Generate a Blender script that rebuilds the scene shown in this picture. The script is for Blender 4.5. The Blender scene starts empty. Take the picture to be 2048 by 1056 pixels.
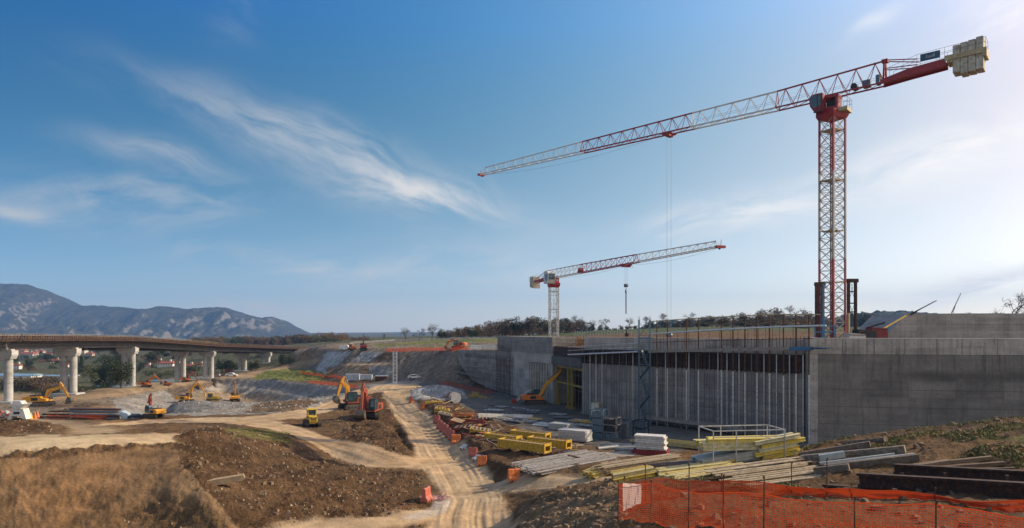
import bpy, bmesh, math, random
import numpy as np
from mathutils import Vector, Matrix, noise as mnoise
R = math.radians
random.seed(7)
SC = bpy.context.scene
COL = SC.collection
F, HZ, CX = 1365.0, 662.0, 1024.0           # focal length and horizon of the view, in photograph pixels; the eye is the origin


def P(px, py, Y):
    return Vector(((px - CX) / F * Y, Y, (HZ - py) / F * Y))


# ------------------------------------------------------------------ camera, sun, sky
cam = bpy.data.cameras.new('camera'); camo = bpy.data.objects.new('camera', cam); COL.objects.link(camo)
camo.rotation_euler = (R(90), 0, 0)
cam.sensor_width = 36; cam.lens = 36 * F / 2048; cam.shift_y = (HZ - 528) / 2048
cam.clip_start = 0.5; cam.clip_end = 30000
SC.camera = camo
SUN_EL, SUN_AZ = R(31), R(79)               # azimuth clockwise from +Y
sdir = Vector((math.sin(SUN_AZ) * math.cos(SUN_EL), math.cos(SUN_AZ) * math.cos(SUN_EL), math.sin(SUN_EL)))
sl = bpy.data.lights.new('sun', 'SUN'); sl.energy = 5.0; sl.angle = R(0.5); sl.color = (1.0, 0.83, 0.58)
so = bpy.data.objects.new('sun', sl); COL.objects.link(so)
so.rotation_euler = sdir.to_track_quat('Z', 'Y').to_euler()
so.location = sdir * 300
SC.view_settings.view_transform = 'Standard'; SC.view_settings.look = 'None'
SC.view_settings.exposure = 0.08; SC.view_settings.gamma = 1.0
SC.render.engine = 'CYCLES'
SC.cycles.max_bounces = 5; SC.cycles.diffuse_bounces = 3; SC.cycles.volume_bounces = 0
SC.cycles.use_denoising = True


# ------------------------------------------------------------------ node helpers
class NT:
    def __init__(s, tree):
        s.t = tree; s.n = tree.nodes; s.l = tree.links

    def node(s, typ, **kw):
        n = s.n.new(typ)
        ins = kw.pop('ins', {})
        for k, v in kw.items():
            setattr(n, k, v)
        for k, v in ins.items():
            s.put(n.inputs[k], v)
        return n

    def put(s, sock, v):
        if isinstance(v, bpy.types.NodeSocket):
            s.l.new(v, sock)
        elif v is not None:
            if hasattr(sock, 'default_value') and hasattr(sock.default_value, '__len__') and not hasattr(v, '__len__'):
                v = (v,) * len(sock.default_value)
            if sock.type == 'RGBA' and hasattr(v, '__len__') and len(v) == 3:
                v = (*v, 1)
            sock.default_value = v

    def math(s, op, a, b=None, c=None, clamp=False):
        n = s.n.new('ShaderNodeMath'); n.operation = op; n.use_clamp = clamp
        for i, v in enumerate((a, b, c)):
            if v is not None:
                s.put(n.inputs[i], v)
        return n.outputs[0]

    def vmath(s, op, a, b=None):
        n = s.n.new('ShaderNodeVectorMath'); n.operation = op
        s.put(n.inputs[0], a)
        if b is not None:
            s.put(n.inputs[1], b)
        return n.outputs['Value' if op == 'DOT_PRODUCT' else 'Vector']

    def noise(s, vec, scale, detail=4, rough=0.55, dist=0.0):
        n = s.node('ShaderNodeTexNoise', ins={'Vector': vec, 'Scale': scale, 'Detail': detail, 'Roughness': rough, 'Distortion': dist})
        return n.outputs[0]

    def ramp(s, fac, a, b, lo=0.0, hi=1.0, smooth=True):
        n = s.n.new('ShaderNodeMapRange'); n.interpolation_type = 'SMOOTHSTEP' if smooth else 'LINEAR'
        for i, v in enumerate((fac, a, b, lo, hi)):
            s.put(n.inputs[i], v)
        return n.outputs[0]

    def mix(s, fac, a, b, blend='MIX'):
        n = s.n.new('ShaderNodeMix'); n.data_type = 'RGBA'; n.blend_type = blend
        s.put(n.inputs[0], fac); s.put(n.inputs[6], a); s.put(n.inputs[7], b)
        return n.outputs[2]

    def mapping(s, vec, scale=(1, 1, 1), rot=(0, 0, 0), loc=(0, 0, 0)):
        n = s.n.new('ShaderNodeMapping')
        s.put(n.inputs[0], vec); n.inputs[1].default_value = loc; n.inputs[2].default_value = rot; n.inputs[3].default_value = scale
        return n.outputs[0]


# ------------------------------------------------------------------ world: physical sky and wisps of cirrus
def build_world():
    w = bpy.data.worlds.new('World'); SC.world = w; w.use_nodes = True
    t = NT(w.node_tree); t.n.clear()
    sky = t.node('ShaderNodeTexSky'); sky.sky_type = 'NISHITA'; sky.sun_disc = False
    sky.sun_elevation = SUN_EL; sky.sun_rotation = SUN_AZ
    sky.air_density = 1.25; sky.dust_density = 0.55; sky.ozone_density = 2.2; sky.altitude = 300
    d = t.node('ShaderNodeTexCoord').outputs['Generated']
    sep = t.node('ShaderNodeSeparateXYZ', ins={0: d})
    az = t.math('ARCTAN2', sep.outputs[0], sep.outputs[1])          # 0 at +Y, + to the right
    hor = t.math('SQRT', t.math('ADD', t.math('POWER', sep.outputs[0], 2), t.math('POWER', sep.outputs[1], 2)))
    el = t.math('ARCTAN2', sep.outputs[2], hor)
    ae = t.node('ShaderNodeCombineXYZ', ins={0: az, 1: el, 2: 0.0}).outputs[0]
    warp = t.node('ShaderNodeTexNoise', ins={'Vector': ae, 'Scale': 5.0, 'Detail': 3.0})
    wv = t.vmath('SCALE', t.vmath('SUBTRACT', warp.outputs[1], (0.5, 0.5, 0.5)))
    wv.node.inputs[3].default_value = 0.075
    aew = t.vmath('ADD', ae, wv)
    total = None

    # three shared cloud textures: wisps falling to the right, wisps rising to the right, low puffs
    def field(ang, scale, stretch, detail, rough, dist):
        r = t.node('ShaderNodeVectorRotate', rotation_type='Z_AXIS', ins={0: aew, 'Angle': R(-ang)}).outputs[0]
        return t.noise(t.mapping(r, scale=(1.0, stretch, 1.0), loc=(3.1, 1.7, 0)), scale, detail, rough, dist)

    fields = (field(-19, 5.5, 3.6, 6.0, .60, .35), field(7, 6.5, 3.6, 6.0, .60, .3), field(0, 24, 1.7, 4.0, .55, .1))

    def band(px, py, sx, sy, ang, amt, kind, thr=0.36):
        nonlocal total
        a0 = math.atan((px - CX) / F); e0 = math.atan2((HZ - py) / F, math.sqrt(1 + ((px - CX) / F) ** 2))
        loc = t.vmath('SUBTRACT', aew, (a0, e0, 0))
        r = t.node('ShaderNodeVectorRotate', rotation_type='Z_AXIS', ins={0: loc, 'Angle': R(-ang)}).outputs[0]
        g = t.vmath('MULTIPLY', r, (1 / sx, 1 / sy, 0))
        q = t.vmath('DOT_PRODUCT', g, g)
        mask = t.math('POWER', 2.718, t.math('MULTIPLY', q, -1.0))
        v = t.math('MULTIPLY', t.math('MULTIPLY', t.ramp(fields[kind], thr, thr + 0.34), mask), amt)
        total = v if total is None else t.math('ADD', total, v)

    band(560, 275, .16, .030, -14, .40, 0, .3)
    band(740, 345, .17, .036, -17, .46, 0)
    band(850, 402, .11, .022, -8, .75, 0, .3)
    band(320, 322, .075, .016, -10, .60, 0, .3)
    band(250, 395, .15, .030, 3, .55, 1)
    band(20, 412, .035, .008, -4, .5, 1, .25)
    band(430, 500, .05, .010, 0, .7, 1, .3)
    band(470, 30, .03, .03, 70, .16, 0)
    band(640, 530, .12, .012, 0, .6, 1)
    band(900, 560, .22, .05, 3, .5, 1)
    band(1480, 428, .13, .026, 10, .75, 1, .30)
    band(1910, 318, .12, .030, 9, .95, 1, .28)
    band(1980, 555, .11, .018, 6, 1.1, 1, .28)
    band(2010, 40, .08, .03, 15, .6, 1)
    band(1745, 52, .03, .010, 25, .4, 1, .25)
    band(505, 622, .034, .009, -6, 1.2, 2, .34)
    band(680, 655, .14, .011, 0, 1.0, 2, .36)
    band(850, 640, .25, .025, 0, .5, 1)
    # unseen white cloud, added behind the viewer to fill the shaded walls neutrally
    fill_veil = t.math('MULTIPLY', t.ramp(sep.outputs[1], -0.05, -0.75, 0.0, 1.0), t.ramp(fields[1], 0.2, 0.75, 0.35, 0.85))
    fill_veil = t.math('MULTIPLY', fill_veil, t.ramp(el, 0.0, 0.15, 0.3, 1.0))
    total = t.math('ADD', total, fill_veil)
    cl = t.math('MINIMUM', total, 0.92)
    # the cloud takes the brightness of the sunlit air round it: brighter towards the sun
    sd = t.vmath('DOT_PRODUCT', d, tuple(sdir))
    cb = t.ramp(sd, -0.3, 0.9, 6.2, 10.5)
    ccol = t.node('ShaderNodeVectorMath', operation='SCALE'); ccol.inputs[0].default_value = (1.0, 0.97, 0.94); t.put(ccol.inputs[3], cb)
    # white balance and exposure of the sky towards and away from the sun
    ce = t.math('MINIMUM', t.math('MAXIMUM', el, 0.0), 0.42); cs = t.math('MINIMUM', t.math('MAXIMUM', sd, -0.4), 0.8)
    low = t.math('EXPONENT', t.math('MULTIPLY', ce, -14.3))
    e2 = t.math('MULTIPLY', ce, ce); es = t.math('MULTIPLY', ce, cs)
    sr = t.node('ShaderNodeSeparateColor', ins={0: sky.outputs[0]}); chans = []
    for i, (a0, a1, a2, a3, a4, a5) in enumerate(((0.051, -3.844, -2.210, 0.650, 7.699, 0.301), (0.042, -2.449, 2.999, 0.522, 2.350, 0.463), (0.569, -5.583, 10.516, 0.283, 0.835, 0.309))):
        ex = t.math('ADD', t.math('MULTIPLY_ADD', low, a5, t.math('MULTIPLY_ADD', ce, a1, a0)), t.math('ADD', t.math('MULTIPLY', e2, a2), t.math('ADD', t.math('MULTIPLY', cs, a3), t.math('MULTIPLY', es, a4))))
        chans.append(t.math('MULTIPLY', sr.outputs[i], t.math('EXPONENT', ex)))
    cc = t.node('ShaderNodeCombineColor', ins={0: chans[0], 1: chans[1], 2: chans[2]})
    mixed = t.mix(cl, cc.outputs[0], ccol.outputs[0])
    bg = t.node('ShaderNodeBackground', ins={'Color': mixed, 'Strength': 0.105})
    out = t.node('ShaderNodeOutputWorld'); t.l.new(bg.outputs[0], out.inputs[0])


build_world()


# ------------------------------------------------------------------ materials
MATS = {}


def mat(name, col, rough=0.7, metal=0.0, var=0.25, scale=2.0, bump=0.0, bscale=30.0, spec=0.4, stain=None, coat=0.0, emit=None, streak=0.0):
    """painted or worn surface: colour broken up by two noises, dirt patches and a fine bump"""
    if name in MATS:
        return MATS[name]
    m = bpy.data.materials.new(name); m.use_nodes = True; MATS[name] = m
    t = NT(m.node_tree); b = t.n['Principled BSDF']
    oc = t.node('ShaderNodeTexCoord').outputs['Object']
    geo = t.node('ShaderNodeNewGeometry').outputs['Position']
    n1 = t.noise(geo, scale, 5, 0.6); n2 = t.noise(geo, scale * 7.3, 3, 0.6)
    f = t.math('ADD', t.math('MULTIPLY', n1, 0.65), t.math('MULTIPLY', n2, 0.35))
    k = t.ramp(f, 0.3, 0.7, 1 - var, 1 + var)
    sc = t.node('ShaderNodeVectorMath', operation='SCALE'); sc.inputs[0].default_value = col; t.put(sc.inputs[3], k)
    c = sc.outputs[0]
    if stain:
        sv = t.mapping(geo, scale=(1, 1, 0.18)) if streak else geo
        s_ = t.ramp(t.noise(sv, scale * 2.1, 6, 0.7), 0.46, 0.64)
        c = t.mix(t.math('MULTIPLY', s_, 0.75), c, stain)
    t.put(b.inputs['Base Color'], c)
    b.inputs['Roughness'].default_value = rough; b.inputs['Metallic'].default_value = metal
    b.inputs['Specular IOR Level'].default_value = spec
    if coat:
        b.inputs['Coat Weight'].default_value = coat
    if bump:
        bn = t.node('ShaderNodeBump', ins={'Strength': bump, 'Distance': 0.02, 'Height': t.noise(geo, bscale, 4, 0.6)})
        t.put(b.inputs['Normal'], bn.outputs[0])
    return m


def concrete(name, col, lifts=(), panel=2.4, dirt=0.5, band=None, dark=(0.09, 0.085, 0.08)):
    """cast concrete: pour joints (heights, object space z), vertical panel joints, tie holes, run-down stains"""
    m = bpy.data.materials.new(name); m.use_nodes = True; MATS[name] = m
    t = NT(m.node_tree); b = t.n['Principled BSDF']
    oc = t.node('ShaderNodeTexCoord').outputs['Object']
    sep = t.node('ShaderNodeSeparateXYZ', ins={0: oc})
    u, v, z = sep.outputs
    wob = t.math('MULTIPLY', t.math('SUBTRACT', t.noise(oc, 0.8, 2), 0.5), 0.12)
    n1 = t.noise(oc, 0.35, 6, 0.62); n2 = t.noise(oc, 3.2, 5, 0.65)
    st = t.noise(t.mapping(oc, scale=(2.2, 2.2, 0.16)), 0.9, 7, 0.7)
    hz = t.noise(t.mapping(oc, scale=(0.12, 0.12, 1.5)), 1.0, 5, 0.6)
    cell = t.node('ShaderNodeTexWhiteNoise', noise_dimensions='2D',
                  ins={0: t.node('ShaderNodeCombineXYZ', ins={0: t.math('FLOOR', t.math('DIVIDE', u, panel)), 1: t.math('FLOOR', t.math('DIVIDE', z, 1.8)), 2: 0.0}).outputs[0]}).outputs[0]
    k = t.math('ADD', t.math('MULTIPLY', n1, 0.55), t.math('MULTIPLY', n2, 0.25))
    k = t.math('ADD', k, t.math('MULTIPLY', hz, 0.35))
    k = t.math('ADD', k, t.math('MULTIPLY', cell, 0.12))
    k = t.ramp(k, 0.38, 0.86, 0.58, 1.34)
    sc = t.node('ShaderNodeVectorMath', operation='SCALE'); sc.inputs[0].default_value = col; t.put(sc.inputs[3], k)
    c = t.mix(t.math('MULTIPLY', t.ramp(st, 0.50, 0.66), dirt), sc.outputs[0], dark)
    if band:                                    # damp stain along one pour, ragged below, and runs from the top joint
        zb, hb, u0 = band
        zz_ = t.math('ADD', z, t.math('MULTIPLY', t.math('SUBTRACT', t.noise(t.mapping(oc, scale=(.5, .5, .5)), 1.0, 5, .7), .5), 1.6))
        dz_ = t.math('ABSOLUTE', t.math('SUBTRACT', zz_, zb))
        bm_ = t.math('MULTIPLY', t.ramp(dz_, hb, 0.0, 0.0, 1.0), t.ramp(u, u0 - 3, u0 + 2, 0.15, .62))
        run = t.math('MULTIPLY', t.ramp(t.noise(t.mapping(oc, scale=(3.2, 3.2, .05)), 1.0, 4, .6), .56, .66), t.ramp(z, -7.5, -2.6, 0.0, .55))
        c = t.mix(t.math('MAXIMUM', bm_, run), c, (.065, .058, .05))
    # joints
    fu = t.math('ABSOLUTE', t.math('SUBTRACT', t.math('FRACT', t.math('DIVIDE', t.math('ADD', u, t.math('MULTIPLY', wob, 0.2)), panel)), 0.5))
    j = t.ramp(fu, 0.5 - 0.03 / panel * 1.5, 0.5, 0, 1)
    jn = t.ramp(t.noise(t.mapping(oc, scale=(0.6, 0.6, 0.6)), 1.1, 3), 0.40, 0.6)
    j = t.math('MULTIPLY', j, jn)
    for h in lifts:
        d = t.math('ABSOLUTE', t.math('SUBTRACT', z, h))
        j = t.math('MAXIMUM', j, t.ramp(d, 0.0, 0.06, 1.0, 0))
    # tie holes
    tu = t.math('SUBTRACT', t.math('FRACT', t.math('DIVIDE', t.math('ADD', u, 0.6), panel / 2)), 0.5)
    tz = t.math('SUBTRACT', t.math('FRACT', t.math('DIVIDE', z, 0.9)), 0.5)
    rr = t.math('ADD', t.math('POWER', t.math('MULTIPLY', tu, panel / 2), 2), t.math('POWER', t.math('MULTIPLY', tz, 0.9), 2))
    hole = t.math('MULTIPLY', t.ramp(rr, 0.002, 0.007, 1, 0), t.ramp(n2, 0.40, 0.5))
    dk = t.math('MAXIMUM', t.math('MULTIPLY', j, 0.62), t.math('MULTIPLY', hole, 0.7))
    c = t.mix(dk, c, (0.07, 0.066, 0.06))
    t.put(b.inputs['Base Color'], c)
    t.put(b.inputs['Roughness'], t.ramp(n2, 0.3, 0.7, 0.72, 0.95)); b.inputs['Specular IOR Level'].default_value = 0.3
    bh = t.math('SUBTRACT', t.math('MULTIPLY', n2, 0.5), dk)
    t.put(b.inputs['Normal'], t.node('ShaderNodeBump', ins={'Strength': 0.5, 'Distance': 0.03, 'Height': bh}).outputs[0])
    return m


# ------------------------------------------------------------------ mesh builder and object helpers
class MB:
    def __init__(s):
        s.v = []; s.f = []

    def box(s, a, b, bev=0.0):
        x0, y0, z0 = (min(a[i], b[i]) for i in range(3)); x1, y1, z1 = (max(a[i], b[i]) for i in range(3))
        n = len(s.v)
        if bev <= 0:
            s.v += [(x0, y0, z0), (x1, y0, z0), (x1, y1, z0), (x0, y1, z0), (x0, y0, z1), (x1, y0, z1), (x1, y1, z1), (x0, y1, z1)]
            s.f += [tuple(n + i for i in q) for q in ((0, 3, 2, 1), (4, 5, 6, 7), (0, 1, 5, 4), (1, 2, 6, 5), (2, 3, 7, 6), (3, 0, 4, 7))]
        else:
            bev = min(bev, (x1 - x0) * .45, (y1 - y0) * .45, (z1 - z0) * .45)
            rings = []
            for z, i in ((z0, bev), (z0 + bev, 0), (z1 - bev, 0), (z1, bev)):
                c = bev
                xs0, xs1, ys0, ys1 = x0 + i, x1 - i, y0 + i, y1 - i
                k = c if i == 0 else c * .4
                rings.append([(xs0 + k, ys0, z), (xs1 - k, ys0, z), (xs1, ys0 + k, z), (xs1, ys1 - k, z), (xs1 - k, ys1, z), (xs0 + k, ys1, z), (xs0, ys1 - k, z), (xs0, ys0 + k, z)])
            s.loft(rings)
        return s

    def loft(s, rings, cap=True, closed=True):
        n = len(s.v); k = len(rings[0])
        for r in rings:
            s.v += [tuple(p) for p in r]
        for i in range(len(rings) - 1):
            for j in range(k if closed else k - 1):
                a = n + i * k + j; b = n + i * k + (j + 1) % k
                s.f.append((a, b, b + k, a + k))
        if cap and closed:
            s.f.append(tuple(n + j for j in reversed(range(k))))
            s.f.append(tuple(n + (len(rings) - 1) * k + j for j in range(k)))
        return s

    def tube(s, pts, r, k=6, cap=True, r2=None):
        pts = [Vector(p) for p in pts]; rings = []
        N = len(pts)
        for i, p in enumerate(pts):
            d = (pts[min(i + 1, N - 1)] - pts[max(i - 1, 0)])
            if d.length < 1e-9:
                d = Vector((0, 0, 1))
            d.normalize()
            up = Vector((0, 0, 1)) if abs(d.z) < 0.95 else Vector((1, 0, 0))
            a = d.cross(up).normalized(); b = a.cross(d)
            rr = r if r2 is None else r + (r2 - r) * i / max(1, N - 1)
            rings.append([p + (a * math.cos(2 * math.pi * (j + .5) / k) + b * math.sin(2 * math.pi * (j + .5) / k)) * rr for j in range(k)])
        return s.loft(rings, cap)

    def bar(s, p, q, w, h=None, up=(0, 0, 1)):
        """rectangular bar from p to q, w wide (across up), h along up"""
        h = h or w
        p, q = Vector(p), Vector(q); d = (q - p).normalized(); up = Vector(up)
        if abs(d.dot(up)) > 0.98:
            up = Vector((1, 0, 0))
        a = d.cross(up).normalized() * w / 2; b = a.cross(d).normalized() * h / 2
        return s.loft([[p - a - b, p + a - b, p + a + b, p - a + b], [q - a - b, q + a - b, q + a + b, q - a + b]])

    def prism(s, outline, y0, y1):
        """outline in (x, z), extruded along y"""
        return s.loft([[(x, y0, z) for x, z in outline], [(x, y1, z) for x, z in outline]])

    def cyl(s, c0, c1, r, k=14, r2=None):
        return s.tube([c0, c1], r, k, True, r2)

    def quad(s, a, b, c, d):
        n = len(s.v); s.v += [tuple(a), tuple(b), tuple(c), tuple(d)]; s.f.append((n, n + 1, n + 2, n + 3)); return s

    def mesh(s, name, m=None, smooth=False):
        me = bpy.data.meshes.new(name); me.from_pydata(s.v, [], s.f)
        bm = bmesh.new(); bm.from_mesh(me); bmesh.ops.recalc_face_normals(bm, faces=bm.faces); bm.to_mesh(me); bm.free()
        if m:
            me.materials.append(m)
        if smooth:
            me.polygons.foreach_set('use_smooth', [True] * len(me.polygons))
            try:
                me.set_sharp_from_angle(angle=R(40))
            except Exception:
                pass
        return me

    def build(s, name, m, parent=None, smooth=False, label=None):
        o = bpy.data.objects.new(name, s.mesh(name, m, smooth)); COL.objects.link(o)
        if parent:
            o.parent = parent
        if label:
            o['label'] = label
        return o


def tag(o, label=None, cat=None, group=None, kind=None):
    if label: o['label'] = label
    if cat: o['category'] = cat
    if group: o['group'] = group
    if kind or cat: o['kind'] = kind or 'thing'
    return o


def thing(name, label, cat, loc=(0, 0, 0), rz=0.0, group=None, kind=None):
    o = bpy.data.objects.new(name, None); COL.objects.link(o)
    o.location = loc; o.rotation_euler = (0, 0, rz); o.empty_display_size = 0.2
    return tag(o, label, cat, group, kind or 'thing')


KIDS = {}


def dup(root, loc, rz=0.0, label=None, scale=None, group=None):
    r = root.copy(); COL.objects.link(r); r.location = loc
    r.rotation_euler = (0, 0, rz) if not isinstance(rz, (tuple, list)) else rz
    if label: r['label'] = label
    if group: r['group'] = group
    if scale: r.scale = scale if hasattr(scale, '__len__') else (scale,) * 3
    for ch in root.children:
        c = ch.copy(); COL.objects.link(c); c.parent = r
        for g in ch.children:
            d = g.copy(); COL.objects.link(d); d.parent = c
    return r
# ------------------------------------------------------------------ the ground: one sheet, its relief interpolated from surveyed lines
rng = np.random.default_rng(11)


def hash2(ix, iy, seed):
    h = (ix.astype(np.int64) * 374761393 + iy.astype(np.int64) * 668265263 + seed * 982451653) & 0x7fffffff
    h = ((h ^ (h >> 13)) * 1274126177) & 0x7fffffff
    return ((h ^ (h >> 16)) & 0xffff) / 65535.0


def vnoise(x, y, seed=0):
    ix = np.floor(x); iy = np.floor(y); fx = x - ix; fy = y - iy
    fx = fx * fx * (3 - 2 * fx); fy = fy * fy * (3 - 2 * fy)
    a = hash2(ix, iy, seed); b = hash2(ix + 1, iy, seed); c = hash2(ix, iy + 1, seed); d = hash2(ix + 1, iy + 1, seed)
    return (a * (1 - fx) + b * fx) * (1 - fy) + (c * (1 - fx) + d * fx) * fy - 0.5


def fbm(x, y, size, octv=4, seed=0, gain=0.5):
    s = 0; a = 1.0; f = 1.0 / size
    for o in range(octv):
        s = s + a * vnoise(x * f + 17.3 * o, y * f - 9.1 * o, seed + o); a *= gain; f *= 2.03
    return s


def ip(px, py, Y=None, Z=None):
    """survey point seen at (px, py): with its distance or with its height -> (px, Y, Z)"""
    if Y is None:
        Y = F * Z / (HZ - py)
    return (px, Y, (HZ - py) / F * Y)


LINES = []


def L(*pts, z=None):
    out = []
    for p in pts:
        if len(p) == 2:
            out.append(ip(p[0], p[1], Z=z))
        else:
            out.append(p)
    LINES.append(out)


def S(px, py, Z):
    return ip(px, py, Z=Z)


# foreground, right bank
L((600, 9, -9), (1024, 9, -6.2), (1300, 9, -4.6), (2350, 9, -3.6))
L((1235, 22, -6.1), (1500, 17.5, -5.3), (1800, 14, -4.7), (2100, 12, -4.2), (2350, 11, -4))
L((1300, 30, -6.9), S(1450, 962, -6.9), S(1600, 965, -6.4), S(1850, 965, -5.6), S(2100, 965, -5.2))
L(S(1430, 925, -8.6), S(1560, 912, -8.1), S(1640, 893, -7.7), S(1800, 874, -6.8), S(2048, 851, -5.7), S(2350, 828, -5))
L((1480, 54, -12.2), (1560, 57, -12.4), (1640, 58, -12.4), (1800, 56, -12.4), (2048, 54, -12.4), (2350, 53, -12.4))
L(S(1230, 965, -9.2), S(1330, 945, -8.9), S(1430, 940, -8.4))
L(S(1040, 945, -10.7), S(1130, 935, -10.3), S(1230, 925, -9.9), S(1330, 925, -9.6))
L(S(1200, 900, -11.6), S(1330, 912, -10.6))
for a in ((1200, 75), (1400, 64), (1400, 75), (1600, 68), (1300, 85), (1200, 92), (1100, 112), (1150, 98), (1020, 122), (1050, 100), (1000, 140), (1620, 72), (1800, 66), (2048, 64), (2300, 63), (1250, 80)):
    L((*a, -12.4))
L((1050, 76, -12.1), (1110, 70, -12.0))
L(S(1000, 966, -11.8), S(1100, 967, -11), S(1200, 963, -10))
L(S(1040, 1004, -10.6), S(1100, 986, -9.2), S(1160, 981, -8.4), S(1225, 976, -7.7))
L(S(1060, 1056, -9.4), S(1100, 1056, -8.2), S(1180, 1056, -7))
L(S(1012, 1015, -12.1), S(1010, 1040, -12.1), S(985, 1085, -12))
L((950, 25, -11.5), (800, 25, -12.5))
# main road
L(S(940, 1056, -12.2), S(915, 1000, -12.2), S(890, 940, -12.2), S(860, 900, -12.2), S(840, 860, -12.2), S(805, 830, -12.2), S(785, 800, -12.2), S(815, 778, -12.2), S(850, 767, -12.2))
def moved(pt, dx, dz, dy=0.0):
    y = pt[1] + dy; return (CX + F * ((pt[0] - CX) / F * pt[1] + dx) / y, y, pt[2] + dz)


toe = [S(1010, 962, -12.15), S(990, 955, -12.2), S(955, 934, -12.2), S(922, 903, -12.2), S(902, 878, -12.2), S(873, 848, -12.2), S(841, 822, -12.2), S(812, 801, -12.2)]
L(*toe)
L(*[moved(q_, -.5, 0) for q_ in toe])
L(*[moved(q_, .55, 1.0, .25) for q_ in toe])
L(*[moved(q_, 1.6, 1.05, .5) for q_ in toe])
L(S(1000, 880, -11.4), S(930, 830, -11.6), S(880, 805, -11.9))
L((842, 134, -11.3), (870, 136, -10.5), (900, 138, -10.8))
L((815, 132, -12.1), (870, 123, -12.4), (940, 128, -12.4), (960, 140, -12.4), (880, 152, -12.4))
L(S(780, 768, -12.2), S(720, 776, -12.0), S(680, 790, -11.9))
# mound between the roads, with the trench along it
L(S(740, 850, -11.5), S(795, 885, -11.6))
L(S(690, 880, -12), S(640, 845, -11.8))
L(S(780, 800, -11.2), S(755, 795, -11.2), S(720, 812, -11.6))
L(S(782, 846, -11.6), S(806, 892, -11.7))
L((791, F * 11.7 / 184, -13.0), (803, F * 11.7 / 206, -13.1), (813, F * 11.7 / 229, -12.9))
L(S(800, 842, -11.8), S(826, 892, -11.9))
L(S(540, 852, -11.2), S(620, 872, -11.6), S(700, 900, -11.8), S(800, 925, -12.1))
L(S(400, 838, -11.5), S(300, 845, -11.5), S(240, 850, -11.3))
L(S(560, 840, -11.4), S(650, 815, -11.8))
L(S(280, 831, -11.7), S(420, 829, -11.6), S(560, 822, -11.6), S(620, 812, -11.8))
L(S(200, 858, -10), S(100, 850, -10.5), S(0, 852, -10.2))
L((-20, 72, -9.7), (40, 72, -9.3), (90, 72, -9.9))
L(S(-250, 872, -8.2), S(0, 870, -8.2), S(200, 868, -8.2), S(380, 866, -8.2))
L((-250, 59, -9.2), (0, 59, -9.2), (200, 61, -9.6), (380, 61, -9.6))
L(S(-250, 908, -8.05), S(0, 904, -8.05), S(150, 896, -8.05), S(250, 889, -8.05), S(330, 883, -8.1))
L((-250, 43.4, -8.5), (0, 43.9, -8.5), (150, 45.5, -8.55), (250, 46.6, -8.6), (325, 47.8, -8.6))
L((-250, 38, -13.5), (0, 38.5, -13.5), (200, 38.5, -13.3), (330, 38.5, -13.2), (430, 38, -12.8))
L(S(330, 886, -8.2), S(362, 925, -8.8), S(405, 975, -9.7), S(475, 1056, -11.6))
for a in ((350, 869, -8.2), (400, 880, -8.5), (450, 872, -9), (440, 857, -9), (445, 920, -9.6), (500, 960, -10.4), (560, 1020, -11.4), (620, 1050, -12), (600, 930, -10.9),
          (560, 890, -10.6), (520, 865, -10.6), (700, 940, -11.4), (740, 990, -11.6), (850, 985, -12), (800, 1050, -12.1), (700, 1060, -12.1), (600, 888, -11), (820, 955, -11.9)):
    L(S(*a))
L((660, 68.5, -12.5), (720, 65, -12.6), (770, 62.5, -12.4))
L((600, 35, -12.5), (800, 33, -12.5), (300, 33, -14), (-250, 30, -14))
L((0, 15, -14), (600, 15, -13))
# left, clutter flat and haul road
L(S(0, 838, -12.5), S(130, 835, -12.5), S(250, 833, -12.4))
L(S(-250, 825, -14), S(0, 815, -14.4), S(100, 813, -14.6), S(200, 812, -14.6))
L(S(-250, 812, -15), S(0, 804, -15), S(150, 792, -15), S(260, 780, -15), S(340, 770, -15), S(430, 755, -15), S(500, 746, -14.5), S(560, 736, -14), S(620, 726, -13))
L((-250, 165, -18), (0, 172, -18.5), (100, 190, -20), (200, 230, -21), (300, 250, -21), (400, 290, -21), (480, 320, -21), (560, 350, -20))
# quarry pit
L((335, 170, -18), (430, 168, -18), (540, 170, -18))
L((350, 190, -18), (430, 197, -18), (535, 200, -17.8))
L((460, 142, -16.6))
L(ip(420, 810, 116), ip(500, 808, 118), ip(600, 802, 124), ip(690, 788, 132))
L((300, 104, -12.9), (430, 106, -12.5), (560, 107, -12.4))
L((296, 112, -15.4), (305, 130, -16.6), (320, 150, -17.5))
L(ip(345, 808, 120), ip(365, 806, 126), ip(392, 808, 128))
L(ip(270, 806, 150), ip(230, 815, 128), ip(255, 826, 112))
L(ip(265, 789, 172), ip(330, 779, 182), ip(400, 768, 195), ip(440, 758, 217))
L(ip(330, 792, 178), ip(400, 784, 188), ip(440, 776, 211))
rim = [ip(440, 757, 219), ip(520, 757, 209), ip(600, 766, 182), ip(685, 779, 152), ip(700, 786, 138)]


def shifted(pt, dx, dy, z):
    x = (pt[0] - CX) / F * pt[1] + dx; y = pt[1] + dy
    return (CX + F * x / y, y, z)


L(*rim)
L(*[shifted(q_, 5 * .78, 5 * .63, q_[2] + .15) for q_ in rim])
L(*[shifted(q_, -3.0 * .80, -3.0 * .60, q_[2] - 2.3) for q_ in rim])
L(*[shifted(q_, -4.8 * .80, -4.8 * .60, q_[2] - 2.55) for q_ in rim])
L(*[shifted(q_, -8.4 * .80, -8.4 * .60, min(q_[2] - 4.9, -18.0)) for q_ in rim[:-1]])
L((560, 150, -17.6), (600, 142, -16.4))
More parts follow.
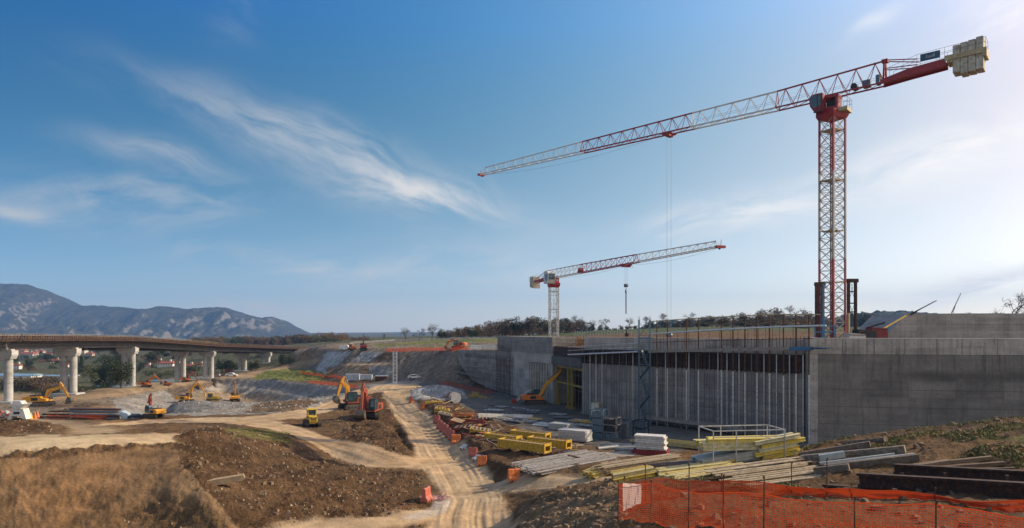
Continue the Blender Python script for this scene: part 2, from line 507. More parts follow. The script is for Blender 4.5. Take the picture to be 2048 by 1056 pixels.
# grassy mound, embankment, plateau and terrace
L(ip(510, 752, 230), ip(560, 741, 235), ip(620, 740, 226), ip(660, 751, 214))
L(ip(520, 762, 216), ip(600, 763, 208), ip(670, 768, 196))
L(ip(600, 697, 310), ip(640, 698, 260), ip(700, 700, 235), ip(790, 703, 205), ip(860, 702, 190), ip(925, 702, 172))
L(ip(600, 740, 255), ip(640, 752, 220), ip(700, 758, 195), ip(780, 757, 182), ip(850, 763, 168), ip(925, 770, 156), ip(990, 785, 141))
L(ip(690, 727, 219), ip(780, 726, 195))
L(ip(690, 729, 214), ip(780, 729, 191))
L(ip(700, 697, 260), ip(850, 697, 222), ip(960, 699, 188))
L(ip(640, 693, 310), ip(700, 690, 300), ip(800, 683, 290), ip(900, 679, 280), ip(1000, 678, 270))
L(ip(700, 696, 262), ip(800, 696, 248), ip(900, 695, 240), ip(1000, 695, 228))
L((700, 420, -6), (850, 400, -3.8), (1000, 400, -3))
L((500, 400, -12), (600, 400, -9), (400, 450, -16), (500, 700, -14), (650, 700, -8))
L((-250, 250, -20), (0, 250, -20.5), (100, 300, -22), (0, 400, -23), (150, 500, -25), (0, 700, -30), (-250, 700, -32), (300, 700, -24), (-250, 400, -23))
L((1000, 700, -4), (1200, 255, -.9), (1400, 250, -.2), (1600, 250, .2), (2000, 215, -1.3), (1300, 400, 1.6), (1800, 400, 1.5), (2300, 300, 0), (1500, 800, -1), (2200, 800, -2))
L((1010, 300, -3), (1100, 300, -1.4), (1200, 300, .4), (1400, 300, 1.8), (1640, 300, 1.8), (2000, 300, 1.2))
L((1100, 210, -1.6), (1400, 208, -1.45), (1800, 208, -1.4), (2300, 208, -1.4))
L((-250, 1500, -40), (400, 1500, -30), (800, 1500, -12), (1400, 1500, -8), (2300, 1500, -6))
L((-250, 3500, -50), (500, 3500, -30), (800, 3500, -14), (1500, 3500, -10), (2300, 3500, -8))
L((-250, 6000, -60), (500, 6000, -22), (800, 6000, -10), (1500, 6000, -8), (2300, 6000, -7))
L((1250, 92, -12.4), (1500, 86, -12.4), (1700, 84, -12.4), (2000, 80, -12.4), (2300, 78, -12.4), (1130, 130, -12.4), (1080, 135, -12.4))

pts = []
for ln in LINES:
    for i, a in enumerate(ln):
        pts.append(a)
        if i + 1 < len(ln):
            b = ln[i + 1]
            d = math.hypot((b[0] - a[0]) / F, math.log(b[1] / a[1]))
            k = min(14, int(d / 0.022))
            for j in range(1, k + 1):
                f = j / (k + 1)
                pts.append((a[0] + (b[0] - a[0]) * f, math.exp(math.log(a[1]) * (1 - f) + math.log(b[1]) * f), a[2] + (b[2] - a[2]) * f))
pts = np.array(pts)
cp = np.stack([pts[:, 0] / F, np.log(pts[:, 1])], 1)
D = np.sqrt(((cp[:, None] - cp[None]) ** 2).sum(-1))
A = -D - np.eye(len(cp)) * 2e-4
W_ = np.zeros((len(cp) + 1, len(cp) + 1)); W_[:-1, :-1] = A; W_[-1, :-1] = 1; W_[:-1, -1] = 1
rbf = np.linalg.solve(W_, np.append(pts[:, 2], 0))

gpx = np.concatenate([np.arange(-1000, -240, 14.0), np.arange(-240, 2300.1, 2.7), np.arange(2312, 3700, 14.0)])
gu = np.log(np.concatenate([np.geomspace(9, 34, 150, endpoint=False), np.geomspace(34, 130, 360, endpoint=False), np.geomspace(130, 300, 230, endpoint=False), np.geomspace(300, 6000, 100)]))
PX, U = np.meshgrid(gpx, gu)                      # rows: depth
GY = np.exp(U); GX = (PX - CX) / F * GY
q = np.stack([PX.ravel() / F, U.ravel()], 1).astype(np.float32)
cpf = cp.astype(np.float32); wf = rbf[:-1].astype(np.float32)
Zs = np.empty(len(q), np.float32)
for i in range(0, len(q), 20000):
    qq = q[i:i + 20000]
    dd = np.sqrt(((qq[:, None, 0] - cpf[None, :, 0]) ** 2) + ((qq[:, None, 1] - cpf[None, :, 1]) ** 2))
    Zs[i:i + 20000] = -dd @ wf + rbf[-1]
GZ = Zs.reshape(PX.shape).astype(np.float64)


def inpoly(poly, x, y):
    ins = np.zeros(x.shape, bool); n = len(poly)
    for i in range(n):
        x0, y0 = poly[i]; x1, y1 = poly[(i + 1) % n]
        if y0 == y1:
            continue
        c = ((y0 > y) != (y1 > y)) & (x < (x1 - x0) * (y - y0) / (y1 - y0) + x0)
        ins ^= c
    return ins


def segdist(poly, x, y, closed=True):
    best = np.full(x.shape, 1e9)
    n = len(poly)
    for i in range(n if closed else n - 1):
        x0, y0 = poly[i][:2]; x1, y1 = poly[(i + 1) % n][:2]
        dx, dy = x1 - x0, y1 - y0; l2 = dx * dx + dy * dy + 1e-12
        t = np.clip(((x - x0) * dx + (y - y0) * dy) / l2, 0, 1)
        best = np.minimum(best, np.hypot(x - x0 - t * dx, y - y0 - t * dy))
    return best


# backfill behind the concrete walls, level with their tops (the gate passage stays at pit level)
FILL = [(-2.2, 144), (7.9, 118.6), (17, 121.5), (20.5, 107), (11.8, 104), (34.2, 76.8), (114, 62.2), (420, 62), (420, 200), (30, 200), (3, 172)]
fillmask = inpoly(FILL, GX, GY)
GZ[fillmask] = -1.45

# survey-image coordinates of every ground point: where it lies as seen from the survey point, used to outline the ground covers
PY = HZ - GZ / GY * F
CLR = {
    'soil': (0.122, 0.073, 0.035), 'dark': (0.088, 0.049, 0.024), 'tan': (0.44, 0.31, 0.18), 'cut': (0.232, 0.140, 0.069), 'grey': (0.25, 0.23, 0.20),
    'gravel': (0.36, 0.35, 0.33), 'grass': (0.135, 0.145, 0.038), 'field': (0.085, 0.085, 0.045), 'wet': (0.13, 0.12, 0.105), 'slope': (0.19, 0.155, 0.115),
    'pale': (0.46, 0.34, 0.20), 'haul': (0.30, 0.21, 0.12), 'meadow': (0.07, 0.085, 0.035),
}
base = np.empty(PX.shape + (3,)); base[:] = CLR['soil']
rough = np.full(PX.shape, 0.16)                    # relief of clods, metres
cls = np.zeros(PX.shape, np.int8)                  # 0 ground, 1 dirt_road, 2 rock, 3 grass
wobx = PX + 5 * fbm(GX, GY, 3.0, 3, 5) * np.clip(200 / GY, .5, 4)
woby = PY + 3 * fbm(GX, GY, 2.2, 3, 9) * np.clip(150 / GY, .5, 3)


def paint(c, w, rg=None, k=None):
    global base
    base = base * (1 - w[..., None]) + np.array(CLR[c]) * w[..., None]
    if rg is not None:
        rough[:] = rough * (1 - w) + rg * w
    if k is not None:
        cls[w > 0.5] = k


def zone(c, poly, soft=6.0, rg=None, k=None, yr=(0, 1e9), amt=1.0):
    xs = [p[0] for p in poly]; ys = [p[1] for p in poly]
    m = (PX > min(xs) - 40) & (PX < max(xs) + 40) & (PY > min(ys) - 40) & (PY < max(ys) + 40) & (GY > yr[0]) & (GY < yr[1])
    if not m.any():
        return
    x = wobx[m]; y = woby[m]
    d = segdist(poly, x, y) * np.where(inpoly(poly, x, y), 1, -1)
    w = np.zeros(PX.shape); w[m] = np.clip(d / soft + 0.5, 0, 1) * amt
    paint(c, w, rg, k)


RUT = np.zeros(PX.shape)


def road(c, line, soft=0.5, rg=0.04, yr=(0, 1e9), ruts=True):
    """line: (px, py, Z, half width in metres); laid out on the ground plan"""
    g = []
    for px, py, Z, hw in line:
        Y = F * Z / (HZ - py); g.append(((px - CX) / F * Y, Y, hw))
    best = np.full(PX.shape, 1e9); bw = np.zeros(PX.shape); side = np.zeros(PX.shape); al = np.zeros(PX.shape); acc = 0
    for (x0, y0, w0), (x1, y1, w1) in zip(g, g[1:]):
        dx, dy = x1 - x0, y1 - y0; ln = math.hypot(dx, dy)
        t = np.clip(((GX - x0) * dx + (GY - y0) * dy) / (ln * ln), 0, 1)
        ex = GX - x0 - t * dx; ey = GY - y0 - t * dy
        d = np.hypot(ex, ey); hw = w0 + (w1 - w0) * t
        m = d - hw < best
        best = np.where(m, d - hw, best); bw = np.where(m, hw, bw)
        side = np.where(m, (ex * dy - ey * dx) / ln, side); al = np.where(m, acc + t * ln, al); acc += ln
    dd = best + 0.5 * fbm(GX, GY, 2.5, 3, 21)
    w = np.clip(0.5 - dd / soft, 0, 1) * ((GY > yr[0]) & (GY < yr[1]))
    paint(c, w, rg, 1)
    if ruts:
        wander = 0.5 * fbm(al, al * 0, 14.0, 2, 3) + .2 * fbm(GX, GY, 5.0, 2, 8)
        r = 0
        for off, wd, am in ((-1.0, .16, 1), (0.9, .17, .95), (-1.45, .12, .7), (.45, .13, .7), (-2.0, .13, .6), (2.1, .14, .7), (1.5, .1, .5), (0.1, .1, .4)):
            r = r + am * np.exp(-((side + wander * 1.3 - off) / wd) ** 2)
        streak = fbm(side * 4 + 3 * wander, al * 0.12, 1.0, 3, 33)
        r = r * np.clip(.55 + 1.6 * fbm(GX, GY, 4.0, 3, 37), 0, 1.3)
        RUT[:] = np.where(w > 0.2, np.maximum(RUT, 0) * 0.5 + w * (r * 0.8 + streak * 1.2), RUT)


zone('field', [(-400, 600), (640, 600), (640, 705), (600, 735), (430, 748), (260, 772), (150, 784), (-400, 812)], 6, .3, 3, (165, 1e9))
zone('field', [(640, 600), (1010, 600), (1010, 676), (760, 688), (640, 692)], 3, .2, 3, (270, 1e9))
zone('meadow', [(1010, 600), (2400, 600), (2400, 676), (1010, 676)], 1, .1, 3, (240, 1e9))
zone('slope', [(590, 690), (1000, 676), (1010, 720), (940, 772), (780, 760), (640, 756), (590, 742)], 4, .3, 2, (140, 330))
zone('cut', [(600, 700), (640, 702), (610, 735), (590, 735)], 5, .3, 0, (180, 330), .6)
zone('gravel', [(655, 704), (705, 703), (660, 742), (635, 755), (622, 752)], 4, .3, 2, (180, 330))
zone('gravel', [(725, 706), (768, 704), (740, 722), (700, 725)], 4, .3, 2, (180, 330), .8)
zone('soil', [(768, 704), (795, 704), (780, 722), (742, 723)], 4, .3, 0, (180, 330), .8)
zone('tan', [(690, 728), (785, 725), (785, 729), (690, 732)], 2, .1, 0, (180, 330), .8)
zone('grey', [(735, 733), (785, 730), (788, 757), (745, 757)], 4, .3, 2, (180, 330))
zone('cut', [(650, 735), (690, 732), (735, 733), (745, 757), (700, 760), (660, 756)], 4, .3, 0, (170, 330), .8)
zone('haul', [(705, 703), (722, 703), (690, 727), (675, 745), (655, 756), (700, 760), (742, 756), (712, 730), (690, 728)], 3, .3, 0, (180, 330), .8)
zone('grass', [(750, 690), (870, 681), (1005, 677), (1005, 683), (870, 686), (750, 694)], 1.5, .15, 3, (230, 330))
zone('grass', [(840, 690), (905, 688), (905, 692), (840, 694)], 1.5, .15, 3, (230, 330), .7)
zone('haul', [(-400, 815), (0, 810), (150, 803), (300, 785), (430, 768), (560, 745), (640, 724), (640, 716), (560, 731), (430, 747), (260, 769), (150, 783), (-400, 802)], 4, .08, 1, (110, 330))
zone('slope', [(-300, 838), (0, 834), (120, 832), (250, 828), (240, 800), (300, 785), (150, 803), (-300, 812)], 6, .25, 0, (90, 200))
zone('dark', [(100, 818), (190, 822), (200, 805), (160, 806), (60, 812)], 6, .3, 0, (90, 200), .7)
zone('cut', [(180, 812), (240, 806), (236, 824), (170, 826)], 5, .2, 0, (90, 200), .7)
zone('grey', [(225, 800), (330, 780), (440, 758), (520, 757), (600, 764), (700, 775), (720, 786), (690, 800), (600, 824), (560, 830), (290, 834), (236, 832)], 5, .17, 2, (95, 260))
zone('dark', [(330, 778), (430, 760), (445, 762), (400, 782), (345, 795)], 4, .3, 0, (140, 260), .75)
zone('haul', [(345, 808), (430, 807), (545, 806), (575, 792), (440, 783), (365, 788)], 4, .12, 2, (150, 230), .75)
zone('soil', [(490, 826), (520, 805), (620, 800), (640, 806), (590, 822)], 5, .3, 0, (95, 160), .85)
zone('gravel', [(612, 824), (618, 812), (650, 804), (690, 799), (690, 806), (640, 820)], 3, .4, 2, (95, 160), .8)
zone('grass', [(500, 757), (530, 742), (580, 738), (630, 739), (668, 754), (640, 762), (560, 760)], 3, .3, 3, (180, 260))
zone('wet', [(660, 785), (720, 772), (770, 758), (860, 762), (940, 772), (1000, 785), (1110, 806), (1640, 888), (1640, 900), (1560, 903), (1420, 884), (1350, 905), (1250, 905), (1100, 880), (960, 830), (900, 800)], 8, .06, 0, (56, 240), .9)
zone('gravel', [(760, 776), (850, 763), (800, 762), (720, 772)], 5, .05, 1, (120, 240), .6)
zone('gravel', [(806, 797), (820, 781), (850, 770), (890, 769), (925, 781), (935, 796), (890, 801), (840, 800)], 3, .22, 2, (110, 145))
zone('dark', [(660, 905), (655, 875), (700, 860), (695, 830), (700, 795), (770, 783), (785, 800), (790, 850), (815, 900), (790, 912), (720, 906)], 6, .34, 0, (60, 130), .9)
zone('dark', [(350, 890), (380, 868), (440, 860), (520, 880), (640, 905), (700, 930), (830, 945), (860, 985), (840, 1020), (760, 1045), (560, 1060), (470, 1056), (400, 970)], 12, .34, 0, (36, 75), .85)
zone('grass', [(455, 862), (545, 858), (575, 872), (560, 884), (470, 878)], 8, .15, 3, (55, 90), .55)
zone('cut', [(-400, 905), (0, 905), (150, 896), (330, 884), (365, 925), (410, 975), (480, 1060), (480, 1300), (-400, 1300)], 5, .11, 0, (30, 52), .95)
zone('soil', [(300, 1056), (240, 1030), (330, 990), (400, 1000), (460, 1056), (460, 1100), (300, 1100)], 14, .34, 0, (30, 52), .7)
zone('dark', [(-60, 868), (-60, 836), (60, 836), (105, 850), (90, 862), (0, 868)], 6, .3, 0, (55, 100), .8)
zone('cut', [(170, 858), (180, 842), (235, 840), (300, 856), (240, 862)], 6, .16, 0, (55, 100))
zone('dark', [(1000, 950), (900, 880), (860, 840), (830, 812), (880, 802), (1000, 845), (1140, 890), (1130, 920), (1020, 938)], 6, .24, 0, (50, 125), .8)
zone('soil', [(1020, 1060), (1030, 1010), (1100, 985), (1240, 975), (1240, 1120), (1020, 1120)], 8, .26, 0, (8, 48), .9)
zone('haul', [(1030, 1060), (1045, 1010), (1105, 987), (1240, 977), (1240, 1120), (1030, 1120)], 20, .24, 0, (8, 48), .45)
zone('soil', [(1240, 960), (1500, 940), (2400, 930), (2400, 1400), (1240, 1400)], 10, .16, 0, (8, 36), .9)
zone('soil', [(1380, 960), (1560, 900), (1640, 893), (1800, 876), (2048, 853), (2400, 826), (2400, 970), (1500, 970)], 8, .20, 0, (20, 60), .9)
zone('grass', [(1420, 942), (1450, 928), (1560, 920), (1600, 930), (1600, 946)], 8, .12, 3, (20, 60), .8)
gm = np.clip(fbm(GX, GY, 5.0, 4, 77) * 4 + 0.05, 0, 1) * inpoly([(1640, 945), (1720, 905), (1900, 875), (2400, 845), (2400, 960), (1900, 950)], wobx, woby) * ((GY > 20) & (GY < 60))
paint('grass', gm * 0.85, .16, 3)

road('tan', [(930, 1130, -12.2, 3.0), (935, 1056, -12.2, 2.7), (945, 1000, -12.2, 2.2), (918, 955, -12.2, 2.5), (892, 920, -12.2, 2.7), (871, 890, -12.2, 2.5), (852, 865, -12.2, 2.4), (831, 840, -12.2, 2.4), (806, 815, -12.2, 2.4), (790, 798, -12.2, 2.3), (795, 785, -12.2, 2.6), (825, 774, -12.2, 3)])
road('tan', [(890, 920, -12.2, 2.0), (840, 926, -12.1, 2.2), (780, 922, -12, 1.9), (700, 898, -11.8, 1.9), (620, 873, -11.6, 2.0), (560, 853, -11.3, 2.5), (480, 843, -11.4, 3.6), (400, 842, -11.5, 3.6), (300, 845, -11.5, 3.4), (230, 852, -11.2, 2.4)])
road('tan', [(480, 843, -11.4, 3.4), (560, 834, -11.5, 3.2), (640, 820, -11.8, 2.4), (690, 803, -11.9, 2.3), (720, 790, -12, 2.3), (770, 774, -12.2, 4)])
road('tan', [(940, 985, -12.2, 1.8), (1000, 970, -11.8, 1.5), (1100, 966, -11, 1.3), (1210, 962, -10, 1.1)], 0.6)
road('haul', [(40, 833, -12.5, 1.6), (120, 842, -11.6, 1.8), (180, 853, -10.3, 2.0), (210, 864, -9, 2.2)], 1.2, ruts=False)
road('tan', [(560, 1085, -12.1, 2), (640, 1056, -12.1, 1.4), (760, 1048, -12.1, 1.2), (860, 1030, -12.2, 1.5)], 1.0, ruts=False)
zone('dark', [(-400, 902), (0, 903), (150, 895), (250, 888), (335, 883), (345, 893), (250, 903), (150, 911), (90, 918), (0, 914), (-400, 918)], 5, .30, 0, (40, 57), .75)
zone('pale', [(-400, 873), (0, 872), (190, 867), (385, 866), (330, 884), (260, 890), (150, 897), (0, 906), (-400, 915)], 3, .035, 1, (43, 57))
zone('gravel', [(905, 1000), (870, 1000), (840, 1020), (800, 1040), (830, 1042), (880, 1025)], 5, .08, 0, (40, 60), .55)

# clods and ruts in the relief itself
QY = GY + np.where((GY < 130) & ~fillmask, 1.5 * GZ, 0)        # follows the slope, so the grain does not stretch on steep faces
relief = fbm(GX, QY, 1.3, 4, 40, .62) * 1.5 + np.abs(fbm(GX, QY, 3.1, 3, 60)) * 0.9
fall = np.clip(1.2 - GY / 700, 0.25, 1)
stretch = fbm(GX * 0.45 + QY * 0.25, QY * 1.6 - GX * 0.7, 1.0, 4, 90, .6)
relief = relief * 0.65 + stretch * 0.9
lump = fbm(GX, GY, 14, 3, 95) * np.clip(rough - 0.05, 0, 1) * 2.2
def blur(a, n):
    for ax in (0, 1):
        p = np.pad(a, [(n, n) if i == ax else (0, 0) for i in (0, 1)], mode='edge'); c = np.cumsum(p, ax)
        lo = np.take(c, np.arange(0, a.shape[ax]), ax); hi = np.take(c, np.arange(2 * n, 2 * n + a.shape[ax]), ax)
        a = (hi - lo) / (2 * n)
    return a


wr = blur(((cls == 1) & (GY < 130)).astype(float), 5)
GZ = GZ * (1 - wr) + blur(blur(GZ, 7), 7) * wr
quarry = (cls == 2) & (GY > 95) & (GY < 260)
GZ = GZ + np.where(fillmask, 0, rough * relief * fall + lump * np.where(quarry, .35, 1))
GZ -= np.clip(RUT, -0.6, 1.6) * 0.085
# rills and scrape marks down the cut face
cutf = np.clip(1 - np.abs(GY - 42) / 4.5, 0, 1) * (PX < 440) * (GY < 48)
rill = fbm(GX * 1.0 + GY * .35, GY * 0.12, 0.5, 4, 120, .6) + .7 * fbm(GX + GY * .3, GY * .2, 2.4, 3, 124)
scar = fbm(GX * .9 + QY * .45, QY * .35 - GX * .25, .55, 3, 128)
GZ += cutf * (rill * 0.02 + .34 * fbm(GX, QY * .8, 1.9, 4, 126, .6) + .04 * scar * np.clip(3 * fbm(GX, QY, 3.0, 2, 131) + .4, 0, 1) + .10 * fbm(GX, QY, .35, 3, 129, .6))
# broken lip of the platform
lip = np.exp(-((GY - np.interp(PX, [-250, 0, 150, 330], [44.4, 45.0, 46.6, 49.3])) / 0.6) ** 2) * (PX < 345)
GZ += lip * fbm(GX, GY, 0.8, 3, 130) * 0.5
tint = 1 + 0.36 * fbm(GX, QY, 6, 4, 150) + 0.34 * fbm(GX, QY, 1.1, 4, 160)
base = base * tint[..., None]
base = base * (1 - 0.20 * np.clip(RUT, -0.8, 1.2))[..., None]
rr_ = fbm(GX, QY, 9, 3, 170)[..., None] * np.array([0.10, 0.0, -0.10])
base = np.clip(base * (1 + rr_), 0.01, 0.8)


def gz(x, y):
    px = CX + F * x / y
    i = np.clip(np.searchsorted(gu, math.log(y)) - 1, 0, len(gu) - 2); j = int(np.clip(np.searchsorted(gpx, px) - 1, 0, len(gpx) - 2))
    fu = min(1, max(0, (math.log(y) - gu[i]) / (gu[i + 1] - gu[i]))); fx = min(1, max(0, (px - gpx[j]) / (gpx[j + 1] - gpx[j])))
    a = GZ[i, j] * (1 - fx) + GZ[i, j + 1] * fx; b = GZ[i + 1, j] * (1 - fx) + GZ[i + 1, j + 1] * fx
    return float(a * (1 - fu) + b * fu)


def G(px, Y, dz=0.0):
    """ground point at distance Y in the direction of px"""
    x = (px - CX) / F * Y
    return Vector((x, Y, gz(x, Y) + dz))


def ground_hit(px, py, y0=10.0, y1=700.0):
    """first ground point seen at (px, py)"""
    j = int(np.argmin(np.abs(gpx - px)))
    col = HZ - GZ[:, j] / np.exp(gu) * F
    ok = np.where((col <= py) & (np.exp(gu) > y0) & (np.exp(gu) < y1))[0]
    Y = math.exp(gu[ok[0]]) if len(ok) else y1
    return G(px, Y)


def ground_material():
    m = bpy.data.materials.new('bare_ground'); m.use_nodes = True
    t = NT(m.node_tree); b = t.n['Principled BSDF']
    at = t.node('ShaderNodeAttribute', attribute_name='col')
    at2 = t.node('ShaderNodeAttribute', attribute_name='rgh')
    pos = t.node('ShaderNodeNewGeometry').outputs['Position']
    n1 = t.noise(pos, 0.9, 8, 0.68); n2 = t.noise(pos, 7.0, 6, 0.7); n3 = t.noise(t.mapping(pos, scale=(1, 1, 1)), 28.0, 3, 0.6)
    vor = t.node('ShaderNodeTexVoronoi', ins={'Vector': pos, 'Scale': 4.5, 'Randomness': 1.0})
    k = t.math('ADD', t.math('MULTIPLY', n1, 0.5), t.math('ADD', t.math('MULTIPLY', n2, 0.45), t.math('MULTIPLY', n3, 0.3)))
    amp = t.ramp(at2.outputs['Fac'], 0.03, 0.3, 0.30, 0.85)
    kk = t.math('ADD', 1.0, t.math('MULTIPLY', amp, t.ramp(k, 0.42, 0.84, -1.0, 1.0)))
    sc = t.node('ShaderNodeVectorMath', operation='SCALE'); t.put(sc.inputs[0], at.outputs['Color']); t.put(sc.inputs[3], kk)
    fleck = t.math('MULTIPLY', t.ramp(t.noise(pos, 5.5, 3, 0.8), 0.66, 0.74), t.ramp(at2.outputs['Fac'], 0.1, 0.3, 0.0, 0.55))
    lite = t.vmath('ADD', t.vmath('MULTIPLY', sc.outputs[0], (1.9, 1.9, 1.9)), (0.04, 0.03, 0.02))
    c = t.mix(fleck, sc.outputs[0], lite)
    t.put(b.inputs['Base Color'], c); b.inputs['Roughness'].default_value = 0.95; b.inputs['Specular IOR Level'].default_value = 0.15
    h = t.math('ADD', t.math('MULTIPLY', n1, 0.25), t.math('ADD', t.math('MULTIPLY', n2, 0.10), t.math('MULTIPLY', vor.outputs['Distance'], 0.06)))
    bn = t.node('ShaderNodeBump', ins={'Strength': 1.0, 'Height': h}); t.put(bn.inputs['Distance'], t.ramp(at2.outputs['Fac'], 0.03, 0.3, 0.18, 1.0))
    t.put(b.inputs['Normal'], bn.outputs[0])
    return m


def build_ground():
    m = ground_material()
    nr, nc = PX.shape
    idx = np.arange(nr * nc).reshape(nr, nc)
    quads = np.stack([idx[:-1, :-1], idx[:-1, 1:], idx[1:, 1:], idx[1:, :-1]], -1).reshape(-1, 4)
    qc = cls[:-1, :-1].reshape(-1)
    co = np.stack([GX, GY, GZ], -1).reshape(-1, 3)
    colr = np.concatenate([base, np.ones(base.shape[:2] + (1,))], -1).reshape(-1, 4)
    rg = rough.reshape(-1)
    for k, nm in ((0, 'ground'), (1, 'dirt_road'), (2, 'quarry_terrain'), (3, 'grass_field')):
        qs = quads[qc == k]
        used, inv = np.unique(qs, return_inverse=True)
        fl = inv.reshape(-1).astype(np.int32)
        me = bpy.data.meshes.new(nm)
        me.vertices.add(len(used)); me.vertices.foreach_set('co', co[used].astype(np.float32).ravel())
        me.loops.add(len(fl)); me.loops.foreach_set('vertex_index', fl)
        me.polygons.add(len(qs)); me.polygons.foreach_set('loop_start', np.arange(0, len(fl), 4, dtype=np.int32))
        me.polygons.foreach_set('use_smooth', np.ones(len(qs), bool))
        a = me.attributes.new('col', 'FLOAT_COLOR', 'POINT'); a.data.foreach_set('color', colr[used].astype(np.float32).ravel())
        a = me.attributes.new('rgh', 'FLOAT', 'POINT'); a.data.foreach_set('value', rg[used].astype(np.float32))
        me.materials.append(m); me.update(calc_edges=True); me.validate()
        o = bpy.data.objects.new(nm, me); COL.objects.link(o); o['kind'] = 'structure'


build_ground()
# ------------------------------------------------------------------ materials of the site
M_PALE = concrete('pale_concrete', (0.39, 0.355, 0.315), (), 2.4, .35)
M_CAP = concrete('cap_concrete', (0.38, 0.345, 0.30), (), 4.6, .5)
M_WALL = concrete('cast_concrete', (0.215, 0.195, 0.170), (-6.4, -8.3, -10.2, -11.6), 4.6, .55, band=(-4.9, .95, 9.0))
M_LONG = concrete('pour_concrete', (0.30, 0.272, 0.24), (-7.2, -9.6), 1.2, .5)
M_BLOCK = concrete('block_concrete', (0.26, 0.24, 0.215), (), 5.0, .4)
M_PIER = concrete('pier_concrete', (0.42, 0.415, 0.40), (), 50, .25)
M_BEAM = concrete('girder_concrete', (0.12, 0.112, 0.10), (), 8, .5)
M_RAMP = concrete('ramp_concrete', (0.32, 0.295, 0.26), (0.9,), 3.9, .3)
M_RUST = mat('rusty_steel', (0.115, 0.052, 0.028), .85, 0, .4, 3, .3)
M_DRUST = mat('dark_rusty_steel', (0.045, 0.026, 0.018), .8, 0, .5, 3, .3, stain=(0.13, 0.055, 0.02))
M_FORM = mat('brown_formwork', (0.060, 0.034, 0.025), .8, 0, .4, 1.5, .3)
M_GALV = mat('galvanised_steel', (0.60, 0.59, 0.57), .45, .6, .3, 4)
M_DGALV = mat('dull_steel', (0.20, 0.205, 0.21), .55, .5, .3, 4)
M_BLUE = mat('blue_paint', (0.035, 0.17, 0.34), .5, 0, .3, 3, stain=(0.1, 0.12, 0.14))
M_BLUEG = mat('faded_blue_steel', (0.11, 0.165, 0.205), .55, .2, .3, 3)
M_YEL = mat('yellow_formwork_paint', (0.58, 0.36, 0.03), .55, 0, .25, 3, stain=(0.30, 0.20, 0.06))
M_GATE = mat('muted_yellow_steel', (0.34, 0.235, 0.04), .6, 0, .3, 2, stain=(.16, .11, .05))
M_RED = mat('crane_red_paint', (0.33, 0.028, 0.032), .42, 0, .2, 1.5, stain=(0.20, 0.04, 0.035))
M_RED2 = mat('dark_red_paint', (0.22, 0.022, 0.025), .5, 0, .25, 1.5)
M_WHITE = mat('crane_white_paint', (0.66, 0.64, 0.59), .45, 0, .15, 2, stain=(0.42, 0.38, 0.32))
M_GREYW = mat('mast_grey_paint', (0.36, 0.32, 0.28), .5, 0, .25, 3, stain=(0.22, 0.17, 0.13))
M_CW = mat('counterweight_concrete', (0.52, 0.47, 0.37), .9, 0, .2, 1.2, .2, stain=(0.27, 0.22, 0.15))
M_TANS = mat('tan_painted_steel', (0.45, 0.36, 0.20), .6, 0, .2, 1.5, stain=(0.28, 0.2, 0.1))
M_GLASS = mat('machine_glass', (0.035, 0.075, 0.095), .08, 0, .25, 1.5, spec=1.0)
M_BLACK = mat('black_rubber', (0.022, 0.021, 0.020), .75, 0, .3, 3, stain=(0.10, 0.075, 0.05))
M_TRACK = mat('muddy_steel_track', (0.075, 0.062, 0.050), .75, .2, .35, 4, stain=(0.17, 0.12, 0.075))
M_WOOD = mat('grey_timber', (0.30, 0.265, 0.225), .9, 0, .35, 2.5, .3, stain=(0.17, 0.14, 0.11))
M_SIGN = mat('blue_sign_paint', (0.030, 0.085, 0.14), .5, 0, .15, 2)
M_DARK = mat('dark_machinery', (0.03, 0.033, 0.036), .6, .2, .3, 2)

UP = Vector((0, 0, 1))


def frame(a, b):
    """local frame of a wall running from ground-plan point a to b: location, angle, length"""
    d = Vector((b[0] - a[0], b[1] - a[1]))
    return (a[0], a[1], 0), math.atan2(d.y, d.x), d.length


# right-hand wall ------------------------------------------------------------
loc, ang, ln = frame((33.7, 75.2), (112.0, 60.9))
w = thing('retaining_wall', 'tall stained grey concrete wall with lighter top band, at the right beside the scaffold', 'wall', loc, ang)
MB().box((0, 0.0, -13.2), (ln, 1.5, -2.55)).build('wall_face', M_WALL, w)
m = MB()
x = 0.02
for wd in (2.55, 3.2, 3.05, 3.1, 2.5, 3.4, 3.0, 3.3, 2.9) * 3:
    if x + wd > ln: wd = ln - x
    if wd < .3: break
    m.box((x, -0.055, -2.55), (x + wd - 0.035, 1.5, -0.78), 0.02); x += wd
m.build('wall_cap', M_CAP, w)
MB().box((-1.0, -0.10, -13.2), (-0.02, 1.6, -2.5)).box((-1.15, -0.14, -2.5), (-0.0, 1.6, -0.72), .02).build('corner_pier', M_PALE, w)
for z in (-3.6, -5.2, -7.4, -9.2, -11.0):
    MB().bar((-0.5, -0.12, z), (-0.5, -0.12, z - .12), .12, .05).build('lifting_anchor', M_DARK, w)

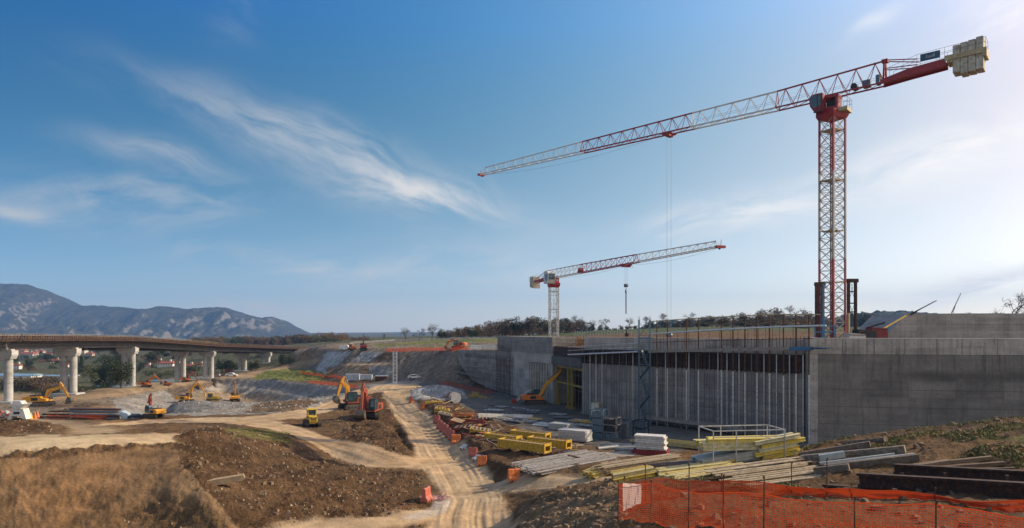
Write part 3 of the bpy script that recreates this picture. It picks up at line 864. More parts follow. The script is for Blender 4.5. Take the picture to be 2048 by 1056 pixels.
# ramp wall above and behind ------------------------------------------------------------
Yr = 92
r0 = P(1765, 680, Yr); r1 = P(1815, 627, Yr); r2 = P(2330, 627, Yr)
w = thing('ramp_wall', 'pale concrete wall with sloping left end, standing above the right-hand wall', 'wall', (0, Yr, 0))
MB().prism([(r0.x - .6, -1.6), (r1.x, r1.z), (P(1903, 0, Yr).x - .03, r1.z), (P(1903, 0, Yr).x - .03, -1.6)], 0, 9).build('sloping_panel', M_RAMP, w)
MB().prism([(P(1903, 0, Yr).x, r1.z + .02), (r2.x, r1.z + .02), (r2.x, -1.6), (P(1903, 0, Yr).x, -1.6)], 0.02, 9).build('wall_panel', M_RAMP, w)
for lab, a, b, r, n in (('dark steel bar leaning out above the sloping end of the ramp wall', P(1820, 629, Yr - .15), P(1873, 601, Yr - 1.5), .09, 'leaning_bar'),
                        ('dark forked prop standing on top of the ramp wall', P(1903, 626, Yr + 1), P(1922, 586, Yr + 1.0), .07, 'leaning_prop')):
    o = MB().tube([a, b], r, 6, True, r * .6).tube([a + Vector((.18, 0, -.1)), a + (b - a) * .45], r * .5, 5).build(n, M_DRUST); tag(o, lab, 'steel bar')

# long wall under the scaffold ------------------------------------------------------------
E2, C2 = Vector((10.6, 103.0)), Vector((33.0, 75.8))
loc, LANG, LLEN = frame(E2, C2)
LT = (C2 - E2).normalized(); LN = Vector((-LT.y * -1, LT.x * -1)) if False else Vector((LT.y, -LT.x))     # LN points to the open side
w = thing('pour_wall', 'long concrete wall behind the scaffold poles, with brown formwork under its top', 'wall', loc, LANG)
m = MB().box((0, 0, -13.2), (LLEN - .8, 1.4, -4.75)); m.build('wall_face', M_LONG, w)
m = MB()
x = 0.02
k = 0
while x < LLEN - .9:
    wd = (2.6, 3.1, 2.9)[k % 3]; k += 1
    e = min(x + wd - .03, LLEN - .8)
    m.box((x, 0.42, -2.7), (e, 1.4, -0.92), .02); x += wd
m.build('parapet', M_PALE, w)
m = MB().box((0, -0.10, -4.75), (LLEN - .8, 0.9, -2.7))
x = .25
while x < LLEN - 1:
    m.box((x, -0.30, -4.85), (x + .12, -0.102, -2.75)); x += .62
for z in (-4.55, -3.75, -2.95):
    m.box((0, -0.42, z), (LLEN - .9, -0.302, z + .14))
m.build('formwork', M_FORM, w)
m = MB()
x = .4
while x < LLEN - 1.0:
    m.box((x, -0.055, -13), (x + .05 + .05 * random.random(), -.002, -4.86)); x += random.uniform(.4, .9)
m.build('joint_strip', M_DGALV, w)


def on_wall(px, off):
    """plan point at px on the line parallel to the long wall, off metres to the open side"""
    k = (px - CX) / F; o = E2 + LN * off
    u = (k * o.y - o.x) / (LT.x - k * LT.y)
    return o + LT * u


def wp(px, py, off):
    p = on_wall(px, off); return Vector((p.x, p.y, (HZ - py) / F * p.y))


M_ROS = M_DRUST


def lin(x, x0, y0, x1, y1):
    return y0 + (y1 - y0) * (x - x0) / (x1 - x0)


sc = thing('scaffold', 'tall rusty and silver scaffold with guard rails in front of the long concrete wall', 'scaffold', (0, 0, 0))
front = [1314, 1335, 1373, 1397, 1443, 1466, 1490, 1514, 1539, 1567, 1592, 1618]
rear = [1331, 1352, 1378, 1392, 1419, 1436, 1454, 1478, 1503, 1528, 1553, 1579, 1606]
for px in front:
    p = on_wall(px, 1.55); zt = (HZ - lin(px, 1300, 641, 1640, 628)) / F * p.y
    zf = gz(p.x, p.y) - .1; zm = -4.85 + random.uniform(-.15, .15)
    m = MB().tube([(p.x, p.y, zf), (p.x, p.y, zm)], .085, 6)
    z = zf + .5
    while z < zm:
        m.tube([(p.x, p.y, z), (p.x, p.y, z + .06)], .125, 6); z += .5
    s = m.build('standard', M_GALV, sc)
    m = MB().tube([(p.x, p.y, zm), (p.x, p.y, zt)], .08, 6)
    for z in np.arange(zm + .4, zt, .9):
        m.tube([(p.x, p.y, z), (p.x, p.y, z + .07)], .11, 6)
    m.build('rusty_extension', M_RUST, sc)
for px in rear:
    p = on_wall(px, .62)
    m = MB().tube([(p.x, p.y, gz(p.x, p.y) - .1), (p.x, p.y, -2.7)], .06, 6)
    for z in np.arange(-11.8, -4.8, .5):
        m.tube([(p.x, p.y, z), (p.x, p.y, z + .05)], .066, 6)
    m.build('standard', M_GALV if int(px) % 3 else M_DGALV, sc)
# decks and rails (the deck climbs slightly to the right)
a, b = wp(1296, 703, 1.75), wp(1578, 697.5, 1.75); a2, b2 = wp(1296, 703, .35), wp(1578, 697.5, .35)
a2.z = a.z; b2.z = b.z


def slab(mb, a, b, a2, b2, th):
    d = Vector((0, 0, -th)); return mb.loft([[a, a2, a2 + d, a + d], [b, b2, b2 + d, b + d]])


slab(MB(), a, b, a2, b2, .16).build('deck', M_WOOD, sc)
c, c2 = wp(1627, 696, 1.75), wp(1627, 696, .35); c2.z = c.z
slab(MB(), b, c, b2, c2, .22).build('blue_deck', M_BLUE, sc)
m = MB()
for f0, f1 in ((0, .31), (.315, .62), (.63, .985)):
    p, q_ = a.lerp(b, f0), a.lerp(b, f1); m.bar(p + UP * .10, q_ + UP * .10, .03, .2)
m.build('toe_board', M_WOOD, sc)
MB().bar(b + UP * .06 - Vector((0, .05, 0)), c + UP * .06 - Vector((0, .05, 0)), .04, .22).bar(wp(1628, 695, 1.9), wp(1660, 696.5, 1.2), .12, .12).build('blue_toe_board', M_BLUE, sc)
MB().bar(wp(1622, 697, 1.95), wp(1652, 697, 1.2), .1, .14).build('bracket', M_RUST, sc)
rails = [((1300, 643), (1390, 636.5), (1470, 632.5), (1545, 628.5), (1640, 629), .06, M_TANS, 'top_rail'),
         ((1300, 668), (1390, 662), (1470, 657.5), (1545, 654), (1652, 651), .11, M_GALV, 'pipe_rail'),
         ((1300, 685), (1390, 682), (1470, 680), (1545, 678), (1625, 677), .04, M_RUST, 'knee_rail')]
for *pp, r, mt, nm in rails:
    MB().tube([wp(x, y, 1.62) for x, y in pp], r, 6).build(nm, mt, sc)
m = MB()
for i in range(46):
    px = 1300 + i * 7.0 + random.uniform(-1, 1)
    yb = lin(px, 1296, 703, 1625, 696); yt = lin(px, 1300, 668, 1652, 651)
    m.tube([wp(px, yb, 1.7), wp(px, yb + (yt - yb) * random.choice((1, .55, .55)), 1.7)], .028, 4)
m.build('baluster', M_RUST, sc)
m = MB()
for z in (-6.4, -8.4, -10.4, -11.4):
    for off in (1.55, .62):
        p, q_ = on_wall(1312, off), on_wall(1600 if z > -11 else 1480, off)
        m.tube([(p.x, p.y, z + random.uniform(-.1, .1)), (q_.x, q_.y, z)], .022, 5)
m.build('ledger', M_DGALV, sc)
m = MB()
for i in range(len(front) - 1):
    p, q_ = on_wall(front[i], 1.5), on_wall(front[i + 1], 1.5)
    if i % 2 == 0:
        m.tube([(p.x, p.y, -12.0), (q_.x, q_.y, -9.4)], .02, 5)
    if random.random() < .35:
        m.tube([(p.x, p.y, -9.2), (q_.x, q_.y, -7.4)], .02, 5)
m.build('diagonal_brace', M_DGALV, sc)
p0, p1 = on_wall(1292, 2.3), on_wall(1486, 2.3); r0_, r1_ = on_wall(1292, .5), on_wall(1486, .5)
slab(MB(), Vector((*p0, -11.35)), Vector((*p1, -11.35)), Vector((*r0_, -11.35)), Vector((*r1_, -11.35)), .34).build('base_deck', M_WOOD, sc)
m = MB()
for px in (1300, 1330, 1362, 1400, 1440, 1478):
    p = on_wall(px, 2.1); m.tube([(p.x, p.y, -12.7), (p.x, p.y, -11.6)], .06, 5)
m.build('base_jack', M_DGALV, sc)

# low walkway on the left half of the long wall
wk = thing('walkway', 'narrow cantilever walkway with white edge and handrails left of the blue stair tower', 'walkway', (0, 0, 0))
a, b = wp(1136, 709.5, 1.5), wp(1276, 703.5, 1.5); a2, b2 = wp(1150, 709.5, .3), wp(1276, 703.5, .3); a2.z = a.z; b2.z = b.z
slab(MB(), a, b, a2, b2, .12).build('deck', M_WOOD, wk)
MB().tube([a + Vector((0, -.06, .02)), b + Vector((0, -.06, .02))], .12, 8).build('edge_pipe', M_GALV, wk)
MB().tube([wp(1136, 694, 1.5), wp(1276, 686, 1.5)], .03, 5).tube([wp(1136, 701, 1.5), wp(1276, 694, 1.5)], .03, 5).build('handrail', M_GALV, wk)
for px in (1139, 1165, 1186, 1206, 1226, 1249, 1270):
    MB().tube([wp(px, lin(px, 1136, 710, 1276, 704), 1.5), wp(px, lin(px, 1136, 693, 1276, 685), 1.5)], .035, 5).build('post', M_DGALV, wk)
for px in (1169, 1180, 1192, 1204, 1213, 1225, 1239, 1253, 1266):
    p = on_wall(px, .55); zt = (HZ - lin(px, 1136, 708, 1276, 703)) / F * p.y
    m = MB().tube([(p.x, p.y, gz(p.x, p.y) - .2), (p.x, p.y, zt)], .05, 5)
    for z in np.arange(-12, zt - .4, .5):
        m.tube([(p.x, p.y, z), (p.x, p.y, z + .05)], .078, 5)
    m.build('standard', M_DGALV if px % 2 else M_GALV, wk)

# blue stair tower ------------------------------------------------------------
st = thing('stair_tower', 'slim blue-grey scaffold stair tower standing between walkway and tall scaffold', 'stair tower', (0, 0, 0))
c1 = on_wall(1277, 1.2), on_wall(1299, 1.2), on_wall(1301, 2.6), on_wall(1279, 2.6)
m = MB(); zt = 1.55
for p in c1:
    m.tube([(p.x, p.y, gz(p.x, p.y) - .2), (p.x, p.y, zt)], .06, 6)
m.build('standard', M_BLUEG, st)
m = MB(); n_ = 7
for i in range(n_):
    z0 = -12.3 + i * 1.95
    for j in range(4):
        p, q_ = c1[j], c1[(j + 1) % 4]
        m.tube([(p.x, p.y, z0), (q_.x, q_.y, z0)], .03, 4)
        m.tube([(p.x, p.y, z0 + 1), (q_.x, q_.y, z0 + 1)], .022, 4)
        if j in (0, 2):
            m.tube([(p.x, p.y, z0 if i % 2 else z0 + 1.9), (q_.x, q_.y, z0 + 1.9 if i % 2 else z0)], .028, 4)
m.build('bracing', M_BLUEG, st)
m = MB()
for i in range(n_ - 2):
    z0 = -12.3 + i * 1.95
    lo, hi = (c1[3], c1[2]) if i % 2 else (c1[2], c1[3])
    lo = lo.lerp(c1[0], .3); hi = hi.lerp(c1[1], .3)
    m.bar((lo.x, lo.y, z0), (hi.x, hi.y, z0 + 1.9), .5, .06)
m.build('stair_flight', M_BLUEG, st)
m = MB()
for z in (-.85,):
    slab(m, Vector((*c1[3], z)), Vector((*c1[2], z)), Vector((*c1[0], z)), Vector((*c1[1], z)), .15)
m.build('landing', M_BLUE, st)
m = MB()
for p, q_ in ((c1[0], c1[3]), (c1[1], c1[2])):
    m.tube([(p.x, p.y, zt), (p.x, p.y, zt + .35), (q_.x, q_.y, zt + .35), (q_.x, q_.y, zt)], .03, 5)
m.build('hoop', M_GALV, st)

# block, gate and far wall ------------------------------------------------------------
KB, MBk = (7.0, 117.5), (-3.0, 143.0)
loc, bang, bl = frame(MBk, KB)
w = thing('abutment_block', 'square grey concrete block with smooth upper half, below the small crane', 'block', loc, bang)
MB().box((0, -.06, -4.0), (bl + .06, 4.3, -1.05)).build('upper_block', M_BLOCK, w)
MB().box((0, 0, -13.2), (17.0, 4.2, -4.0)).box((17, .9, -13.2), (bl - 1.0, 4.2, -4.0)).box((bl - 1.0, 0, -13.2), (bl, 4.2, -4)).box((17, 0, -5.7), (bl - 1, .9, -4.0)).build('lower_block', M_PALE, w)
for i in range(8):
    x = 17.3 + i * 1.18
    MB().box((x, 0.05, -13.2), (x + .42, .85, -5.72)).build('fin', M_PALE, w)
m = MB()
for i in range(8):
    x = 17.75 + i * 1.18
    m.box((x, .84, -13.0), (x + .7, .897, -5.75))
m.build('rusty_shutter', M_FORM, w)
m = MB()
for i in range(14):
    x = .6 + i * 2.0
    m.tube([(x, .3, -1.06), (x, .3, .05)], .03, 5)
m.tube([(.6, .3, .02), (26.6, .3, .02)], .025, 5).tube([(.6, .3, -.5), (26.6, .3, -.5)], .02, 5)
m.tube([(bl - .2, .3, -.1), (bl - .2, 4, -.1)], .025, 5)
m.build('edge_rail', M_RUST, w)
m = MB().tube([(bl + .35, .2, -3.4), (bl + .35, 4.4, -1.9)], .03, 5).tube([(bl + .35, .2, -2.7), (bl + .35, 4.4, -1.2)], .03, 5)
for i in range(4):
    m.tube([(bl + .35, .4 + i * 1.25, -3.3 + i * .45), (bl + .35, .4 + i * 1.25, -2.55 + i * .45)], .025, 5)
m.bar((bl + .35, .2, -3.45), (bl + .35, 4.4, -1.95), .5, .08)
m.build('side_stair', M_DGALV, w)
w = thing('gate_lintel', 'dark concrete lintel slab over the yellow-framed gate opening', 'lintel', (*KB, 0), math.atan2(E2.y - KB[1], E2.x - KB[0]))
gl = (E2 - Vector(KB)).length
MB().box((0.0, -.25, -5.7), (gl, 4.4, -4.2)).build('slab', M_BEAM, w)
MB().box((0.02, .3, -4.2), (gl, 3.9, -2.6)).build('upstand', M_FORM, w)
m = MB()
for i in range(26):
    x = .3 + i * .56
    m.tube([(x, .05 + .4 * (i % 2), -4.2), (x, .05 + .4 * (i % 2), -1.0 + random.uniform(-.3, .3))], .022, 4)
for z in (-3.4, -2.7, -2.0, -1.4):
    m.tube([(.2, .03, z), (gl - .2, .03, z)], .02, 4)
m.build('starter_bar', M_RUST, w)
loc2 = (*KB, 0)
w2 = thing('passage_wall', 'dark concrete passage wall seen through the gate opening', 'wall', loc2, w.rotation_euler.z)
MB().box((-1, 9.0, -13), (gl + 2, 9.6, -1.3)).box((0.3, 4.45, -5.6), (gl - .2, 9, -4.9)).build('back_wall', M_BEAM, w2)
g = thing('gate_portal', 'yellow steel portal frame of three columns standing in the gate opening', 'portal frame', loc2, w.rotation_euler.z)
kd = (E2 - Vector(KB)).normalized()
for px in (1109, 1131, 1138, 1161):
    k = (px - CX) / F; u = (k * KB[1] - KB[0]) / (kd.x - k * kd.y)
    m = MB().bar((u, .5, -12.9), (u, .5, -5.7), .34, .34, (0, 1, 0))
    m.box((u - .4, .1, -12.5), (u + .4, .9, -12.2))
    m.build('column', M_GATE, g)
MB().bar((.6, .5, -8.6), (gl - .6, .5, -8.6), .18, .28).bar((.6, .55, -5.95), (gl - .6, .55, -5.95), .2, .4).build('crossbeam', M_GATE, g)
m = MB()
for i in range(9):
    u = 1 + i * 1.55
    m.tube([(u, 2.2, -12.6), (u, 2.2, -5.7)], .06, 5)
for z in (-7.3, -9.8):
    m.tube([(.6, 2.2, z), (gl - .6, 2.2, z)], .04, 5)
m.build('prop', M_DGALV, g)
loc, fang, fl_ = frame((-13.2, 169.0), (-3.1, 143.4))
w = thing('far_retaining_wall', 'lower concrete retaining wall running left from the concrete block to the cut slope', 'wall', loc, fang)
MB().loft([[(0, 0, -13.3), (0, 1.6, -13.3), (0, 1.6, -6.4), (0, 0, -6.4)], [(fl_, 0, -13.3), (fl_, 1.6, -13.3), (fl_, 1.6, -6.0), (fl_, 0, -6.0)]]).build('wall_face', M_PALE, w)
MB().loft([[(0, .05, -6.4), (0, 1.6, -6.4), (0, 1.6, -4.75), (0, .05, -4.75)], [(fl_, .05, -6.0), (fl_, 1.6, -6.0), (fl_, 1.6, -4.0), (fl_, .05, -4.0)]]).build('wall_top', M_BLOCK, w)
# reinforcement mats standing before the walls
w = thing('rebar_mat', 'dark grid of reinforcing bars standing against the lower retaining wall and block', 'rebar mat', loc, fang)
m = MB()
for i in range(46):
    x = 1 + i * .82
    h = -5.2 - 2.2 * (x < 9) * random.random()
    if x < 38:
        m.tube([(x, -.7, -12.9), (x + random.uniform(-.1, .1), -.7, h)], .035, 4)
for z in (-11.8, -10.6, -9.4, -8.2, -7.0, -5.8):
    m.tube([(1 + (z > -7.5) * 6, -.72, z), (38, -.72, z)], .03, 4)
m.build('bars', M_DRUST, w)
m = MB()
for z, a0, a1 in ((-8.0, 3, 20), (-10.0, 1, 22)):
    m.bar((a0, -1.3, z), (a1, -1.3, z), .9, .1)
m.build('plank_deck', M_WOOD, w)
w = thing('rebar_mat', 'dense dark bar grid fixed over the left end of the concrete block', 'rebar mat', (MBk[0], MBk[1], 0), bang)
m = MB()
for i in range(18):
    x = .3 + i * .5
    m.tube([(x, -.5, -12.9), (x, -.5, -2.9 + random.uniform(-.6, .4))], .03, 4)
for z in np.arange(-12, -2.8, 1.0):
    m.tube([(.1, -.53, z), (9.2 + random.uniform(-1, 1), -.53, z)], .028, 4)
m.build('bars', M_DRUST, w)
# ------------------------------------------------------------------ tower cranes
def tower_crane(label, cat, X, Y, zb, dirv, ring, sect, legs, plats, side, myaw, zbot, jib, cols, hts, wid, brace_m, trolley, hook_z, cj, far=False):
    """everything in a local frame: x along the jib, z up from the mast base"""
    rz = math.atan2(dirv[1], dirv[0])
    t = thing('tower_crane', label, cat, (X, Y, zb), rz)
    h = side / 2
    lr = myaw - rz
    cr, sr = math.cos(lr), math.sin(lr)

    def mc(a, b, z):
        return Vector((a * cr - b * sr, a * sr + b * cr, z))
    cor = ((-h, -h), (h, -h), (h, h), (-h, h))
    z = 0.0
    bay = 1.3 if not far else 1.55
    for (ztop, lm) in legs:
        m = MB(); b = MB()
        for c in cor:
            m.bar(mc(*c, z), mc(*c, ztop), .2, .2, (cr, sr, 0))
        n = max(1, round((ztop - z) / bay)); dz = (ztop - z) / n
        for i in range(n):
            z0, z1 = z + i * dz, z + (i + 1) * dz
            for j in range(4):
                p, q_ = cor[j], cor[(j + 1) % 4]
                b.tube([mc(*p, z0), mc(*q_, z1)], .045, 4)
                if not far or (i + j) % 2: b.tube([mc(*q_, z0), mc(*p, z1)], .045, 4)
                b.tube([mc(*p, z1), mc(*q_, z1)], .04, 4)
        s = m.build('mast_section', lm, t); b.build('bracing', brace_m, s)
        z = ztop
    for zp in plats:
        m = MB(); zz = zp - zb
        m.loft([[mc(-h, -h, zz), mc(h, -h, zz), mc(h, h, zz), mc(-h, h, zz)], [mc(-h, -h, zz + .07), mc(h, -h, zz + .07), mc(h, h, zz + .07), mc(-h, h, zz + .07)]])
        m.build('rest_platform', M_TANS, t)
    m = MB()
    for a in (-.18, .18):
        m.tube([mc(a + .1, -.1, .2), mc(a + .1, -.1, ring - .3)], .03, 4)
    for zz in np.arange(.3, ring - .4, .45):
        m.tube([mc(-.08, -.1, zz), mc(.28, -.1, zz)], .018, 3)
    m.build('ladder', M_TANS, t)
    # slewing ring and column
    m = MB()
    hw = h + .12
    m.loft([[mc(sx * hw, sy * hw, ring - .15) for sx, sy in ((-1, -1), (1, -1), (1, 1), (-1, 1))], [mc(sx * (hw + .18), sy * (hw + .18), ring + .25) for sx, sy in ((-1, -1), (1, -1), (1, 1), (-1, 1))],
            [mc(sx * (hw + .18), sy * (hw + .18), ring + .75) for sx, sy in ((-1, -1), (1, -1), (1, 1), (-1, 1))], [mc(sx * hw * .8, sy * hw * .8, ring + 1.0) for sx, sy in ((-1, -1), (1, -1), (1, 1), (-1, 1))]])
    sr_ = m.build('slewing_ring', M_RED, t)
    zc = ring + 1.0; zj = zbot(0) - zb
    m = MB()
    for sx in (-.75, .75):
        for sy in (-.75, .75):
            m.bar((sx, sy, zc - .1), (sx, sy, zj), .26, .26, (1, 0, 0))
    m.box((-.9, -.9, zc - .1), (.9, .9, zc + .25)).box((-.95, -.9, zj - .3), (.95, .9, zj))
    m.box((-.9, -.8, zc), (-.82, .8, zj))
    m.build('slewing_column', M_RED, t)
    MB().box((-.5, -.55, zc + .25), (.5, .5, zc + 1.1), .05).cyl((.2, -.6, zc + .4), (.2, -.6, zj - .4), .22, 10).build('slewing_motor', M_DARK, t)
    # jib
    s0 = cj['truss']
    allst = []

    def ht(s):
        return np.interp(s, [q[0] for q in hts], [q[1] for q in hts])

    def wd(s):
        return np.interp(s, [0, jib], wid)
    bounds = cols
    prev = s0
    for (send, cm) in bounds:
        m = MB()
        L_ = send - prev; pitch = 2.3 if prev < 10 else 2.15
        n = max(1, round(L_ / pitch)); st_ = L_ / n
        top = lambda s: Vector((s, 0, zbot(s) - zb + ht(s)))
        bl_ = lambda s: Vector((s, wd(s) / 2, zbot(s) - zb)); br_ = lambda s: Vector((s, -wd(s) / 2, zbot(s) - zb))
        rc = .085 if prev < 20 else .07
        ts = send - (.9 if send >= jib - .01 else 0)
        m.bar(top(prev), top(ts), rc * 2, rc * 2).bar(bl_(prev), bl_(send), rc * 1.9, rc * 1.9).bar(br_(prev), br_(send), rc * 1.9, rc * 1.9)
        d = .042 if prev < 20 else .036
        for i in range(n):
            a, b = prev + i * st_, prev + (i + 1) * st_; mid = (a + b) / 2
            for f in (bl_, br_):
                if mid < ts: m.tube([f(a), top(mid)], d, 4).tube([top(mid), f(b)], d, 4)
            m.tube([bl_(a), br_(a)], d, 4).tube([bl_(a), br_(b)], d * .9, 4)
            if i % 2 == 0: m.tube([top(mid) + Vector((0, 0, .02)), top(mid) + Vector((.02, 0, .16))], .05, 4)
        m.tube([bl_(send), br_(send)], d, 4)
        if send < jib - .1:
            m.tube([bl_(send), top(send)], d * 1.3, 4).tube([br_(send), top(send)], d * 1.3, 4)
        m.build('jib_section', cm, t)
        prev = send
    e = jib
    m = MB().box((e - .15, -.7, zbot(e) - zb - .22), (e + .35, .7, zbot(e) - zb + .12)).tube([(e + .2, 0, zbot(e) - zb), (e + .25, 0, zbot(e) - zb + .9)], .04, 5)
    m.cyl((e - .1, -.05, zbot(e) - zb - .2), (e - .1, .05, zbot(e) - zb - .2), .22, 10).build('jib_nose', M_RED, t)
    # catwalk cable and hoist winch inside the root
    m = MB()
    for sy in (-.35, .35):
        m.tube([(s0 + .3, sy, zbot(0) - zb + 1.05), (jib * .3, sy, zbot(jib * .3) - zb + .95)], .015, 4)
    m.build('hand_line', M_DGALV, t)
    # trolley with ropes
    ts, th = trolley
    zt = zbot(ts) - zb
    m = MB().box((ts - .8, -.75, zt - .28), (ts + .8, -.5, zt - .08)).box((ts - .8, .5, zt - .28), (ts + .8, .75, zt - .08)).box((ts - .35, -.75, zt - .5), (ts + .35, .75, zt - .25))
    for a in (-.6, .6):
        for b in (-.7, .7):
            m.cyl((ts + a, b - .06, zt - .1), (ts + a, b + .06, zt - .1), .17, 8)
    m.tube([(ts - .9, -.7, zt - .25), (ts - .9, -.7, zt + .5)], .03, 4).tube([(ts + .9, .7, zt - .3), (ts + .9, .7, zt - .75)], .03, 4)
    m.build('trolley', M_RED, t)
    m = MB()
    for a in (-.36, .36):
        for b in (-.12, .12):
            m.tube([(ts + a, b, zt - .4), (ts + a * .8, b, hook_z - zb + .6)], .008, 4)
    m.build('hoist_rope', M_DGALV, t)
    m = MB(); pr = []
    for i in range(19):
        f = i / 18; s = ts + (jib - ts - .3) * f
        pr.append((s, .3, zbot(s) - zb - .12 - (1.9 if not far else .9) * 4 * f * (1 - f) * .6))
    m.tube(pr, .016, 4)
    if far:
        pr = []
        for i in range(15):
            f = i / 14; s = 2 + (ts - 2) * f; pr.append((s, .3, zbot(s) - zb - .1 - .5 * 4 * f * (1 - f)))
        m.tube(pr, .016, 4)
    m.build('trolley_rope', M_DGALV, t)
    hz = hook_z - zb
    hk = MB().box((ts - .4, -.14, hz + .1), (ts + .4, .14, hz + .7), .06).cyl((ts - .25, -.18, hz + .4), (ts - .25, .18, hz + .4), .26, 12).cyl((ts + .25, -.18, hz + .4), (ts + .25, .18, hz + .4), .26, 12)
    hk.tube([(ts, 0, hz + .1), (ts, 0, hz - .15), (ts + .15, 0, hz - .3), (ts + .12, 0, hz - .48), (ts - .05, 0, hz - .5), (ts - .16, 0, hz - .38)], .055, 6)
    hk.build('hook_block', M_DGALV, t)
    return t, rz


# near crane
X0, Y0 = (1664.5 - CX) / F * 85, 85.0
dv = Vector((-0.751, 0.659)).normalized()
zbase = -1.45


def s_of(px, X, Y, d):
    k = (px - CX) / F
    return (k * Y - X) / (d.x - k * d.y)


JL = s_of(963, X0, Y0, dv)
zbn = lambda s: 29.15 - .009 * s if s > 0 else 29.15 - .035 * s
zz = lambda py: (HZ - py) / F * 85 - zbase
cols = [(s_of(1555, X0, Y0, dv), M_RED), (s_of(1385, X0, Y0, dv), M_WHITE), (s_of(1165, X0, Y0, dv), M_RED), (JL, M_WHITE)]
tcr, rz = tower_crane('huge red and white flat-top tower crane rising behind the concrete wall at the right', 'tower crane', X0, Y0, zbase, dv, 26.5 - zbase, None,
                 [(zz(585), M_RED2), (zz(520), M_RED), (zz(455), M_GREYW), (zz(400), M_GREYW), (zz(345), M_GREYW), (zz(290), M_RED), (26.5 - zbase - .1, M_RED)],
                 [24.9, 18.7, 12.4, 6.0], 2.06, R(19.9 + 5), zbn, JL, cols, [(-6, 2.75), (0, 2.55), (8, 2.3), (24, 2.05), (45, 1.55), (61, 1.1)], (1.55, 1.1), M_GREYW,
                 (s_of(1338, X0, Y0, dv), 0), -1.0, {'truss': -5.9})
L0 = zbase


def zl(s): return zbn(s) - L0


# cab hanging beside the column, on the side of the viewer
yv = -1 if (Vector((dv.y, -dv.x)).dot(Vector((-X0, -Y0))) > 0) else 1      # local y side that faces the eye
cabm = MB()
y0_, y1_ = yv * .55, yv * 2.0
prof = [(.55, zl(0) - 2.05), (1.55, zl(0) - 2.05), (2.05, zl(0) - 1.25), (2.15, zl(0) - .2), (1.7, zl(0) + .15), (.55, zl(0) + .15)]
cabm.prism(prof, min(y0_, y1_), max(y0_, y1_))
cab = cabm.build('cab', M_RED2, tcr)
m = MB()
m.prism([(.75, zl(0) - 1.3), (1.5, zl(0) - 1.6), (1.98, zl(0) - 1.1), (2.05, zl(0) - .3), (1.6, zl(0)), (.75, zl(0) - .05)], y1_, y1_ + yv * .012)
m.loft([[(1.58, y0_ + yv * .1, zl(0) - 2.02), (1.58, y1_ - yv * .1, zl(0) - 2.02)], [(2.07, y0_ + yv * .1, zl(0) - 1.24), (2.07, y1_ - yv * .1, zl(0) - 1.24)], [(2.17, y0_ + yv * .1, zl(0) - .25), (2.17, y1_ - yv * .1, zl(0) - .25)]], closed=False)
m.build('cab_glass', M_GLASS, cab)
MB().bar((.6, y1_, zl(0) - 2.1), (1.6, y1_, zl(0) - 2.1), .1, .12).bar((.62, y1_ + yv * .02, zl(0) - 2.1), (.62, y1_ + yv * .02, zl(0) + .1), .07, .07, (1, 0, 0)).bar((1.15, y1_ + yv * .02, zl(0) - 1.7), (1.15, y1_ + yv * .02, zl(0) + .05), .06, .06, (1, 0, 0)).build('cab_trim', M_DARK, cab)
# service platform on the other side of the column
m = MB().box((-2.0, -1.0, zl(0) - 2.2), (-.95, 1.0, zl(0) - 1.75))
m.build('service_platform', M_TANS, tcr)
m = MB()
for x in (-2.0, -1.0):
    for y in (-1.0, 0, 1.0):
        m.tube([(x, y, zl(0) - 1.75), (x, y, zl(0) - .6)], .025, 4)
for z in (-.6, -1.1):
    m.tube([(-1, -1, zl(0) + z), (-2, -1, zl(0) + z), (-2, 1, zl(0) + z), (-1, 1, zl(0) + z)], .025, 4)
m.build('platform_rail', M_DGALV, tcr)
# apex frame, tie bars, counter-jib
sa, sb, sc_ = -5.9, -9.6, -12.2
m = MB()
at = zl(sa) + 2.75
for y in (-.75, .75):
    m.bar((sa, y, zl(sa)), (sa, y * .35, at), .2, .2, (1, 0, 0))
m.box((sa - .35, -.35, at - .25), (sa + .3, .35, at + .12))
m.build('apex_frame', M_RED, tcr)
m = MB()
for y in (-.3, .3):
    m.bar((sa, y, at), (sb + .2, y * 2, zl(sb) + 1.75), .1, .1).bar((sa, y, at - 1.0), (sb + .2, y * 2, zl(sb) + 1.1), .09, .09)
m.build('tie_bar', M_RED, tcr)
m = MB()
for y in (-.75, .75):
    m.loft([[(sa + .3, y - .11, zl(sa) - .15), (sa + .3, y + .11, zl(sa) - .15), (sa + .3, y + .11, zl(sa) + .35), (sa + .3, y - .11, zl(sa) + .35)],
            [(-8.5, y - .11, zl(-8.5)), (-8.5, y + .11, zl(-8.5)), (-8.5, y + .11, zl(-8.5) + .85), (-8.5, y - .11, zl(-8.5) + .85)],
            [(sc_, y - .11, zl(sc_) + .1), (sc_, y + .11, zl(sc_) + .1), (sc_, y + .11, zl(sc_) + .95), (sc_, y - .11, zl(sc_) + .95)]])
m.loft([[(sa, -.65, zl(sa) + .05), (sa, .65, zl(sa) + .05), (sa, .65, zl(sa) + .15), (sa, -.65, zl(sa) + .15)], [(sc_, -.65, zl(sc_) + .3), (sc_, .65, zl(sc_) + .3), (sc_, .65, zl(sc_) + .4), (sc_, -.65, zl(sc_) + .4)]])
m.build('counter_jib', M_RED, tcr)
m = MB()
for y in (-1.0, .9):
    m.box((-15.9, y, zl(-14) + .55), (sc_ + .1, y + .12, zl(-14) + 1.1))
m.box((-12.9, -.9, zl(-14) + .3), (-12.3, .9, zl(-14) + .8)).box((-16.0, -1.0, zl(-14) + .2), (-15.6, 1.0, zl(-14) + 1.1))
m.build('ballast_frame', M_TANS, tcr)
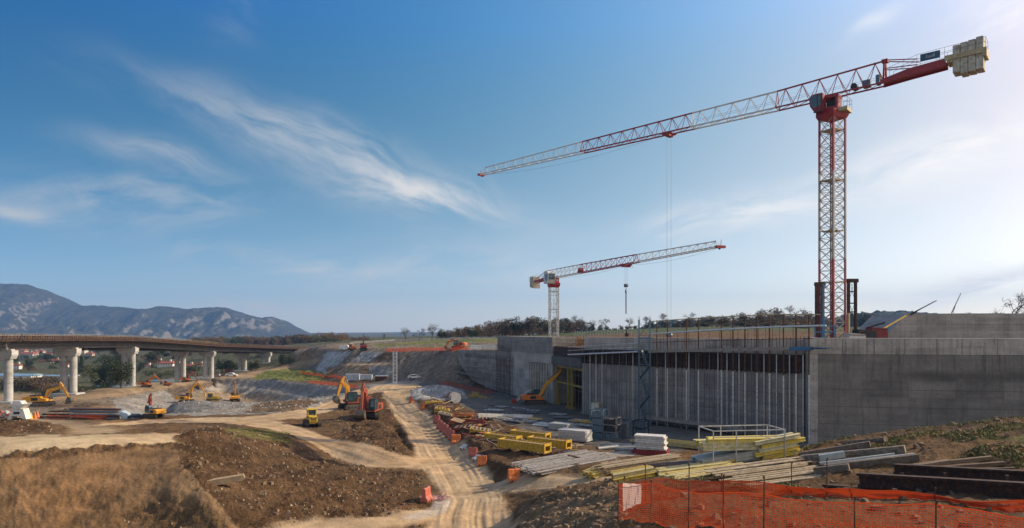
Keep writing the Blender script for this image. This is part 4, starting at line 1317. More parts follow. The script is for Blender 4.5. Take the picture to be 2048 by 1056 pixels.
for i, (lo, hi) in enumerate(((-.95, 2.1), (-1.2, 2.2), (-1.15, 2.3), (-1.1, 2.45))):
    x = -12.85 - i * .72
    MB().box((x - .68, -.85, zl(-14) + lo), (x, .85, zl(-14) + hi), .05).box((x - .5, -.2, zl(-14) + hi), (x - .2, .2, zl(-14) + hi + (.22 if i != 1 else .02)), .02).build('counterweight', M_CW, tcr)
m = MB()
for y in (-.95, .95):
    for s in (-6.6, -8.0, -9.4, -11.3, -12.1, -13.6, -15.9):
        zt = zl(s) + (1.1 if s < -8 else .5)
        m.tube([(s, y, zt - .3), (s, y, zt + 1.05)], .022, 4)
    for dz in (.55, 1.05):
        m.tube([(-6.6, y, zl(-6.6) + .5 + dz), (-9.4, y, zl(-9.4) + 1.1 + dz), (-15.9, y, zl(-15.9) + 1.1 + dz)], .02, 4)
m.tube([(-15.9, -.95, zl(-15.9) + 2.15), (-15.9, .95, zl(-15.9) + 2.15)], .022, 4)
m.build('guard_rail', M_DGALV, tcr)
MB().cyl((-2.6, -.5, zl(0) + .6), (-2.6, .5, zl(0) + .6), .38, 12).build('winch', M_DARK, tcr)
MB().box((-4.4, -.4, zl(-4) + .1), (-3.5, .4, zl(-4) + .95), .05).build('winch_motor', M_BLUEG, tcr)
MB().box((-5.4, -.5, zl(-5) + .1), (-5.0, .5, zl(-5) + 1.2), .05).build('switch_cabinet', M_BLUEG, tcr)
sg = MB().box((-11.7, yv * 1.02, zl(-10.6) + 1.15), (-9.75, yv * 1.08, zl(-10.6) + 1.98)).build('sign_board', M_SIGN, tcr)
# illegible white lettering: a Z-like stroke, four low strokes and a hook
m = MB(); yy = yv * 1.10
fx = lambda u: -9.75 - .55 - u if yv < 0 else -9.75 - .55 - u


def stroke(u0, v0, u1, v1, w=.035):
    z0 = zl(-10.6) + 1.15
    m.bar((fx(u0), yy, z0 + v0), (fx(u1), yy, z0 + v1), .012, w, (0, 0, 1) if abs(u1 - u0) > abs(v1 - v0) else (1, 0, 0))


for a in ((0, .55, .14, .55), (.13, .54, .02, .30), (.01, .29, .15, .29), (.22, .28, .22, .48), (.22, .28, .34, .28), (.34, .28, .34, .48), (.42, .28, .42, .52), (.42, .28, .52, .28), (.58, .28, .58, .48), (.58, .28, .68, .30), (.68, .28, .68, .5), (.76, .30, .76, .60), (.86, .62, .86, .28), (.80, .62, .86, .62), (.78, .29, .86, .29)):
    stroke(*a)
m.build('sign_lettering', M_WHITE, sg)

# far crane
X1, Y1 = (1107.5 - CX) / F * 150, 150.0
dv2 = Vector((0.329, -0.944)).normalized()
JL2 = s_of(1440, X1, Y1, dv2)
zb2 = lambda s: 11.65
l2 = lambda py: (HZ - py) / F * 150 - zbase
cols2 = [(s_of(1160, X1, Y1, dv2), M_WHITE), (s_of(1273, X1, Y1, dv2), M_RED), (JL2, M_WHITE)]
ts2 = s_of(1252, X1, Y1, dv2)
fcr, rz2 = tower_crane('smaller distant white and red tower crane behind the square concrete block', 'tower crane', X1, Y1, zbase, dv2, 9.75 - zbase, None,
                       [(3.6, M_WHITE), (7.4, M_WHITE), (9.65 - zbase, M_WHITE)], [8.6, 4.7], 1.8, R(8), zb2, JL2, cols2,
                       [(-4, 1.3), (0, 1.85), (10, 1.75), (30, 1.45), (60, .8)], (1.3, 1.0), M_WHITE, (ts2, 0), 7.55, {'truss': .9}, far=True)
z0 = 11.65 - zbase
yv2 = -1 if Vector((dv2.y, -dv2.x)).dot(Vector((-X1, -Y1))) > 0 else 1
# its cab is on the left of the mast as seen from the eye
lside = 1 if Vector((-dv2.y, dv2.x)).x < 0 else -1
yy0, yy1 = sorted((lside * .35, lside * 2.15))
cab2 = MB().prism([(-.6, z0 - 1.3), (1.5, z0 - 1.3), (1.9, z0 - .5), (1.9, z0 + .9), (1.3, z0 + 1.4), (-.6, z0 + 1.4)], yy0, yy1).build('cab', M_WHITE, fcr)
m = MB().loft([[(1.56, yy0 + .15, z0 - 1.15), (1.56, yy1 - .15, z0 - 1.15)], [(1.92, yy0 + .15, z0 - .45), (1.92, yy1 - .15, z0 - .45)], [(1.92, yy0 + .15, z0 + .8), (1.92, yy1 - .15, z0 + .8)]], closed=False)
ys = (lside * 2.155); m.prism([(.2, z0 - .7), (1.3, z0 - .8), (1.7, z0 - .3), (1.7, z0 + .8), (.2, z0 + .8)], min(ys, ys + lside * .01), max(ys, ys + lside * .01))
m.build('cab_glass', M_GLASS, cab2)
MB().box((-1.9, -.7, z0 - .5), (-.65, .7, z0 + .9), .05).build('machine_house', M_BLUEG, fcr)
m = MB()
for y in (-.6, .6):
    m.bar((.5, y, z0 + .2), (-12.5, y, z0 - .15), .2, .5)
m.build('counter_jib', M_RED, fcr)
m = MB().bar((-3.5, 0, z0 + .2), (-3.5, 0, z0 + 1.9), .2, .2, (1, 0, 0)).bar((-3.5, 0, z0 + 1.9), (1, 0, z0 + 1.8), .12, .12).bar((-3.5, -.3, z0 + 1.9), (-9.5, -.6, z0 + .3), .09, .09).bar((-3.5, .3, z0 + 1.9), (-9.5, .6, z0 + .3), .09, .09)
m.build('tie_bar', M_RED, fcr)
for i in range(3):
    MB().box((-10.4 - i * .75, -.9, z0 - 1.6 + .15 * i), (-11.05 - i * .75, .9, z0 + 1.1), .05).build('counterweight', M_CW, fcr)
m = MB()
for y in (-.9, .9):
    for s in (-5, -7, -9, -11, -13):
        m.tube([(s, y, z0), (s, y, z0 + 1.2)], .025, 4)
    m.tube([(-5, y, z0 + 1.2), (-13, y, z0 + 1.2)], .022, 4)
m.build('guard_rail', M_DGALV, fcr)
MB().cyl((14, -.4, z0 + .5), (14, .4, z0 + .5), .5, 12).build('winch', M_RED2, fcr)
hp = Vector((X1, Y1)) + dv2 * ts2
o = MB().tube([(hp.x, hp.y, 6.95), (hp.x, hp.y, 3.0)], .09, 6).tube([(hp.x - .06, hp.y, 7.1), (hp.x, hp.y, 6.6)], .14, 6).build('hanging_beam', M_DRUST)
tag(o, 'long thin dark steel bar hanging upright from the hook of the distant crane', 'steel bar')

# steel frames, blue rails and clutter at the foot of the near crane
for lab, xa, xb, yt, yb, Yf in (('dark steel climbing frame standing left of the big crane mast', 1633, 1645, 568, 674, 84.0), ('dark steel climbing frame standing right of the big crane mast', 1697, 1711, 561, 672, 86.5)):
    t = thing('climbing_scaffold', lab, 'steel frame', (0, Yf, 0))
    A_, B_ = P(xa, yt, Yf), P(xb, yt, Yf)
    for q_ in (A_, B_):
        MB().box((q_.x - .14, -.2, -1.5), (q_.x + .14, .2, q_.z), .02).build('column', M_DRUST if lab.find('right') > 0 or q_ is A_ else M_BLUEG, t)
    m = MB().box((A_.x - .2, -.25, A_.z - .25), (B_.x + .3, .25, A_.z + .22), .02)
    m.build('crosshead', M_DRUST, t)
    for f in (.22, .45, .62): MB().bar((A_.x, 0, A_.z * (1 - f)), (B_.x, 0, A_.z * (1 - f)), .1, .14).build('cross_tie', M_DRUST, t)
    m = MB(); pr = [(A_.x + (B_.x - A_.x) * (.35 + .25 * math.sin(i * 1.1)), .05, A_.z - .3 - i * (A_.z + 1.2) / 14) for i in range(15)]
    m.tube(pr, .03, 4); m.tube([(A_.x * 2 - p[0] + (B_.x - A_.x), -.05, p[2]) for p in pr], .025, 4)
    m.build('hose', M_BLACK, t)
t = thing('blue_barrier', 'bright blue steel guard rail at the corner of the concrete wall', 'guard rail', (0, 78.5, 0))
m = MB()
for px in (1630, 1645, 1668, 1671):
    a = P(px, 652, 78.5); m.bar((a.x, 0, -.8), (a.x, 0, a.z), .12, .1, (1, 0, 0))
for py in (652, 664):
    m.bar((P(1629, py, 78.5).x, 0, P(0, py, 78.5).z), (P(1672, py, 78.5).x, 0, P(0, py, 78.5).z), .08, .12)
a = P(1646, 563, 80)
m.build('rail', M_BLUE, t)
t = thing('blue_post', 'tall square blue-grey post beside the left steel frame', 'post', (P(1646.5, 0, 82).x, 82, -1.45))
MB().box((-.11, -.15, 0), (.11, .15, 1.45 + P(0, 568, 82).z), .02).box((-.3, -.3, 0), (.3, .3, .1)).build('shaft', M_BLUEG, t)
MB().box((-.13, -.17, 0.1), (.13, .17, 3.0), .02).build('painted_foot', M_BLUE, t)
o = MB().tube([P(1697, 626, 85.2), P(1697, 668, 85.2)], .16, 10).box((P(1697, 0, 85).x - .3, 84.9, -1.45), (P(1697, 0, 85).x + .3, 85.5, -.9)).build('standpipe', M_TANS); tag(o, 'tan vertical pipe in front of the right steel frame', 'pipe')
for lab, px, w_, h_, Yq, mt in (('white low machine case behind the wall top', 1708, 2.3, .55, 84, M_WHITE), ('dark tarpaulin bundle behind the wall top', 1728, 2.6, 1.0, 86, M_DARK), ('dark red skip behind the wall top near the sloping wall', 1752, 2.4, 1.3, 88, M_RED2)):
    t = thing('site_box', lab, 'container', (P(px, 0, Yq).x, Yq, -1.45), .1)
    MB().prism([(-w_ / 2, .15), (-w_ / 2 + .25, 0), (w_ / 2 - .25, 0), (w_ / 2, .15), (w_ / 2 - .1, h_ + .5), (-w_ / 2 + .2, h_ + .65)], -.7, .7).build('shell', mt, t)
    MB().bar((-w_ / 2 + .1, -.75, h_ + .45), (w_ / 2 - .1, -.75, h_ + .4), .08, .08).box((-.2, -.76, .3), (.2, -.71, .6)).build('rim', M_RUST, t)
o = MB().bar(P(1736, 655, 88), P(1769, 645, 88), .22, .22).build('beam_end', M_DARK); tag(o, 'short dark beam tilted up beside the foot of the ramp wall', 'beam')
o = MB().bar(P(1762, 660, 89), P(1812, 631, 91), .16, .16).build('sloping_timber', M_YEL); tag(o, 'yellow timber laid against the slope of the ramp wall', 'timber')
# ------------------------------------------------------------------ the viaduct under construction
def viaduct(label, pier_px, deck, width, cols_dx, z_drop, has_edge, group):
    t = thing('viaduct', label, 'bridge', (0, 0, 0))
    for px, Y, two in pier_px:
        x = (px - CX) / F * Y
        zt = float(np.interp(Y, [d[0] for d in deck], [d[2] for d in deck])) - 3.4 + z_drop
        zg = gz(x, Y)
        xs = (x - cols_dx, x) if two else (x,)
        for cx in xs:
            m = MB().tube([(cx, Y, zg - 1.5), (cx, Y, zt - 1.6)], .80 if has_edge else .78, 22)
            for z in np.arange(zg + 2.2, zt - 2, 2.8):
                m.tube([(cx, Y, z), (cx, Y, z + .05)], .812 if has_edge else .792, 22)
            c = m.build('pier_column', M_PIER, t, smooth=True)
        m = MB()
        xa, xb = xs[0], xs[-1]
        m.prism([(xa - .95, zt - 1.9), (xb + .95, zt - 1.9), (xb + 1.35, zt - 1.1), (xb + 1.35, zt - .12), (xa - 1.9, zt - .12), (xa - 1.9, zt - 1.0)], Y - .95, Y + .95)
        for q_ in (xa - 2.2, xa - .2, xb + .6):
            m.box((q_ - .35, Y - .5, zt - .12), (q_ + .35, Y + .5, zt + .12))
        m.build('pier_cap', M_PIER, t)
        MB().box((xa - 1.8, Y - 1.8, zg - 1.2), (xb + 1.8, Y + 1.8, zg + .45), .1).build('footing', M_PIER, t)
    OV = 1.5
    # deck: girders span by span, slab, rusty edge formwork
    ed = [Vector((d[1], d[0], d[2])) for d in deck]
    for a, b in zip(ed, ed[1:]):
        d = (b - a).normalized(); n = Vector((-d.y, d.x, 0)); n = n if n.x < 0 else -n
        g = .06
        a_, b_ = a + d * g, b - d * g
        m = MB()
        for off in (1.0, width * .5, width - .9):
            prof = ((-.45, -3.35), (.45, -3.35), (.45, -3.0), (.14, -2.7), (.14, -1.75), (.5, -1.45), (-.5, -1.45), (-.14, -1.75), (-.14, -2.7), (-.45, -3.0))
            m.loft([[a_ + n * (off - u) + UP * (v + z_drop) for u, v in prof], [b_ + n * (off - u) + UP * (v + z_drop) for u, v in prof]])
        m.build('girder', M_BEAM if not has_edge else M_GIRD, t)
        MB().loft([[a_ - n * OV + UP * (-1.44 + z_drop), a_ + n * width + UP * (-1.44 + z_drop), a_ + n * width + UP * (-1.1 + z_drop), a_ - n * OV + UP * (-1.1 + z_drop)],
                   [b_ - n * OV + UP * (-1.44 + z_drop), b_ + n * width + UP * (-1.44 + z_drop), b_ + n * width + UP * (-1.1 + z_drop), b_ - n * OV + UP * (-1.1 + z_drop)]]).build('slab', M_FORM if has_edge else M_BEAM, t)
        if not has_edge:
            continue
        ln = (b - a).length
        m = MB()
        m.bar(a_ - n * 1.6 + UP * -.78, b_ - n * 1.6 + UP * -.78, .12, .5).bar(a_ - n * 1.5 + UP * -1.55, b_ - n * 1.5 + UP * -1.55, 1.6, .12)
        k = int(ln / .9)
        for i in range(k):
            p = a.lerp(b, (i + .5) / k)
            m.bar(p - n * 1.75 + UP * -1.5, p - n * 1.67 + UP * (-.35 + random.uniform(-.1, .25)), .09, .09)
            if i % 2: m.bar(p - n * .6 + UP * -2.3, p - n * 2.2 + UP * -1.6, .1, .1)
        m.build('edge_formwork', M_DECKR, t)
        m = MB()
        for off in (0, .6, 1.2, 1.8, 2.4):
            m.tube([a_ + n * off + UP * -1.0, b_ + n * off + UP * -1.0], .04, 3)
        for i in range(k * 2):
            p = a.lerp(b, random.random()) + n * random.choice((0, .6, 1.2, 1.8, 2.4))
            m.tube([p + UP * -1.1, p + UP * random.uniform(-.55, .12) + d * random.uniform(-.3, .3)], .045, 3)
        m.build('rebar', M_DECKR, t)
        m = MB()
        for dz in (-.12, -.42):
            m.tube([a_ - n * 2.0 + UP * dz, b_ - n * 2.0 + UP * (dz - .05)], .03, 4)
        m.build('guard_rail', M_TANS if a.y < 240 else M_DGALV, t)
        for i in range(int(ln / 9)):
            p = a.lerp(b, random.random()) + n * random.uniform(.5, 3)
            w_ = random.uniform(.8, 2.6)
            MB().prism([(-w_, -1.1), (w_, -1.1), (w_ * .9, -1.1 + random.uniform(.5, .95)), (-w_ * .8, -1.1 + random.uniform(.5, .85))], -.4, .4)
    return t


M_DECKR = mat('weathered_formwork', (.060, .036, .024), .9, 0, .6, .6, .2, stain=(.15, .085, .045))
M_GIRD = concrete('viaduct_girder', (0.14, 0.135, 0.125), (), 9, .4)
E = lambda px, py, Y: (Y, (px - CX) / F * Y, (HZ - py) / F * Y)
dk = [E(-260, 666, 112), E(24, 666.5, 140), E(152, 668, 165), E(270, 671, 196), E(424, 684, 250), E(538, 690, 310), E(640, 693.5, 372)]
viaduct('long road viaduct under construction with rusty deck edge and round concrete piers', [(17, 140, 0), (147, 165, 1), (265, 196, 1), (423, 250, 1), (537, 310, 1)], dk, 8.5, 2.3, 0.0, True, None)
dk2 = [E(180, 676, 185), E(367, 683, 240), E(490, 691, 300), E(596, 695, 372)]
viaduct('second viaduct partly hidden behind the long viaduct, its piers standing farther back', [(367, 240, 1), (490, 300, 1), (596, 372, 1)], dk2, 7.0, 2.3, 0.0, False, None)


# ------------------------------------------------------------------ trees
def leaf_mat(name, col, var=.5, trans=.25):
    m = bpy.data.materials.new(name); m.use_nodes = True
    t = NT(m.node_tree); b = t.n['Principled BSDF']
    pos = t.node('ShaderNodeNewGeometry'); oi = t.node('ShaderNodeObjectInfo')
    n = t.noise(pos.outputs['Position'], 1.1, 3, .6)
    k = t.math('ADD', t.ramp(n, .3, .7, 1 - var, 1 + var), t.math('MULTIPLY', t.math('SUBTRACT', oi.outputs['Random'], .5), .5))
    sc = t.node('ShaderNodeVectorMath', operation='SCALE'); sc.inputs[0].default_value = col; t.put(sc.inputs[3], k)
    t.put(b.inputs['Base Color'], sc.outputs[0]); b.inputs['Roughness'].default_value = .7; b.inputs['Specular IOR Level'].default_value = .2
    return m


LM = {'green': leaf_mat('leaf_green', (.052, .068, .020)), 'dark': leaf_mat('leaf_dark_green', (.036, .048, .024)), 'olive': leaf_mat('leaf_olive', (.075, .078, .026)),
      'ochre': leaf_mat('leaf_ochre', (.16, .095, .030)), 'brown': leaf_mat('leaf_brown', (.135, .092, .058)), 'twig': leaf_mat('twig_grey_brown', (.13, .105, .082), .3)}
M_BARK = mat('bark', (.075, .058, .044), .9, 0, .35, 3)


def limb(mb, p, d, ln, r, lvl, rnd, spread):
    """branching limbs; returns the tips"""
    tips = []
    seg = 3; q_ = Vector(p); dd = Vector(d); pts_ = [q_.copy()]
    for i in range(seg):
        dd = (dd + Vector((rnd.uniform(-1, 1), rnd.uniform(-1, 1), rnd.uniform(-.4, .7))) * .16).normalized()
        q_ = q_ + dd * ln / seg; pts_.append(q_.copy())
    mb.tube(pts_, r, 5 if lvl < 2 else 3, False, r * .55)
    if lvl >= spread[0]:
        return [q_]
    for j in range(spread[1] if lvl else spread[1] + 1):
        a = rnd.uniform(0, 2 * math.pi); tilt = rnd.uniform(.35, .85)
        ax = dd.orthogonal().normalized(); ax.rotate(Matrix.Rotation(a, 3, dd))
        nd = (dd * math.cos(tilt) + ax * math.sin(tilt)).normalized()
        st_ = pts_[-1] if j < 2 else pts_[rnd.choice((1, 2, 3))]
        tips += limb(mb, st_, nd, ln * rnd.uniform(.58, .78), r * .55, lvl + 1, rnd, spread)
    return tips


def clump(mb, c, s, rnd, n=3):
    for i in range(n):
        d = Vector((rnd.gauss(0, 1), rnd.gauss(0, 1), rnd.gauss(0, 1))).normalized(); u = d.orthogonal().normalized(); v = d.cross(u)
        o = c + Vector((rnd.gauss(0, 1), rnd.gauss(0, 1), rnd.gauss(0, 1))) * s * .45
        k = s * rnd.uniform(.5, 1.0)
        mb.quad(o - u * k * .5, o + v * k * .38, o + u * k * .5, o - v * k * .38)


def tree_proto(kind, seed, leaf, h=10.0):
    rnd = random.Random(seed)
    name = {'bare': 'bare_tree', 'cone': 'conifer_tree', 'bush': 'bush'}.get(kind, 'leafy_tree')
    t = bpy.data.objects.new(name, None); COL.objects.link(t)
    tr = MB(); cr = MB()
    if kind == 'bare':
        limb(tr, (0, 0, -.3), (0, 0, 1), h * .30, h * .028, 0, rnd, (4, 3))
        tr.build('trunk', M_BARK, t)
        tw = MB()
        r2 = random.Random(seed); tips = limb(MB(), (0, 0, -.3), (0, 0, 1), h * .30, h * .028, 0, r2, (4, 3))
        for q_ in tips:
            for i in range(3):
                e = q_ + Vector((rnd.gauss(0, 1), rnd.gauss(0, 1), rnd.gauss(.5, .8))) * h * .055
                tw.tube([q_, q_.lerp(e, .5) + Vector((rnd.gauss(0, .1), rnd.gauss(0, .1), 0)), e], .035, 3, False, .015)
        tw.build('crown', LM['twig'], t)
    else:
        if kind == 'cone':
            tr.tube([(0, 0, -.3), (0, 0, h * .9)], h * .02, 6, True, h * .005)
            for i in range(330):
                z = h * (.08 + .92 * rnd.random() ** 1.2); r = (h - z) * .26 * (rnd.random() ** .4) * (1 + .25 * math.sin(z * 3.1))
                a = rnd.uniform(0, 6.283); clump(cr, Vector((r * math.cos(a), r * math.sin(a), z)), h * .075, rnd, 4)
        elif kind == 'bush':
            tr.tube([(0, 0, -.3), (.1, 0, h * .5)], h * .03, 5, True, h * .01)
            for i in range(9):
                c = Vector((rnd.gauss(0, h * .34), rnd.gauss(0, h * .34), h * rnd.uniform(.22, .6)))
                for j in range(34):
                    d = Vector((rnd.gauss(0, 1), rnd.gauss(0, 1), rnd.gauss(0, .8))); d = d.normalized() * h * .27 * rnd.random() ** .4
                    q_ = c + d
                    if q_.z > -.2: clump(cr, q_, h * .085, rnd, 4)
        else:
            tips = limb(tr, (0, 0, -.3), (rnd.uniform(-.1, .1), 0, 1), h * .30, h * .026, 0, rnd, (2, 3))
            ctr = [q_ for q_ in tips if q_.z > h * .3] + [Vector((rnd.gauss(0, h * .15), rnd.gauss(0, h * .15), h * rnd.uniform(.16, .85))) for _ in range(20)]
            for c in ctr:
                r = h * rnd.uniform(.09, .17)
                for j in range(30):
                    d = Vector((rnd.gauss(0, 1), rnd.gauss(0, 1), rnd.gauss(0, .8))).normalized() * r * rnd.random() ** .35
                    clump(cr, c + d, h * .055, rnd, 3)
        tr.build('trunk', M_BARK, t); cr.build('crown', LM[leaf], t)
    zt = max(v[2] for v in (cr.v or tr.v))
    return t, zt


PROT = {}
for kd_, lf, n_ in (('round', 'green', 2), ('round', 'dark', 3), ('round', 'olive', 2), ('round', 'ochre', 2), ('round', 'brown', 3), ('cone', 'dark', 2), ('bush', 'brown', 2), ('bush', 'dark', 2), ('bush', 'green', 2), ('bush', 'ochre', 1), ('bare', 'twig', 4)):
    PROT[(kd_, lf)] = [tree_proto(kd_, 100 + 7 * i + len(kd_) * 3 + len(lf) * 17, lf) for i in range(n_)]
USED = set()
TREE_WORDS = {('round', 'green'): 'leafy green', ('round', 'dark'): 'dense dark green', ('round', 'olive'): 'olive green', ('round', 'ochre'): 'golden autumn', ('round', 'brown'): 'brown autumn', ('cone', 'dark'): 'dark pointed', ('bush', 'brown'): 'brown scrubby',
              ('bush', 'dark'): 'dark round', ('bush', 'green'): 'green leafy', ('bush', 'ochre'): 'yellowish', ('bare', 'twig'): 'bare leafless'}


def plant(kind, leaf, px, Y, hpx, where, group, z=None, wide=1.0, label=None):
    pr, zt = random.choice(PROT[(kind, leaf)])
    hm = hpx / F * Y
    p = G(px, Y, -.2) if z is None else Vector(((px - CX) / F * Y, Y, z))
    s = hm / zt
    o = pr if pr.name not in USED else None
    lab = label or f"{TREE_WORDS[(kind, leaf)]} {'bush' if kind == 'bush' else 'tree'} {where}"
    rz = random.uniform(0, 6.28)
    if o is None:
        o = dup(pr, p, rz, lab, (s * wide, s * wide, s), group)
    else:
        USED.add(pr.name); o.location = p; o.rotation_euler = (0, 0, rz); o.scale = (s * wide, s * wide, s); o['label'] = lab; o['group'] = group
    o['category'] = 'bush' if kind == 'bush' else 'tree'; o['kind'] = 'thing'
    return o


random.seed(21)
vg = 'trees in the valley beyond the viaduct'
for kind, leaf, px, py, h, lab in (
        ('round', 'dark', 222, 776, 62, 'largest dark green tree, between the second and third viaduct piers'), ('round', 'green', 242, 776, 58, 'green tree leaning against the big dark tree by the third pier'),
        ('round', 'dark', 204, 775, 45, 'dark green tree left of the largest valley tree'), ('round', 'olive', 183, 765, 42, 'olive tree just right of the second viaduct pier'),
        ('cone', 'dark', 163, 748, 36, 'dark pointed tree close behind the second viaduct pier'), ('round', 'olive', 212, 735, 28, 'small olive tree rising behind the largest valley tree'),
        ('round', 'dark', 233, 745, 36, 'dark tree behind the green tree by the third pier'), ('round', 'dark', 92, 728, 27, 'dark tree in front of the red-roofed houses'), ('round', 'dark', 58, 742, 24, 'dark tree below the long white house'),
        ('cone', 'dark', 107, 712, 14, 'small pointed tree among the red-roofed houses'), ('bush', 'dark', 395, 752, 27, 'round dark bush between the viaduct piers left of the haul road'),
        ('round', 'green', 445, 750, 30, 'green tree right of the fourth viaduct pier'), ('round', 'dark', 458, 746, 26, 'dark tree right of the green tree by the fourth pier'), ('cone', 'dark', 437, 740, 22, 'pointed dark tree just right of the fourth pier'),
        ('round', 'dark', 505, 742, 26, 'dark tree between the two farthest pier pairs'), ('round', 'green', 470, 745, 22, 'small green tree before the farther pier pair'), ('round', 'olive', 515, 740, 20, 'olive tree between the two farthest pier pairs'),
        ('round', 'dark', 565, 730, 24, 'dark tree right of the last tall piers'), ('round', 'green', 580, 728, 18, 'green tree beside the embankment foot'), ('bush', 'green', 322, 757, 14, 'green bush below the far red roofs'), ('bush', 'green', 342, 754, 14, 'green bush right of the far red roofs'),
        ('bush', 'green', 298, 755, 16, 'green bush right of the third pier'), ('round', 'brown', 313, 728, 20, 'reddish brown tree above the far red roofs'), ('round', 'dark', 280, 745, 18, 'dark tree right of the third pier'), ('bush', 'olive' if ('bush', 'olive') in PROT else 'green', 20, 732, 12, 'green bush below the houses at the far left')):
    p = ground_hit(px, py, 150, 1500); plant(kind, leaf, px, p.y, h, '', vg, label=lab)
    if px == 222: TB = p
vb = 'brown scrub between the first and second viaduct piers'
for i in range(16):
    px = (32, 44, 56, 66, 76, 84, 94, 103, 112, 121, 130, 62, 88, 118, 40, 108)[i]; py = random.uniform(772, 792)
    p = ground_hit(px, py, 150, 400); plant('bush', 'brown' if i % 4 else 'dark', px, p.y, random.uniform(18, 30), 'in the scrub between the first and second viaduct piers', vb, wide=1.3)
for i in range(7):
    px = 160 + i * 14; p = ground_hit(px, 783 - i * 2, 150, 400); plant('bush', 'green', px, p.y, random.uniform(7, 13), 'in the low row behind the haul road', 'low bushes along the haul road', wide=1.3)
fg = 'trees on the wooded valley side'
for i in range(56):
    px = random.uniform(150, 640); py = random.uniform(702, 722) if px > 270 else random.uniform(698, 712)
    Y = random.uniform(380, 620); k = random.choice((('round', 'dark'), ('round', 'dark'), ('round', 'brown'), ('round', 'olive'), ('round', 'dark')))
    plant(*k, px, Y, random.uniform(15, 24) * 480 / Y, 'on the wooded valley side under the viaduct deck', fg, z=(HZ - py) / F * Y - 1, wide=1.25)
for i in range(26):
    px = random.uniform(-30, 330); py = random.uniform(716, 742)
    p = ground_hit(px, py, 260, 1500); k = random.choice((('bush', 'dark'), ('bush', 'green'), ('bush', 'brown'), ('round', 'dark')))
    plant(*k, px, p.y, random.uniform(7, 14), 'scattered among the houses of the valley', 'plants among the valley houses', wide=1.5)
rg_ = 'trees of the wood above the viaduct end'
for i in range(64):
    px = 390 + i * 5.6 + random.uniform(-3, 3)
    top = np.interp(px, [390, 480, 560, 620, 700, 780], [676, 677, 675, 673, 676, 680]) + random.uniform(-2, 3)
    Y = random.uniform(520, 640); k = random.choice((('round', 'brown'), ('round', 'dark'), ('round', 'brown'), ('round', 'olive'))) if not 645 < px < 690 else random.choice((('round', 'ochre'), ('round', 'ochre'), ('round', 'olive')))
    plant(*k, px, Y, (697 - top) * 1.25 + (6 if k[1] == 'ochre' else 0), 'in the wood above the far end of the viaduct', rg_, z=(HZ - 698) / F * Y, wide=1.2)
wg = 'trees of the row behind the concrete walls'
for i in range(98):
    px = 880 + i * 7.9 + random.uniform(-4, 4)
    top = np.interp(px, [880, 960, 1050, 1150, 1230, 1300, 1400, 1560, 1650], [663, 655, 648, 648, 655, 650, 640, 634, 634]) + random.uniform(-3, 6)
    Y = random.uniform(300, 360); k = random.choice((('round', 'dark'), ('round', 'brown'), ('round', 'brown'), ('round', 'olive'), ('bush', 'brown'), ('bush', 'brown')))
    bp = HZ - gz((px - CX) / F * Y, Y) / Y * F
    plant(*k, px, Y, max(9, (bp - top) * random.uniform(1.2, 1.75)), 'in the hedge-like row behind the concrete walls', wg, z=None, wide=1.15 if k[0] == 'round' else .8)
bg = 'bare trees on the skyline'
for px, top, lab in ((812, 656, 'leftmost small bare tree on the skyline, right of the far field slope'), (838, 658, 'thin bare tree between two others left of the tree row'), (863, 649, 'tall bare tree standing alone left of the tree row'), (1005, 638, 'pale bare tree left of the small crane mast'),
                     (1038, 637, 'bare tree just left of the small crane jib mast'), (1057, 636, 'bare tree beside the small crane ballast'), (1120, 640, 'bare tree just right of the small crane mast'), (1160, 633, 'bare tree midway between crane mast and hanging bar'), (1183, 641, 'low spreading bare tree left of the hanging bar'),
                     (1210, 638, 'bare tree left of the hanging bar'), (1258, 636, 'bare tree under the hanging bar'), (1292, 634, 'slim bare tree above the stair tower'), (1326, 628, 'bare tree where the crane ropes come down'), (1380, 627, 'bushy bare tree right of the crane ropes'), (1420, 632, 'small bare tree above the left guard rails'), (1465, 630, 'bare tree above the middle of the scaffold'),
                     (1590, 614, 'tallest bare tree, left of the big crane mast'), (980, 652, 'small bare tree at the left end of the tree row'), (768, 668, 'tiny bare tree left on the skyline'), (730, 672, 'tiny leafless tree above the terrace'), (2018, 593, 'wide bare tree above the right end of the ramp wall')):
    Y = 300 if px < 1700 else 150; zb_ = gz((px - CX) / F * Y, Y) - .2 if 880 < px < 1700 else ((HZ - 681) / F * Y if px < 1700 else -1.4)
    h = (HZ - top) / F * Y - zb_
    plant('bare', 'twig', px, Y, h / Y * F, '', bg, z=zb_, label=lab, wide=1.0 if px < 2000 else .8)
plant('round', 'ochre', 1600, 295, 40, '', bg, z=-3, label='yellow-green tree beside the tallest bare tree', wide=1.1)
plant('cone', 'dark', 1988, 152, 42, '', bg, z=-1.4, label='dark conifer left of the wide bare tree above the ramp wall', wide=1.6)
plant('round', 'ochre', 1938, 330, 44, '', bg, z=-2, label='small golden tree top behind the ramp wall')
hg = 'trees of the hazy wood right of the big crane'
for i in range(46):
    px = random.uniform(1660, 2000); Y = random.uniform(420, 900)
    top = np.interp(px, [1660, 1740, 1800, 1860, 1930, 2000], [634, 630, 638, 640, 632, 634]) + random.uniform(0, 14)
    k = random.choice((('round', 'dark'), ('round', 'brown'), ('round', 'olive'), ('round', 'ochre')))
    plant(*k, px, Y, (668 - top) * 1.3, 'in the hazy wood between the big crane and the ramp wall', hg, z=(HZ - 668) / F * Y, wide=1.25)
for k, v in PROT.items():
    for pr, _z in v:
        if pr.name not in USED:
            for ch in list(pr.children): bpy.data.objects.remove(ch)
            bpy.data.objects.remove(pr)

